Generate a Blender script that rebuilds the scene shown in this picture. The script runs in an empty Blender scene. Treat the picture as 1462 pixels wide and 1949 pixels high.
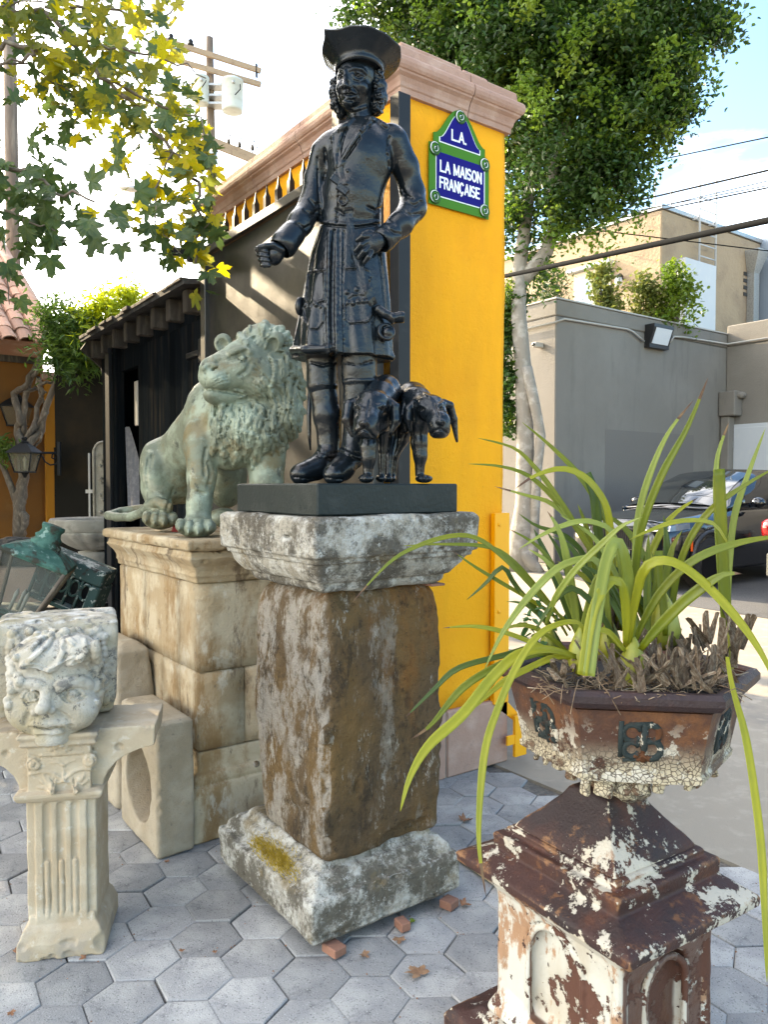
import bpy, bmesh, math, random
import numpy as np
from mathutils import Vector, Matrix, Euler
random.seed(7); RNG = np.random.default_rng(7)
R = math.radians
SC = bpy.context.scene
COL = SC.collection

# ------------------------------------------------------------------ camera, sky, sun, exposure
CAMH = 1.45; YAW = R(36.0); PITCH = R(1.94); FPX = 1463.0
cam_d = bpy.data.cameras.new('camera'); cam = bpy.data.objects.new('camera', cam_d); COL.objects.link(cam)
cam.location = (0, 0, CAMH); cam.rotation_euler = (R(90) - PITCH, 0, -YAW)
cam_d.sensor_fit = 'HORIZONTAL'; cam_d.sensor_width = 36.0; cam_d.lens = 36.0 * FPX / 1462.0
cam_d.clip_start = 0.05; cam_d.clip_end = 2000
SC.camera = cam
SUN_EL = R(27); SUN_OFF = R(8)          # sun stands over +Y, turned a little to -X
SUN_DIR = Vector((-math.sin(SUN_OFF) * math.cos(SUN_EL), math.cos(SUN_OFF) * math.cos(SUN_EL), math.sin(SUN_EL)))
w = bpy.data.worlds.new('World'); SC.world = w; w.use_nodes = True
nt = w.node_tree; bgn = nt.nodes['Background']
sky = nt.nodes.new('ShaderNodeTexSky'); sky.sky_type = 'NISHITA'; sky.sun_disc = False
sky.sun_elevation = SUN_EL; sky.sun_rotation = -SUN_OFF; sky.air_density = 1.1; sky.dust_density = .8; sky.ozone_density = 2.0
tc = nt.nodes.new('ShaderNodeTexCoord')
mp = nt.nodes.new('ShaderNodeMapping'); mp.inputs['Scale'].default_value = (1, 1, 3.2); nt.links.new(tc.outputs['Generated'], mp.inputs[0])
cn = nt.nodes.new('ShaderNodeTexNoise'); cn.inputs['Scale'].default_value = 2.1; cn.inputs['Detail'].default_value = 7; cn.inputs['Roughness'].default_value = .55
nt.links.new(mp.outputs[0], cn.inputs['Vector'])
mr = nt.nodes.new('ShaderNodeMapRange'); mr.inputs['From Min'].default_value = .475; mr.inputs['From Max'].default_value = .64; mr.interpolation_type = 'SMOOTHSTEP'
dt = nt.nodes.new('ShaderNodeVectorMath'); dt.operation = 'DOT_PRODUCT'; dt.inputs[1].default_value = (-.45, .80, .1); nt.links.new(tc.outputs['Generated'], dt.inputs[0])
cov = nt.nodes.new('ShaderNodeMath'); cov.operation = 'MULTIPLY_ADD'; cov.inputs[1].default_value = .24; nt.links.new(dt.outputs['Value'], cov.inputs[0]); nt.links.new(cn.outputs['Fac'], cov.inputs[2])   # more cloud toward the sun
nt.links.new(cov.outputs[0], mr.inputs['Value'])
cm = nt.nodes.new('ShaderNodeMix'); cm.data_type = 'RGBA'
hsv = nt.nodes.new('ShaderNodeHueSaturation'); hsv.inputs['Saturation'].default_value = 1.18; hsv.inputs['Value'].default_value = .64; nt.links.new(sky.outputs[0], hsv.inputs['Color'])
nt.links.new(mr.outputs[0], cm.inputs['Factor']); nt.links.new(hsv.outputs[0], cm.inputs['A'])
cloudc = nt.nodes.new('ShaderNodeMix'); cloudc.data_type = 'RGBA'; cloudc.blend_type = 'ADD'; cloudc.inputs['Factor'].default_value = 1
nt.links.new(sky.outputs[0], cloudc.inputs['A']); cloudc.inputs['B'].default_value = (5.0, 4.7, 4.3, 1)
nt.links.new(cloudc.outputs['Result'], cm.inputs['B'])
nt.links.new(cm.outputs['Result'], bgn.inputs['Color']); bgn.inputs['Strength'].default_value = 0.15
sd = bpy.data.lights.new('sun', 'SUN'); sd.energy = 3.0; sd.angle = R(.53); sd.color = (1, .86, .64)
sun = bpy.data.objects.new('sun', sd); COL.objects.link(sun); sun.location = (-6, 20, 14)
sun.rotation_euler = (-SUN_DIR).to_track_quat('-Z', 'Y').to_euler()
SC.view_settings.view_transform = 'Standard'; SC.view_settings.look = 'None'; SC.view_settings.gamma = 1
SC.view_settings.exposure = 2.6
SC.view_settings.use_curve_mapping = False
SC.view_settings.use_white_balance = True; SC.view_settings.white_balance_temperature = 7400; SC.view_settings.white_balance_tint = 10   # daylight balance of the photograph, shade near neutral

# ------------------------------------------------------------------ camera geometry used to measure the place
F0 = np.array([math.sin(YAW), math.cos(YAW), 0]); RV = np.array([math.cos(YAW), -math.sin(YAW), 0]); ZV = np.array([0, 0, 1.0])
FV = F0 * math.cos(PITCH) - ZV * math.sin(PITCH); UV = ZV * math.cos(PITCH) + F0 * math.sin(PITCH)
CP = np.array([0, 0, CAMH])
def ray(px, py): return RV * (px - 731) / FPX + UV * (974.5 - py) / FPX + FV
def gz(px, py, z=0.): d = ray(px, py); return CP + d * ((z - CAMH) / d[2])
def gx(px, py, x): d = ray(px, py); return CP + d * (x / d[0])
def gy(px, py, y): d = ray(px, py); return CP + d * (y / d[1])
def gd(px, py, D): d = ray(px, py); return CP + d * (D / (d @ F0))
VROT = -YAW
def uvw(p): p = np.asarray(p, float); return np.array([p @ RV, p @ F0, p[2]])     # yard -> view-aligned axes

# ------------------------------------------------------------------ objects
def tag(o, label=None, cat=None, group=None, kind=None):
    if label: o['label'] = label
    if cat: o['category'] = cat
    if group: o['group'] = group
    if kind: o['kind'] = kind
    return o
def thing(name, label, cat, loc=(0, 0, 0), rz=0., group=None):
    o = bpy.data.objects.new(name, None); o.empty_display_size = .1; COL.objects.link(o)
    o.location = loc; o.rotation_euler = (0, 0, rz)
    return tag(o, label, cat, group)
def link(name, me, mat=None, parent=None, loc=None, rot=None, label=None, kind=None):
    o = bpy.data.objects.new(name, me); COL.objects.link(o)
    if mat is not None and len(me.materials) == 0:
        for m_ in (mat if isinstance(mat, (list, tuple)) else [mat]): me.materials.append(m_)
    if parent: o.parent = parent
    if loc is not None: o.location = loc
    if rot is not None: o.rotation_euler = rot
    if label: o['label'] = label
    if kind: o['kind'] = kind
    return o
def np_mesh(name, V, Q, smooth=True):
    """V (n,3); Q list of arrays of faces (each array (m,k))"""
    me = bpy.data.meshes.new(name); V = np.asarray(V, np.float32)
    if not isinstance(Q, (list, tuple)): Q = [Q]
    Q = [np.asarray(q, np.int32) for q in Q if len(q)]
    me.vertices.add(len(V)); me.vertices.foreach_set('co', V.ravel())
    tot = sum(q.size for q in Q); nf = sum(len(q) for q in Q)
    me.loops.add(tot); me.loops.foreach_set('vertex_index', np.concatenate([q.ravel() for q in Q]))
    me.polygons.add(nf)
    cnt = np.concatenate([np.full(len(q), q.shape[1]) for q in Q]); st = np.concatenate([[0], np.cumsum(cnt)[:-1]])
    me.polygons.foreach_set('loop_start', st.astype(np.int32)); me.polygons.foreach_set('loop_total', cnt.astype(np.int32))
    me.polygons.foreach_set('use_smooth', np.full(nf, smooth)); me.update(calc_edges=True); me.validate(); return me

class MB:
    """collects simple solids into one mesh"""
    def __init__(s): s.v = []; s.f = []; s.sm = []
    def add(s, V, Fs, smooth=False):
        n = len(s.v); s.v += [tuple(map(float, p)) for p in V]; s.f += [tuple(i + n for i in f) for f in Fs]; s.sm += [smooth] * len(Fs); return s
    def box(s, lo, hi, b=0.0, M=None):
        x0, y0, z0 = lo; x1, y1, z1 = hi
        b = min(b, (x1 - x0) * .45, (y1 - y0) * .45, (z1 - z0) * .45)
        if b <= 0:
            V = [(x, y, z) for z in (z0, z1) for x, y in ((x0, y0), (x1, y0), (x1, y1), (x0, y1))]
            Fs = [(3, 2, 1, 0), (4, 5, 6, 7), (0, 1, 5, 4), (1, 2, 6, 5), (2, 3, 7, 6), (3, 0, 4, 7)]
        else:
            V = []; 
            def ring(i, z):
                return [(x0 + i, y0 + i, z), (x1 - i, y0 + i, z), (x1 - i, y1 - i, z), (x0 + i, y1 - i, z)]
            def oct_(z, o):   # octagon ring with chamfered verticals
                return [(x0 + b, y0 + o, z), (x1 - b, y0 + o, z), (x1 - o, y0 + b, z), (x1 - o, y1 - b, z), (x1 - b, y1 - o, z), (x0 + b, y1 - o, z), (x0 + o, y1 - b, z), (x0 + o, y0 + b, z)]
            V += ring(b, z0); V += oct_(z0 + b, 0); V += oct_(z1 - b, 0); V += ring(b, z1)
            Fs = [(3, 2, 1, 0), (20, 21, 22, 23)]
            for i in range(8): j = (i + 1) % 8; Fs.append((4 + i, 4 + j, 12 + j, 12 + i))
            def capf(r, o, flip):
                for q in ((0, 1, o + 1, o + 0), (1, o + 2, o + 1), (1, 2, o + 3, o + 2), (2, o + 4, o + 3), (2, 3, o + 5, o + 4), (3, o + 6, o + 5), (3, 0, o + 7, o + 6), (0, o + 0, o + 7)):
                    t = tuple((r + i) if i < 4 else i for i in q)
                    Fs.append(t if flip else t[::-1])
            capf(0, 4, True)
            n0 = len(Fs)
            for q in ((0, 1, 13, 12), (1, 14, 13), (1, 2, 15, 14), (2, 16, 15), (2, 3, 17, 16), (3, 18, 17), (3, 0, 19, 18), (0, 12, 19)):
                t = tuple((20 + i) if i < 4 else i for i in q); Fs.append(t[::-1])
        if M is not None: V = [tuple(M @ Vector(p)) for p in V]
        return s.add(V, Fs)
    def loft(s, rings, close=True, cap=True, smooth=False):
        n = len(rings[0]); V = [p for r in rings for p in r]; Fs = []
        for a in range(len(rings) - 1):
            for i in range(n if close else n - 1):
                j = (i + 1) % n; Fs.append((a * n + i, a * n + j, (a + 1) * n + j, (a + 1) * n + i))
        if cap and close: Fs.append(tuple(range(n))[::-1]); Fs.append(tuple((len(rings) - 1) * n + i for i in range(n)))
        return s.add(V, Fs, smooth)
    def tiers(s, xa, xb, ya, yb, prof, ext='lrfb', smooth=False):
        """solid whose outer edges follow profile [(outward, z)...]; only the sides named in ext move outward"""
        L, Rr, Fr, B = ('l' in ext), ('r' in ext), ('f' in ext), ('b' in ext)
        rings = [[(xa - o * L, ya - o * Fr, z), (xb + o * Rr, ya - o * Fr, z), (xb + o * Rr, yb + o * B, z), (xa - o * L, yb + o * B, z)] for o, z in prof]
        return s.loft(rings)
    def tube(s, pts, rad, n=8, cap=True, smooth=True, flat=1.0):
        pts = [Vector(p) for p in pts]; rad = rad if isinstance(rad, (list, tuple)) else [rad] * len(pts)
        rings = []; up = None
        for i, p in enumerate(pts):
            t = (pts[min(i + 1, len(pts) - 1)] - pts[max(i - 1, 0)])
            t = t.normalized() if t.length > 1e-9 else Vector((0, 0, 1))
            if up is None: up = t.orthogonal().normalized()
            up = (up - t * up.dot(t)); up = up.normalized() if up.length > 1e-6 else t.orthogonal().normalized()
            sd_ = t.cross(up)
            rings.append([tuple(p + (up * math.cos(2 * math.pi * k / n) + sd_ * math.sin(2 * math.pi * k / n) * flat) * rad[i]) for k in range(n)])
        return s.loft(rings, cap=cap, smooth=smooth)
    def lathe(s, prof, n=24, c=(0, 0, 0), smooth=True, M=None, mod=None):
        rings = []
        for r, z in prof:
            ring = []
            for k in range(n):
                a = 2 * math.pi * k / n; rr = r * (mod(a, z) if mod else 1)
                p = Vector((c[0] + rr * math.cos(a), c[1] + rr * math.sin(a), c[2] + z)); ring.append(tuple(M @ p) if M is not None else tuple(p))
            rings.append(ring)
        return s.loft(rings, smooth=smooth)
    def prism(s, poly, z0, z1, M=None):
        n = len(poly); V = [(x, y, z0) for x, y in poly] + [(x, y, z1) for x, y in poly]
        if M is not None: V = [tuple(M @ Vector(p)) for p in V]
        return s.add(V, [tuple(range(n))[::-1], tuple(range(n, 2 * n))] + [(i, (i + 1) % n, n + (i + 1) % n, n + i) for i in range(n)])
    def quad(s, a, b, c, d): return s.add([a, b, c, d], [(0, 1, 2, 3)])
    def mesh(s, name):
        me = bpy.data.meshes.new(name); me.from_pydata(s.v, [], s.f); me.polygons.foreach_set('use_smooth', s.sm); me.update(); return me
    def build(s, name, mat=None, parent=None, **kw): return link(name, s.mesh(name), mat, parent, **kw)
def copy_tree(o, parent=None):
    c = o.copy(); COL.objects.link(c)
    if parent: c.parent = parent
    for ch in list(o.children): copy_tree(ch, c)
    return c

# ------------------------------------------------------------------ materials
MATS = {}
def mat(name, base, layers=(), rough=.75, metal=0., bump=(), spec=.5, rand=0., coat=0., coord='Object', trans=0., emit=None, alpha=None):
    """layers: dicts col, kind, scale, lo, hi, detail, st (stretch), amt, rough, zr (z window), h (relief in m)"""
    m = bpy.data.materials.new(name); m.use_nodes = True; t = m.node_tree; N = t.nodes; L = t.links
    P = N['Principled BSDF']; out = N['Material Output']
    tcn = N.new('ShaderNodeTexCoord')
    def vec(st, seed):
        mpn = N.new('ShaderNodeMapping'); mpn.inputs['Scale'].default_value = st; mpn.inputs['Location'].default_value = (seed * 1.7, seed * 2.3, seed * .9)
        L.new(tcn.outputs[coord], mpn.inputs[0]); return mpn.outputs[0]
    def tex(kind, scale, st, seed, detail=5., rgh=.6, dist=0.):
        v = vec(st, seed)
        if kind == 'vor':
            n = N.new('ShaderNodeTexVoronoi'); n.inputs['Scale'].default_value = scale; L.new(v, n.inputs['Vector']); return n.outputs['Distance']
        if kind == 'crack':
            n = N.new('ShaderNodeTexVoronoi'); n.feature = 'DISTANCE_TO_EDGE'; n.inputs['Scale'].default_value = scale
            d = N.new('ShaderNodeTexNoise'); d.inputs['Scale'].default_value = scale * 1.3; L.new(v, d.inputs['Vector'])
            mx = N.new('ShaderNodeMix'); mx.data_type = 'VECTOR'; mx.inputs['Factor'].default_value = .35 / scale; L.new(v, mx.inputs['A']); L.new(d.outputs['Color'], mx.inputs['B'])
            L.new(mx.outputs['Result'], n.inputs['Vector']); return n.outputs['Distance']
        if kind == 'wave':
            n = N.new('ShaderNodeTexWave'); n.inputs['Scale'].default_value = scale; n.inputs['Distortion'].default_value = dist; n.inputs['Detail'].default_value = detail; L.new(v, n.inputs['Vector']); return n.outputs['Fac']
        n = N.new('ShaderNodeTexNoise'); n.inputs['Scale'].default_value = scale; n.inputs['Detail'].default_value = detail; n.inputs['Roughness'].default_value = rgh; n.inputs['Distortion'].default_value = dist
        L.new(v, n.inputs['Vector']); return n.outputs['Fac']
    def mth(op, a, b=None):
        n = N.new('ShaderNodeMath'); n.operation = op
        for i, x in enumerate((a, b)):
            if x is None: continue
            if isinstance(x, (int, float)): n.inputs[i].default_value = x
            else: L.new(x, n.inputs[i])
        return n.outputs[0]
    def rng(x, lo, hi, a=0., b=1.):
        n = N.new('ShaderNodeMapRange'); n.interpolation_type = 'SMOOTHSTEP'; n.inputs['From Min'].default_value = lo; n.inputs['From Max'].default_value = hi
        n.inputs['To Min'].default_value = a; n.inputs['To Max'].default_value = b; L.new(x, n.inputs['Value']); return n.outputs[0]
    c = N.new('ShaderNodeRGB'); c.outputs[0].default_value = (*base, 1); col = c.outputs[0]; rg = None; hgt = None
    sep = None
    for i, ly in enumerate(layers):
        if ly.get('kind') == 'edge':                       # worn arrises
            ge = N.new('ShaderNodeNewGeometry'); f = mth('ADD', ge.outputs['Pointiness'], mth('MULTIPLY', mth('SUBTRACT', tex('noise', ly.get('scale', 20), (1, 1, 1), i + 3, 6, .7), .5), ly.get('brk', .12)))
        else: f = tex(ly.get('kind', 'noise'), ly.get('scale', 5), ly.get('st', (1, 1, 1)), ly.get('seed', i + 1), ly.get('detail', 5), ly.get('rgh', .6), ly.get('dist', 0))
        lo, hi = ly.get('lo', .45), ly.get('hi', .6)
        f = rng(f, lo, hi) if lo <= hi else rng(f, hi, lo, 1., 0.)
        for key, srcn in (('zr', 'Object'), ('up', 'Normal')):
            if key in ly:
                sp = N.new('ShaderNodeSeparateXYZ'); L.new(tcn.outputs[srcn], sp.inputs[0]); f = mth('MULTIPLY', f, rng(sp.outputs['Z'], *ly[key][:2]) if ly[key][0] <= ly[key][1] else rng(sp.outputs['Z'], ly[key][1], ly[key][0], 1., 0.))
        if 'nx' in ly:
            sp = N.new('ShaderNodeSeparateXYZ'); L.new(tcn.outputs['Normal'], sp.inputs[0]); f = mth('MULTIPLY', f, rng(mth('ABSOLUTE', sp.outputs['X']), *ly['nx']))
        f0 = f
        if ly.get('amt', 1) != 1: f = mth('MULTIPLY', f, ly['amt'])
        if 'col' in ly:
            mx = N.new('ShaderNodeMix'); mx.data_type = 'RGBA'; mx.blend_type = ly.get('blend', 'MIX'); L.new(f, mx.inputs['Factor']); L.new(col, mx.inputs['A']); mx.inputs['B'].default_value = (*ly['col'], 1); col = mx.outputs['Result']
        if 'rough' in ly:
            mx = N.new('ShaderNodeMix'); L.new(f0, mx.inputs['Factor'])
            if rg is None: mx.inputs['A'].default_value = rough
            else: L.new(rg, mx.inputs['A'])
            mx.inputs['B'].default_value = ly['rough']; rg = mx.outputs['Result']
        if 'h' in ly:
            hh = mth('MULTIPLY', f0, ly['h']); hgt = hh if hgt is None else mth('ADD', hgt, hh)
    if rand:
        oi = N.new('ShaderNodeObjectInfo'); hs = N.new('ShaderNodeHueSaturation'); L.new(col, hs.inputs['Color'])
        L.new(rng(oi.outputs['Random'], 0, 1, 1 - rand, 1 + rand), hs.inputs['Value']); col = hs.outputs[0]
    for j, b in enumerate(bump):
        sc_, amp = b[0], b[1]; kd = b[2] if len(b) > 2 else 'noise'; st = b[3] if len(b) > 3 else (1, 1, 1)
        hh = mth('MULTIPLY', tex(kd, sc_, st, 20 + j, 4), amp); hgt = hh if hgt is None else mth('ADD', hgt, hh)
    L.new(col, P.inputs['Base Color'])
    if rg is not None: L.new(rg, P.inputs['Roughness'])
    else: P.inputs['Roughness'].default_value = rough
    P.inputs['Metallic'].default_value = metal; P.inputs['Specular IOR Level'].default_value = spec
    if coat: P.inputs['Coat Weight'].default_value = coat; P.inputs['Coat Roughness'].default_value = .05
    if hgt is not None:
        bp = N.new('ShaderNodeBump'); bp.inputs['Distance'].default_value = 1.; bp.inputs['Strength'].default_value = 1.; L.new(hgt, bp.inputs['Height']); L.new(bp.outputs[0], P.inputs['Normal'])
    if emit: P.inputs['Emission Color'].default_value = (*emit[0], 1); P.inputs['Emission Strength'].default_value = emit[1]
    if trans:
        tr = N.new('ShaderNodeBsdfTranslucent'); L.new(col, tr.inputs['Color'])
        ms = N.new('ShaderNodeMixShader'); ms.inputs[0].default_value = trans; L.new(P.outputs[0], ms.inputs[1]); L.new(tr.outputs[0], ms.inputs[2]); L.new(ms.outputs[0], out.inputs['Surface'])
    m.diffuse_color = (*base, 1); MATS[name] = m; return m
def glass(name, tint=(.9, .95, .95), rough=.02, opac=.25, body=(.05, .06, .06)):
    m = bpy.data.materials.new(name); m.use_nodes = True; t = m.node_tree; N = t.nodes; L = t.links
    P = N['Principled BSDF']; P.inputs['Base Color'].default_value = (*body, 1); P.inputs['Roughness'].default_value = rough
    tr = N.new('ShaderNodeBsdfTransparent'); tr.inputs['Color'].default_value = (*tint, 1)
    ms = N.new('ShaderNodeMixShader'); ms.inputs[0].default_value = opac; L.new(tr.outputs[0], ms.inputs[1]); L.new(P.outputs[0], ms.inputs[2]); L.new(ms.outputs[0], N['Material Output'].inputs['Surface']); return m

# ------------------------------------------------------------------ noise and solid sculpting
_T = RNG.random((32, 32, 32)).astype(np.float32)
def vnoise(p, scale=1., seed=0):
    p = np.asarray(p, np.float32) * scale + seed * 7.31; i = np.floor(p).astype(np.int32); fr = p - i; fr = fr * fr * (3 - 2 * fr)
    o = 0.
    for dx in (0, 1):
        wx = fr[:, 0] if dx else 1 - fr[:, 0]
        for dy in (0, 1):
            wy = fr[:, 1] if dy else 1 - fr[:, 1]
            for dz in (0, 1):
                wz = fr[:, 2] if dz else 1 - fr[:, 2]
                o = o + _T[(i[:, 0] + dx) & 31, (i[:, 1] + dy) & 31, (i[:, 2] + dz) & 31] * (wx * wy * wz)
    return o * 2 - 1
def fbm(p, scale, octv=3, seed=0):
    o = 0; a = 1.
    for k in range(octv): o = o + a * vnoise(p, scale * 2 ** k, seed + k); a *= .5
    return o
def rotm(e): return np.array(Euler([R(a) for a in e]).to_matrix()) if e is not None else None
class Sculpt:
    def __init__(s, lo, hi, vox, at=None, D0=None):
        s.lo = np.array(lo, np.float32); s.vox = vox; s.n = np.ceil((np.array(hi) - s.lo) / vox).astype(int) + 1
        s.f = np.full(s.n, 1., np.float32); s.ax = [s.lo[i] + vox * np.arange(s.n[i], dtype=np.float32) for i in range(3)]
        s.at = at; s.D0 = D0
    def q(s, px, py, dd=0.): return s.at(px, py, s.D0 - dd)      # dd metres toward the viewer
    def _sl(s, lo, hi, m):
        a = np.clip(np.floor((np.array(lo) - m - s.lo) / s.vox).astype(int), 0, s.n); b = np.clip(np.ceil((np.array(hi) + m - s.lo) / s.vox).astype(int) + 1, 0, s.n)
        if np.any(b <= a): return None
        sl = tuple(slice(a[i], b[i]) for i in range(3))
        return sl, s.ax[0][sl[0]][:, None, None], s.ax[1][sl[1]][None, :, None], s.ax[2][sl[2]][None, None, :]
    def _put(s, sl, d, k, op):
        f = s.f[sl]
        if op == 'u':
            h = np.clip(.5 + .5 * (f - d) / k, 0, 1); s.f[sl] = f * (1 - h) + d * h - k * h * (1 - h)
        elif op == 's':
            g = -f; h = np.clip(.5 + .5 * (g - d) / k, 0, 1); s.f[sl] = -(g * (1 - h) + d * h - k * h * (1 - h))
        elif op == 'i': 
            h = np.clip(.5 - .5 * (f - d) / k, 0, 1); s.f[sl] = f * (1 - h) + d * h + k * h * (1 - h)
        return s
    def ell(s, c, r, k=.008, rot=None, op='u'):
        c = np.asarray(c, float); r = np.asarray(r, float) * np.ones(3); m = r.max() if rot is not None else r
        g = s._sl(c - m, c + m, k + 2 * s.vox)
        if g is None: return s
        sl, X, Y, Z = g; X = X - c[0]; Y = Y - c[1]; Z = Z - c[2]
        if rot is not None:
            M = rotm(rot); X, Y, Z = (M[0, i] * X + M[1, i] * Y + M[2, i] * Z for i in range(3))
        k0 = np.sqrt((X / r[0]) ** 2 + (Y / r[1]) ** 2 + (Z / r[2]) ** 2); k1 = np.sqrt((X / r[0] ** 2) ** 2 + (Y / r[1] ** 2) ** 2 + (Z / r[2] ** 2) ** 2)
        d = np.where(k1 > 1e-6, k0 * (k0 - 1) / np.maximum(k1, 1e-6), -r.min()).astype(np.float32)
        return s._put(sl, d, k, op)
    def cap(s, a, b, ra, rb=None, k=.008, op='u'):
        rb = ra if rb is None else rb; a = np.asarray(a, float); b = np.asarray(b, float); m = max(ra, rb)
        g = s._sl(np.minimum(a, b) - m, np.maximum(a, b) + m, k + 2 * s.vox)
        if g is None: return s
        sl, X, Y, Z = g; ab = b - a; L2 = max(ab @ ab, 1e-12)
        X = X - a[0]; Y = Y - a[1]; Z = Z - a[2]
        h = np.clip((X * ab[0] + Y * ab[1] + Z * ab[2]) / L2, 0, 1)
        d = np.sqrt((X - h * ab[0]) ** 2 + (Y - h * ab[1]) ** 2 + (Z - h * ab[2]) ** 2) - (ra + (rb - ra) * h)
        return s._put(sl, d.astype(np.float32), k, op)
    def chain(s, P, rs, k=.008, op='u'):
        rs = rs if isinstance(rs, (list, tuple, np.ndarray)) else [rs] * len(P)
        for i in range(len(P) - 1): s.cap(P[i], P[i + 1], rs[i], rs[i + 1], k, op)
        return s
    def box(s, c, h, r=.005, rot=None, k=.004, op='u'):
        c = np.asarray(c, float); h = np.asarray(h, float); m = np.linalg.norm(h) if rot is not None else h
        g = s._sl(c - m, c + m, k + 2 * s.vox)
        if g is None: return s
        sl, X, Y, Z = g; X = X - c[0]; Y = Y - c[1]; Z = Z - c[2]
        if rot is not None:
            M = rotm(rot); X, Y, Z = (M[0, i] * X + M[1, i] * Y + M[2, i] * Z for i in range(3))
        qx, qy, qz = np.abs(X) - h[0] + r, np.abs(Y) - h[1] + r, np.abs(Z) - h[2] + r
        d = np.sqrt(np.maximum(qx, 0) ** 2 + np.maximum(qy, 0) ** 2 + np.maximum(qz, 0) ** 2) + np.minimum(np.maximum(np.maximum(qx, qy), qz), 0) - r
        return s._put(sl, d.astype(np.float32), k, op)
    def tor(s, c, Rr, r, rot=None, k=.004, op='u'):
        c = np.asarray(c, float); m = Rr + r; g = s._sl(c - m, c + m, k + 2 * s.vox)
        if g is None: return s
        sl, X, Y, Z = g; X = X - c[0]; Y = Y - c[1]; Z = Z - c[2]
        if rot is not None:
            M = rotm(rot); X, Y, Z = (M[0, i] * X + M[1, i] * Y + M[2, i] * Z for i in range(3))
        d = np.sqrt((np.sqrt(X * X + Y * Y) - Rr) ** 2 + Z * Z) - r
        return s._put(sl, d.astype(np.float32), k, op)
    def loft(s, prof, k=.008, ripple=None, op='u', p=2.0):
        """prof rows (z, cx, cy, rx, ry): elliptical (p=2) or squarish sections stacked in z"""
        A = np.array(sorted(prof), float); mz = A[:, 3:5].max()
        g = s._sl([(A[:, 1] - A[:, 3]).min(), (A[:, 2] - A[:, 4]).min(), A[0, 0]], [(A[:, 1] + A[:, 3]).max(), (A[:, 2] + A[:, 4]).max(), A[-1, 0]], k + 3 * s.vox)
        if g is None: return s
        sl, X, Y, Z = g; z = Z.ravel(); I = [np.interp(z, A[:, 0], A[:, j])[None, None, :].astype(np.float32) for j in range(1, 5)]
        X = X - I[0]; Y = Y - I[1]
        if p == 2.0:
            k0 = np.sqrt((X / I[2]) ** 2 + (Y / I[3]) ** 2); k1 = np.sqrt((X / I[2] ** 2) ** 2 + (Y / I[3] ** 2) ** 2); d = k0 * (k0 - 1) / np.maximum(k1, 1e-5)
            d = np.where(k0 < .05, -np.minimum(I[2], I[3]), d)
        else:
            k0 = (np.abs(X / I[2]) ** p + np.abs(Y / I[3]) ** p) ** (1 / p); d = (k0 - 1) * np.minimum(I[2], I[3])
        if ripple is not None: d = d + ripple(np.arctan2(Y, X), Z)
        d = np.maximum(d, np.maximum(A[0, 0] - Z, Z - A[-1, 0]))
        return s._put(sl, d.astype(np.float32), k, op)
    def rect(s, prof, k=.004, r=.006, op='u'):
        """prof rows (z, x0, x1, y0, y1): stacked rectangles"""
        A = np.array(sorted(prof), float)
        g = s._sl([A[:, 1].min(), A[:, 3].min(), A[0, 0]], [A[:, 2].max(), A[:, 4].max(), A[-1, 0]], k + 3 * s.vox)
        sl, X, Y, Z = g; z = Z.ravel(); I = [np.interp(z, A[:, 0], A[:, j])[None, None, :].astype(np.float32) for j in range(1, 5)]
        qx = np.maximum(I[0] - X, X - I[1]) + r; qy = np.maximum(I[2] - Y, Y - I[3]) + r; qz = np.maximum(A[0, 0] - Z, Z - A[-1, 0]) + r
        d = np.sqrt(np.maximum(qx, 0) ** 2 + np.maximum(qy, 0) ** 2 + np.maximum(qz, 0) ** 2) + np.minimum(np.maximum(np.maximum(qx, qy), qz), 0) - r
        return s._put(sl, d.astype(np.float32), k, op)
    def disp(s, fn, amp):
        m = np.abs(s.f) < amp * 1.6 + 2.5 * s.vox; ix = np.argwhere(m); P = s.lo + ix.astype(np.float32) * s.vox
        s.f[m] += fn(P).astype(np.float32); return s
    def rough(s, amp, scale, octv=3, seed=0): return s.disp(lambda P: amp * fbm(P, scale, octv, seed), amp * 1.5)
    ref = None
    def _samp(s, P, ref=False):
        i = np.clip(np.round((P - s.lo) / s.vox).astype(int), 0, s.n - 1); return (s.ref if ref and s.ref is not None else s.f)[i[..., 0], i[..., 1], i[..., 2]]
    def hit(s, px, py, span=.6, ref=False):
        Ds = np.arange(s.D0 - span, s.D0 + span, s.vox * .7); P0 = s.at(px, py, Ds[0]); P1 = s.at(px, py, Ds[-1])
        P = P0 + (P1 - P0) * ((Ds - Ds[0]) / (Ds[-1] - Ds[0]))[:, None]; v = s._samp(P, ref); j = np.argmax(v < 0)
        return P[j] if v[j] < 0 else None
    def stroke(s, pts, rad, op='u', k=None, lift=0., step=3., rad2=None, bury=0., ref=False):
        """draw along photo pixels on the surface facing the camera; rad in pixels"""
        mpp = s.D0 / FPX; P = []; pts = [np.array(p, float) for p in pts]
        for a, b in zip(pts[:-1], pts[1:]):
            n = max(1, int(np.linalg.norm(b - a) / step))
            P += [a + (b - a) * i / n for i in range(n)]
        P.append(pts[-1]); H = [(s.hit(*p, ref=ref), i / max(1, len(P) - 1)) for i, p in enumerate(P)]; H = [h for h in H if h[0] is not None]
        rad2 = rad if rad2 is None else rad2
        if not H: return s
        vd = s.at(pts[0][0], pts[0][1], s.D0 - .1) - s.at(pts[0][0], pts[0][1], s.D0); vd = vd / np.linalg.norm(vd)
        Q = [h[0] + vd * (lift - bury) * mpp for h in H]; rr = [(rad + (rad2 - rad) * h[1]) * mpp for h in H]; k = (rad * .5 * mpp if k is None else k)
        if len(Q) == 1: Q.append(Q[0] + 1e-4); rr.append(rr[0])
        return s.chain(Q, rr, k, op)
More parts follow.
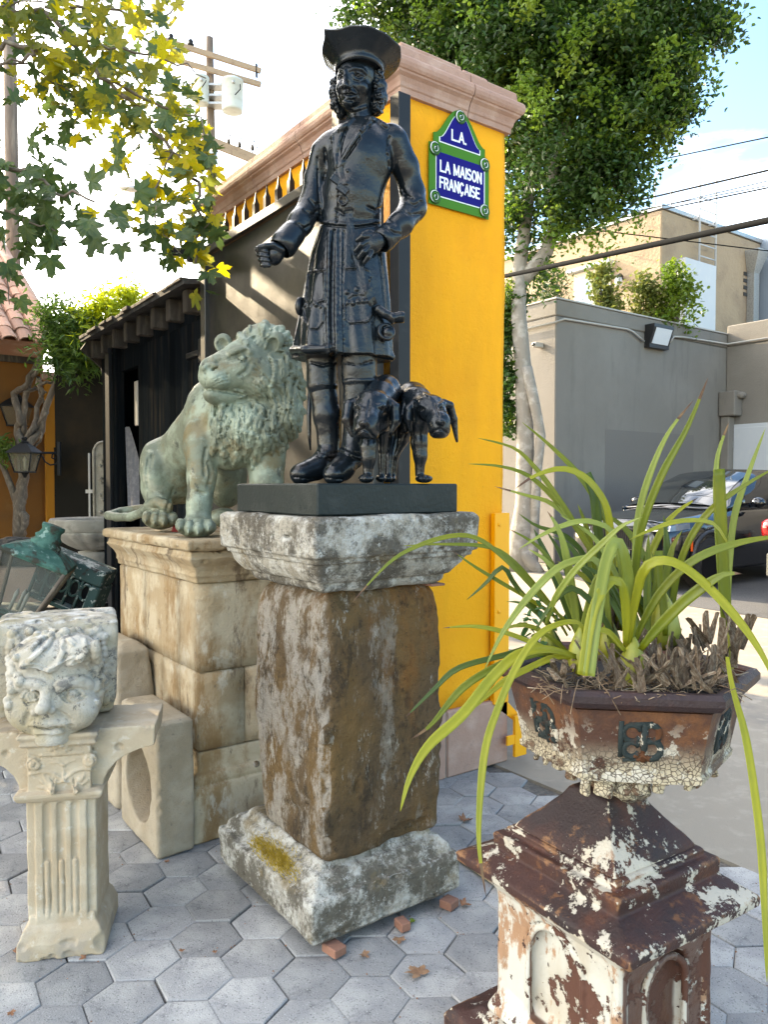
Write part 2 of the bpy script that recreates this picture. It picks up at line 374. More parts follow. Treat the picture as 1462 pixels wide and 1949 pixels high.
    def dot(s, px, py, rad, op='u', k=None, lift=0.): return s.stroke([(px, py)], rad, op, k, lift)
    def mesh(s, name):
        f = s.f; ins = f < 0; n = s.n
        if ins[0].any() or ins[-1].any() or ins[:, 0].any() or ins[:, -1].any() or ins[:, :, -1].any(): print('CLIPPED', name, [int(x) for x in (ins[0].sum(), ins[-1].sum(), ins[:, 0].sum(), ins[:, -1].sum(), ins[:, :, -1].sum())])
        c = np.zeros(n - 1, np.int8)
        for i in (0, 1):
            for j in (0, 1):
                for k in (0, 1): c += ins[i:n[0] - 1 + i, j:n[1] - 1 + j, k:n[2] - 1 + k]
        act = (c > 0) & (c < 8); ix = np.argwhere(act); cid = np.full(n - 1, -1, np.int32); cid[act] = np.arange(len(ix), dtype=np.int32)
        cor = np.array([(i, j, k) for i in (0, 1) for j in (0, 1) for k in (0, 1)]); Vv = np.stack([f[ix[:, 0] + a, ix[:, 1] + b, ix[:, 2] + cc] for a, b, cc in cor], 1)
        acc = np.zeros((len(ix), 3), np.float32); cnt = np.zeros(len(ix), np.float32)
        for a in range(8):
            for b in range(a + 1, 8):
                if np.abs(cor[a] - cor[b]).sum() != 1: continue
                va, vb = Vv[:, a], Vv[:, b]; x = (va < 0) != (vb < 0); t = np.where(x, va / np.where(x, va - vb, 1), 0)
                acc += np.where(x[:, None], cor[a] + t[:, None] * (cor[b] - cor[a]), 0); cnt += x
        V = s.lo + s.vox * (ix + acc / cnt[:, None]); Q = []
        for ax in range(3):
            o1, o2 = (ax + 1) % 3, (ax + 2) % 3
            sl0 = [slice(None)] * 3; sl1 = [slice(None)] * 3
            sl0[ax] = slice(0, -1); sl1[ax] = slice(1, None)
            for o in (o1, o2): sl0[o] = slice(1, -1); sl1[o] = slice(1, -1)
            A = ins[tuple(sl0)]; B = ins[tuple(sl1)]; e = np.argwhere(A != B)
            if len(e) == 0: continue
            flip = ~A[e[:, 0], e[:, 1], e[:, 2]]; e = e.copy(); e[:, o1] += 1; e[:, o2] += 1
            def cell(d1, d2):
                g = e.copy(); g[:, o1] += d1; g[:, o2] += d2; return cid[g[:, 0], g[:, 1], g[:, 2]]
            q = np.stack([cell(-1, -1), cell(0, -1), cell(0, 0), cell(-1, 0)], 1); q[flip] = q[flip][:, ::-1]; Q.append(q[(q >= 0).all(1)])
        return np_mesh(name, V, [np.concatenate(Q)])
    def build(s, name, m, parent=None, **kw): return link(name, s.mesh(name), m, parent, **kw)
def view_at(O):
    """photo pixel + depth -> coordinates in a view-aligned frame standing at yard point O"""
    o = uvw(O)
    def at(px, py, D): return uvw(gd(px, py, D)) - o
    return at
# ================================================================== materials of the setting
m_paver = mat('paver', (.290, .284, .276), [dict(col=(.385, .375, .355), scale=6, lo=.42, hi=.68), dict(col=(.18, .187, .20), scale=14, lo=.52, hi=.75, amt=.7), dict(col=(.30, .235, .165), scale=3.1, detail=8, lo=.53, hi=.70, amt=.65), dict(col=(.11, .11, .115), scale=11, detail=9, rgh=.75, lo=.56, hi=.68, amt=.7), dict(col=(.07, .07, .07), scale=170, detail=3, lo=.58, hi=.68, amt=.75), dict(col=(.48, .48, .47), scale=130, detail=3, lo=.62, hi=.70, amt=.6)], rough=.9, spec=.25, bump=[(240, .0025), (40, .0025)], rand=.16)
m_sand = mat('joint_sand', (.10, .09, .08), [dict(col=(.18, .16, .13), scale=40, lo=.4, hi=.7)], rough=.95, bump=[(200, .003)])
m_conc = mat('concrete', (.27, .235, .185), [dict(col=(.19, .17, .145), scale=1.3, lo=.45, hi=.7), dict(col=(.34, .30, .24), scale=9, lo=.5, hi=.7, amt=.7), dict(col=(.12, .11, .10), scale=120, lo=.62, hi=.72, amt=.6)], rough=.9, bump=[(150, .002), (30, .002)])
m_asph = mat('asphalt', (.055, .056, .06), [dict(col=(.09, .09, .09), scale=60, lo=.45, hi=.65), dict(col=(.035, .035, .038), scale=1.6, lo=.5, hi=.7)], rough=.9, bump=[(180, .003)])
m_yel = mat('yellow_stucco', (.95, .40, .002), [dict(col=(.86, .33, .002), scale=2.2, lo=.42, hi=.75, amt=.7), dict(col=(.60, .25, .006), scale=1.3, st=(1, 1, .18), lo=.56, hi=.72, amt=.35), dict(col=(.40, .17, .012), scale=55, lo=.68, hi=.78, amt=.55), dict(col=(.30, .15, .04), scale=9, lo=.58, hi=.75, zr=(.55, .30), amt=.5)], rough=.85, bump=[(230, .004), (60, .004), (9, .006)])
m_yelp = mat('yellow_paint', (.92, .39, .002), [dict(col=(.30, .14, .01), scale=26, lo=.66, hi=.78, amt=.6)], rough=.5, bump=[(90, .0006)])
m_pink = mat('pink_cantera', (.40, .240, .180), [dict(col=(.48, .32, .25), scale=7, lo=.45, hi=.7), dict(col=(.30, .19, .155), scale=18, lo=.55, hi=.75, amt=.7), dict(col=(.13, .09, .08), scale=75, lo=.66, hi=.78, amt=.7)], rough=.9, bump=[(170, .003), (30, .004)], rand=.06)
m_gate = mat('black_gate_paint', (.020, .019, .018), [dict(col=(.050, .044, .035), scale=4, lo=.45, hi=.75, amt=.7), dict(scale=9, lo=.4, hi=.7, rough=.5)], rough=.40, spec=.7, bump=[(220, .0007), (3, .004)])
m_dark = mat('dark_iron', (.011, .012, .014), [dict(col=(.04, .032, .025), scale=20, lo=.6, hi=.8, amt=.5)], rough=.6, spec=.25, bump=[(80, .001)])
m_plank = mat('dark_painted_wood', (.007, .009, .011), [dict(col=(.022, .019, .016), kind='noise', scale=7, st=(3, 3, .25), lo=.5, hi=.75)], rough=.9, spec=.0, bump=[(60, .0015, 'noise', (4, 4, .2))], rand=.25)
m_wood = mat('weathered_wood', (.040, .031, .024), [dict(col=(.095, .078, .06), scale=18, st=(1, 1, .2), lo=.45, hi=.7)], rough=.85, bump=[(60, .003, 'noise', (3, 3, .3))], rand=.15)
m_felt = mat('roof_felt', (.05, .047, .045), [dict(col=(.11, .10, .09), scale=9, lo=.5, hi=.7)], rough=.9, bump=[(60, .004)])
m_house = mat('ochre_stucco_shaded', (.20, .075, .008), [dict(col=(.13, .055, .012), scale=1.2, lo=.42, hi=.72), dict(col=(.22, .11, .03), scale=4, lo=.6, hi=.8, amt=.6)], rough=.85, bump=[(120, .004)])  # darker ochre puts the shade of eave and vine into the wall colour
m_tile = mat('clay_tile', (.40, .205, .13), [dict(col=(.50, .34, .25), scale=5, lo=.45, hi=.7), dict(col=(.17, .13, .11), scale=9, lo=.6, hi=.8, amt=.7)], rough=.85, bump=[(60, .003)], rand=.3)
m_grey = mat('grey_stucco', (.195, .175, .150), [dict(col=(.225, .205, .178), scale=.6, lo=.4, hi=.7), dict(col=(.14, .126, .108), scale=3, st=(1, 1, .2), lo=.52, hi=.8, amt=.7)], rough=.88, bump=[(45, .006), (8, .004)])
m_patch = mat('grey_paint_patch', (.172, .154, .136), [], rough=.85, bump=[(45, .006)])
m_tan = mat('tan_stucco', (.38, .28, .18), [dict(col=(.29, .21, .14), scale=1.1, lo=.45, hi=.7), dict(col=(.27, .19, .12), scale=2.2, st=(1, 1, .25), lo=.58, hi=.8, amt=.7)], rough=.9, bump=[(11, .022), (50, .006)])
m_white = mat('white_paint', (.50, .52, .54), [dict(col=(.6, .6, .58), scale=4, lo=.5, hi=.8, amt=.6)], rough=.45)
m_metal = mat('galvanised_steel', (.42, .43, .43), [dict(col=(.30, .31, .31), scale=30, lo=.4, hi=.7)], rough=.42, metal=.7)
m_pipe = mat('painted_conduit', (.42, .39, .35), [], rough=.5)
m_beige = mat('beige_paint', (.55, .48, .36), [], rough=.5)
m_black = mat('black_plastic', (.02, .02, .022), [], rough=.4)
m_hole = mat('dark_interior', (.006, .006, .007), [], rough=.95)
m_pane = mat('window_pane', (.16, .24, .30), [], rough=.06, spec=.9)
m_lens = mat('lamp_lens', (.72, .74, .76), [dict(col=(.5, .53, .56), kind='wave', scale=26, lo=.3, hi=.7, amt=.6)], rough=.25)
m_pole = mat('pole_wood', (.13, .095, .07), [dict(col=(.25, .19, .14), scale=9, st=(1, 1, .12), lo=.45, hi=.7)], rough=.9, bump=[(20, .01, 'noise', (2, 2, .2))])
m_arm = mat('crossarm_wood', (.27, .205, .14), [dict(col=(.2, .145, .1), scale=6, lo=.5, hi=.7)], rough=.9)
m_tank = mat('transformer_paint', (.50, .55, .53), [dict(col=(.42, .45, .42), scale=5, lo=.5, hi=.75)], rough=.4)
m_rub = mat('cable_rubber', (.010, .011, .012), [], rough=.95, spec=.05)
m_bark = mat('pale_bark', (.25, .22, .18), [dict(col=(.38, .345, .295), scale=5, lo=.45, hi=.65), dict(col=(.16, .14, .11), scale=13, st=(.5, .5, 2), lo=.6, hi=.75, amt=.8)], rough=.9, bump=[(22, .012), (70, .005)])
m_vbark = mat('vine_bark', (.12, .095, .075), [dict(col=(.22, .18, .14), scale=26, st=(1, 1, .4), lo=.45, hi=.7)], rough=.95, bump=[(60, .006)])
m_sbark = mat('sycamore_bark', (.14, .11, .085), [dict(col=(.26, .22, .17), scale=12, lo=.5, hi=.7)], rough=.9, bump=[(50, .004)])

# ================================================================== ground
mb = MB(); mb.quad((-300, -300, -.045), (400, -300, -.045), (400, 500, -.045), (-300, 500, -.045)); g = mb.build('ground', m_conc); tag(g, kind='structure')
XB = 2.80                                              # seam between pavers and driveway
def slab(name, x0, x1, y0, y1, z, m, n=40):
    b = MB(); b.box((x0, y0, -.04), (x1, y1, z)); o = b.build(name, m); return tag(o, kind='structure')
slab('driveway', XB, 60, -6, 60, 0., m_conc)
b = MB(); b.prism([(8.45, 5.9), (9.9, 8.9), (10.7, 9.55), (60, 9.55), (60, -20), (8.0, -20), (8.1, 2.0)], .001, .005); tag(b.build('road', m_asph), kind='structure')
pav = MB(); pav.box((-6, -3, -.04), (XB - .004, 16, -.014)); paving = tag(pav.build('paving', m_sand), kind='structure')

def hex_mesh(name, r, seed):
    rr = random.Random(seed); V = []; b = MB(); a0 = R(26)
    def ring(rad, z, j): return [(rad * (1 + rr.uniform(-j, j)) * math.cos(a0 + k * math.pi / 3), rad * (1 + rr.uniform(-j, j)) * math.sin(a0 + k * math.pi / 3), z) for k in range(6)]
    rs = [ring(r, -.03, .006), ring(r, -.004, .01), ring(r * .972, -.0002, .01), ring(r * .86, .0012, .012), [(0 + .0005 * math.cos(k), .0005 * math.sin(k), 0.0018) for k in range(6)]]
    b.loft(rs, cap=False); me = b.mesh(name); me.materials.append(m_paver); return me
HEX = [hex_mesh('paver', .1143, s) for s in range(6)]
PITCH_H, ANG = .2, R(-4); A0 = np.array([1.051, 2.112])
va = PITCH_H * np.array([math.cos(ANG), math.sin(ANG)]); vb = PITCH_H * np.array([math.cos(ANG - R(60)), math.sin(ANG - R(60))])
cells = []
for i in range(-60, 61):
    for j in range(-70, 71):
        p = A0 + i * va + j * vb
        if p[0] > XB - .02 or p[0] < -5.5 or p[1] < .2 or p[1] > 13: continue
        if 2.15 < p[0] < 2.75 and 2.98 < p[1] < 6: continue
        d = p @ F0[:2]; u = p @ RV[:2]
        if d < .2 or abs(u) > d * .56 + 1.1: continue
        cells.append((d + (100 if d < 1.42 or abs(u) > d * .52 + .1 else 0), p))          # those outside the picture go last
cells.sort(key=lambda c: c[0])
far = MB(); npv = 0
for d, p in cells:
    if npv < 300:
        q = p.copy()
        if q[0] > XB - .115: pass
        o = link('paver', HEX[npv % 6], None, paving, (q[0] + random.uniform(-.003, .003), q[1] + random.uniform(-.003, .003), random.uniform(-.004, .002)), (R(random.uniform(-.7, .7)), R(random.uniform(-.7, .7)), R(60) * random.randint(0, 5) + R(random.uniform(-1, 1)))); npv += 1
    else:
        me = HEX[npv % 6]; far.add([(v.co.x + p[0], v.co.y + p[1], v.co.z) for v in me.vertices], [tuple(f.vertices) for f in me.polygons]); npv += 1
if far.v: far.build('paver', m_paver, paving, kind='stuff')

# ================================================================== yellow wall with pink stone coping
X0, X1, Y0, Y1 = 2.20, 2.88, 2.89, 5.06; ZB, ZT = .335, 3.26
wall = thing('yellow_wall', 'thick bright yellow stucco gate pier and wall with pink stone coping', 'wall', (X0, Y0, 0))
def wp(b, name, m, **kw): return b.build(name, m, wall, loc=(-X0, -Y0, 0), **kw)
def rough_box(lo, hi, n, amp, name, m, parent, loc, seed=0, bev=.012):
    """box with subdivided, slightly uneven faces"""
    bm = bmesh.new(); bmesh.ops.create_cube(bm, size=1); lo = Vector(lo); hi = Vector(hi)
    for v in bm.verts: v.co = Vector([lo[i] + (v.co[i] + .5) * (hi[i] - lo[i]) for i in range(3)])
    bmesh.ops.bevel(bm, geom=bm.edges[:], offset=bev, segments=2, affect='EDGES')
    bmesh.ops.subdivide_edges(bm, edges=[e for e in bm.edges if e.calc_length() > .3], cuts=n, use_grid_fill=True)
    P = np.array([v.co[:] for v in bm.verts]); d = fbm(P, 3., 2, seed) * amp + fbm(P, 16., 2, seed + 3) * amp * .5
    bm.normal_update()
    for v, k in zip(bm.verts, d): v.co += v.normal * float(k)
    me = bpy.data.meshes.new(name); bm.to_mesh(me); bm.free()
    for p in me.polygons: p.use_smooth = True
    return link(name, me, m, parent, loc=loc)
rough_box((X0, Y0, ZB - .02), (X1, Y1, ZT + .02), 24, .006, 'stucco', m_yel, wall, (-X0, -Y0, 0))
# base course of pink stones
xs = [X0 - .025, 2.465, X1 + .012]
for a, c in zip(xs[:-1], xs[1:]):
    b = MB(); b.box((a + .003, Y0 - .028, 0.0), (c - .003, Y0 + .34, ZB), .008); wp(b, 'base_stone', m_pink)
b = MB(); b.box((2.458, Y0 - .018, 0), (2.472, Y0 + .1, ZB - .006)); wp(b, 'mortar_joint', m_conc)
yy = Y0 + .346
while yy < Y1 - .1:
    y2 = min(yy + .6, Y1 + .02)
    for xa, xb in ((X0 - .025, X0 + .2), (X1 - .2, X1 + .012)):
        b = MB(); b.box((xa, yy, 0), (xb, y2 - .006, ZB), .008); wp(b, 'base_stone', m_pink)
    yy = y2
# coping
prof = [(o * .60, z) for o, z in [(0.0, ZT), (.028, ZT + .002), (.030, ZT + .028), (.040, ZT + .034), (.045, ZT + .05), (.060, ZT + .07), (.085, ZT + .082), (.088, ZT + .090), (.100, ZT + .094), (.112, ZT + .105), (.118, ZT + .122), (.112, ZT + .140), (.100, ZT + .150), (.070, ZT + .154), (.066, ZT + .165), (.060, ZT + .20), (.05, ZT + .207)]]
GAP = .003; xm = 2.60; yf = Y0 + .30
def cope(xa, xb, ya, yb, ext): b = MB(); b.tiers(xa, xb, ya, yb, prof, ext); wp(b, 'coping_stone', m_pink)
cope(X0, xm - GAP, Y0, yf - GAP, 'lf'); cope(xm + GAP, X1, Y0, yf - GAP, 'rf')
yy = yf; k = 0
while yy < Y1 - .05:
    y2 = min(yy + .58, Y1); last = y2 >= Y1 - .05
    if last: y2 = Y1
    cope(X0, xm - GAP, yy + GAP, y2 - GAP, 'l' + ('b' if last else '')); cope(xm + GAP, X1, yy + GAP, y2 - GAP, 'r' + ('b' if last else '')); yy = y2
b = MB(); b.box((X0 - .018, Y0 - .018, ZT + .205), (X0 + .36, Y0 + .29, ZT + .236), .008); wp(b, 'coping_stone', m_pink)
b = MB(); b.box((X0 + .37, Y0 - .015, ZT + .205), (X1 - .14, Y0 + .29, ZT + .232), .01); wp(b, 'coping_stone', m_pink)
# yellow steel guard bar bolted to the pier
gb = thing('guard_bar', 'yellow painted steel guard strip bolted to the right edge of the yellow pier', 'steel guard', (X1 - .02, Y0 - .03, 0))
b = MB(); b.box((-.085, -.010, .32), (.02, 0.022, 1.31), .002); b.build('strip', m_yelp, gb)
b = MB(); b.prism([(-.085, .32), (.02, .32), (.145, .20), (.145, .155)], -.012, -.002, Matrix.Rotation(R(90), 4, 'X')); b.build('gusset', m_yelp, gb)
b = MB(); b.box((.035, -.045, .03), (.12, -.025, .245), .002); b.build('foot_plate', m_yelp, gb)
b = MB(); b.box((-.02, -.042, .10), (.036, -.03, .15), .002); b.build('foot_arm', m_yelp, gb)
for z in (.42, .8, 1.25): b = MB(); b.lathe([(.009, 0), (.009, .005), (0.001, .006)], 8, M=Matrix.Translation((-.055, -.010, z)) @ Matrix.Rotation(R(90), 4, 'X')); b.build('bolt', m_yelp, gb)

# ================================================================== street sign
m_sgreen = mat('green_enamel', (.045, .175, .004), [], rough=.4, spec=.2); m_sblue = mat('blue_enamel', (.006, .002, .15), [], rough=.4, spec=.12); m_swhite = mat('white_enamel', (.82, .84, .84), [], rough=.3); m_sdark = mat('dark_green_enamel', (.010, .065, .014), [], rough=.35, spec=.3)
XL, XR = 2.352, 2.742; ZB0, ZMID = 2.795, 3.085; W = XR - XL
sg = thing('street_sign', 'blue and green enamel street sign with rounded top on the yellow pier', 'street sign', ((XL + XR) / 2, Y0 - .008, ZB0))
SM = Matrix.Rotation(R(90), 4, 'X')                    # local: x right, z up, plate faces -Y
def plate(poly, y0, y1, name, m, par=sg): b = MB(); b.prism(poly, -y1, -y0, Matrix(((1, 0, 0, 0), (0, 0, -1, 0), (0, 1, 0, 0), (0, 0, 0, 1))).inverted() if False else SM); return b.build(name, m, par)
def plate(poly, d0, d1, name, m, par=sg): b = MB(); b.prism(poly, d0, d1, SM); return b.build(name, m, par)
hw = W / 2; Hh = ZMID - ZB0
def arch(inset, zb):
    P = []; n = 26
    for i in range(n + 1):
        t = i / n; x = (1 - 2 * t) * (hw * .86 - inset)
        s_ = abs(x) / (hw * .86 - inset); z = .05 + (.145 - inset * .25) * (.5 + .5 * math.cos(math.pi * min(1, s_ ** 1.15)))
        P.append((x, zb + z - inset * .75))
    return [(-(hw * .86 - inset), zb), ((hw * .86 - inset), zb)] + P
plate([(-hw, 0), (hw, 0), (hw, Hh), (-hw, Hh)], .004, .010, 'plate', m_sgreen)
plate(arch(0, Hh), .004, .0098, 'arched_plate', m_sgreen)
plate([(-hw + .040, .042), (hw - .030, .042), (hw - .030, Hh - .038), (-hw + .040, Hh - .038)], .010, .0115, 'white_border', m_swhite)
plate([(-hw + .044, .047), (hw - .036, .047), (hw - .036, Hh - .036), (-hw + .044, Hh - .036)], .011, .0125, 'blue_panel', m_sblue)
plate(arch(.034, Hh + .012), .0098, .0114, 'white_border', m_swhite); plate(arch(.040, Hh + .017), .011, .0124, 'blue_panel', m_sblue)
for x, z in ((-hw + .034, .036), (hw - .032, .036), (-hw + .034, Hh - .026), (hw - .032, Hh - .026), (0, Hh + .164)):
    T = Matrix.Translation((x, 0, z)) @ SM
    b = MB(); b.lathe([(.034, .010), (.034, .0145), (.028, .0165), (.001, .0165)], 24, M=T); ro = b.build('rosette', m_sdark, sg)
    def arc(r0, a0, a1, zz, w_):
        b2 = MB(); P = [(r0 * math.cos(R(a)), r0 * math.sin(R(a)), zz) for a in np.linspace(a0, a1, 14)]; b2.tube([tuple(T @ Vector(p)) for p in P], [w_ * (.35 + .65 * math.sin(math.pi * (i + .5) / 14)) for i in range(14)], 5); return b2
    arc(.028, 60, 250, .0160, .0028).build('ring_highlight', m_swhite, ro); arc(.0265, -80, 60, .0162, .0022).build('ring_highlight', m_sgreen, ro)
    arc(.017, 0, 359, .0165, .0042).build('ring_groove', m_sgreen, ro); arc(.0155, -110, 60, .019, .0018).build('ring_highlight', m_swhite, ro); arc(.0065, 60, 240, .0175, .0020).build('ring_highlight', m_swhite, ro)
# letters drawn as bars of one weight (a plain sans face)
def glyph(ch):
    S = []
    def A(cx, cz, rx, rz, a0, a1, n=10): return [(cx + rx * math.cos(R(a)), cz + rz * math.sin(R(a))) for a in np.linspace(a0, a1, n)]
    G = {'L': ([[(0, 1), (0, 0), (.5, 0)]], .5), 'A': ([[(0, 0), (.32, 1), (.64, 0)], [(.12, .33), (.52, .33)]], .64), 'M': ([[(0, 0), (0, 1), (.36, .12), (.72, 1), (.72, 0)]], .72), 'I': ([[(0, 0), (0, 1)]], 0.), 'N': ([[(0, 0), (0, 1), (.56, 0), (.56, 1)]], .56),
         'O': ([A(.3, .5, .3, .5, 90, 450, 25)], .6), 'S': ([A(.25, .75, .25, .25, 40, 270, 12) + A(.25, .25, .25, .25, 90, -140, 12)], .5), 'F': ([[(0, 0), (0, 1), (.46, 1)], [(0, .53), (.40, .53)]], .46), 'E': ([[(.48, 0), (0, 0), (0, 1), (.48, 1)], [(0, .52), (.41, .52)]], .48),
         'R': ([[(0, 0), (0, 1), (.26, 1)] + A(.26, .755, .24, .245, 90, -90, 9) + [(0, .51)], [(.26, .51), (.52, 0)]], .5), 'Ç': ([A(.3, .5, .3, .5, 48, 312, 18), [(.31, 0), (.34, -.13), (.22, -.24)]], .56), '.': ([[(0, 0), (0, .02)]], 0.)}
    return G[ch]
def word(txt, xc, z0, hgt, wid, th, name):
    adv = .24; xs_ = []; x = 0
    for ch in txt:
        if ch == ' ': x += .42; continue
        xs_.append((ch, x)); x += glyph(ch)[1] + adv
    tot = x - adv; sx = wid / tot
    for ch, gx_ in xs_:
        b = MB()
        for pl in glyph(ch)[0]:
            for (xa, za), (xb, zb) in zip(pl[:-1], pl[1:]):
                p = np.array([xc - wid / 2 + (gx_ + xa) * sx, z0 + za * hgt]); q = np.array([xc - wid / 2 + (gx_ + xb) * sx, z0 + zb * hgt]); d = q - p; d = d / (np.linalg.norm(d) + 1e-9); nn = np.array([-d[1], d[0]]) * th / 2; e = d * th * .45
                b.prism([tuple(p - nn - e), tuple(q - nn + e), tuple(q + nn + e), tuple(p + nn - e)], .0124 + random.uniform(0, .0002), .0134 + random.uniform(0, .0002), SM)
        b.build(name, m_swhite, sg)
word('LA MAISON', .006, .166, .048, .265, .0090, 'letter'); word('FRANÇAISE', -.002, .088, .048, .255, .0090, 'letter'); word('L.A.', -.01, Hh + .042, .046, .088, .0090, 'letter')

# ================================================================== sliding gate
GX = 2.05
m_post = mat('post_paint', (.010, .011, .013), [dict(col=(.03, .03, .03), scale=12, lo=.5, hi=.75, amt=.5)], rough=.5, spec=.3)
gate = thing('sliding_gate', 'tall black sheet metal gate with spear pickets on top, before the yellow wall', 'gate', (GX, 2.75, 0))
def gp(b, name, m=m_gate, **kw): return b.build(name, m, gate, loc=(-GX, -2.75, 0), **kw)
gy0, gy1, gzt = 2.86, 4.83, 3.0
b = MB(); b.box((GX - .035, gy0, gzt - .055), (GX + .03, gy1, gzt), .004); gp(b, 'top_rail')
b = MB(); b.box((GX - .035, gy0, .06), (GX + .03, gy1, .14), .004); gp(b, 'bottom_rail')
for y in (gy0, gy1 - .075): b = MB(); b.box((GX - .034, y, .1405), (GX + .029, y + .075, gzt - .056), .004); gp(b, 'stile')
bm = bmesh.new(); bmesh.ops.create_grid(bm, x_segments=30, y_segments=40, size=.5)
for v in bm.verts:
    y = gy0 + .076 + (v.co.x + .5) * (gy1 - gy0 - .152); z = .141 + (v.co.y + .5) * (gzt - .197); v.co = (GX - .004 + .006 * math.sin(y * 3.1 + 1.2 * z) * math.sin(z * 1.7), y, z)
me = bpy.data.meshes.new('sheet'); bm.to_mesh(me); bm.free(); link('sheet', me, m_gate, gate, loc=(-GX, -2.75, 0))
y = 4.66
while y > 2.95:
    b = MB(); hw_ = .0155; zz = gzt + .085
    b.loft([[(GX + .012 - hw_, y - hw_, z), (GX + .012 + hw_, y - hw_, z), (GX + .012 + hw_, y + hw_, z), (GX + .012 - hw_, y + hw_, z)] for z in (gzt + .0005, zz)] + [[(GX + .012 - hw_ * .5, y - hw_ * .5, zz + .025), (GX + .012 + hw_ * .5, y - hw_ * .5, zz + .025), (GX + .012 + hw_ * .5, y + hw_ * .5, zz + .025), (GX + .012 - hw_ * .5, y + hw_ * .5, zz + .025)], [(GX + .012 + .001 * a, y + .001 * c, zz + .075) for a, c in ((-1, -1), (1, -1), (1, 1), (-1, 1))]])
    gp(b, 'picket', m_post); y -= .138
for py_, px_, zt, wd in ((3.215, 2.075, 3.36, .065), (2.80, 2.125, 3.20, .068)):
    b = MB(); b.box((px_ - wd / 2, py_ - wd / 2, 0), (px_ + wd / 2, py_ + wd / 2, zt), .003); post = b.build('gate_post', m_post); tag(post, 'tall square black steel guide post %s' % ('standing above the gate behind the statue head' if zt > 3.3 else 'at the front corner of the yellow pier'), 'post', 'guide posts of the sliding gate')
b = MB(); b.box((GX - .10, 4.842, 2.92), (GX - .045, 4.90, 3.16), .003); b.box((GX - .22, 4.905, 2.955), (GX + .02, 4.94, 3.01), .003); gp(b, 'latch_bracket', m_dark)

# ================================================================== shed behind the gate
shed = thing('dark_shed', 'low lean-to shed of black boards with a rough overhanging roof behind the lion', 'shed', (2.1, 6, 0))
def sp(b, name, m, **kw): return b.build(name, m, shed, loc=(-2.1, -6, 0), **kw)
b = MB(); b.prism([(1.93, 2.775), (1.93, 2.81), (4.6, 3.22), (4.6, 3.18)], 4.89, 7.42, Matrix(((1, 0, 0, 0), (0, 0, 1, 0), (0, 1, 0, 0), (0, 0, 0, 1)))); sp(b, 'roof', m_felt)
rng_ = random.Random(3); y = 4.92
while y < 7.38:
    b = MB(); dy = rng_.uniform(.10, .17); b.box((1.915 + rng_.uniform(-.02, .015), y, 2.80), (2.25, y + dy, 2.822 + rng_.uniform(0, .012)), .005); sp(b, 'roof_edge_board', m_wood); y += dy + .008
for y in np.arange(5.0, 7.3, .32): b = MB(); b.box((1.99, y, 2.62), (2.9, y + .075, 2.774), .006); sp(b, 'rafter', m_wood)
b = MB(); b.box((2.10, 4.9, 2.44), (2.16, 7.36, 2.70), .004); sp(b, 'lintel_board', m_plank)
y = 4.86
while y < 6.16:                                           # board door
    b = MB(); b.box((2.075, y, .04), (2.10, y + .112, 2.58 - .00 * y), .003); sp(b, 'door_board', m_plank); y += .117
for z in (2.28,):
    b = MB(); b.box((2.055, 4.92, z), (2.0745, 4.97, z + .16), .004); b.box((2.052, 4.972, z + .05), (2.0745, 5.18, z + .09), .004); sp(b, 'door_hinge', m_dark)
b = MB(); b.box((2.05, 6.78, 0), (2.13, 6.86, 2.70), .004); sp(b, 'door_post', m_plank)
b = MB(); b.box((2.03, 6.90, 0), (2.06, 7.02, 2.66), .004); sp(b, 'door_jamb', m_dark)
b = MB(); b.box((2.10, 6.36, 1.95), (2.13, 6.44, 2.32), .006); sp(b, 'switch_box', m_pipe)
b = MB(); b.box((2.42, 4.95, 0), (4.5, 5.0, 2.76)); b.box((4.5, 4.9, 0), (4.55, 7.4, 3.1)); b.box((2.14, 7.30, 0), (4.5, 7.36, 2.76)); sp(b, 'shed_wall', m_plank)
b = MB(); b.box((2.105, 6.98, 0), (2.14, 7.36, 2.7)); sp(b, 'side_board', m_plank)
b = MB(); b.prism([(1.92, 2.70), (1.98, 2.79), (2.16, 2.82), (2.16, 2.30), (2.10, 2.55)], 7.365, 7.40, Matrix(((1, 0, 0, 0), (0, 0, 1, 0), (0, 1, 0, 0), (0, 0, 0, 1)))); sp(b, 'barge_board', m_wood)
# towel
m_towel = mat('grey_towel', (.13, .13, .15), [dict(col=(.19, .19, .21), scale=30, lo=.4, hi=.7)], rough=.95, bump=[(160, .003)])
bm = bmesh.new(); bmesh.ops.create_grid(bm, x_segments=14, y_segments=30, size=.5)
for v in bm.verts:
    s_, t_ = v.co.x + .5, .5 - v.co.y; wd = .06 + .22 * t_ ** .8; z = 1.96 - t_ * (.62 + .20 * (1 - abs(s_ - .35) * 2)); v.co = (2.12 + .03 * math.sin(s_ * 9) * (.3 + t_), 6.75 - s_ * wd * 1.6 - .05 * t_, z)
me = bpy.data.meshes.new('towel'); bm.to_mesh(me); bm.free()
for p in me.polygons: p.use_smooth = True
tw = link('towel', me, m_towel); tag(tw, 'grey towel hanging in the dark shed doorway', 'towel')

# ================================================================== ochre house on the left, its tile roof
HV = -R(24)                                              # house front runs across the view, right end nearer
hp = gd(131, 1040, 11.4); hp[2] = 0
house = thing('ochre_house', 'ochre stucco house with clay tile roof behind the climbing vine', 'house', tuple(hp), 0)
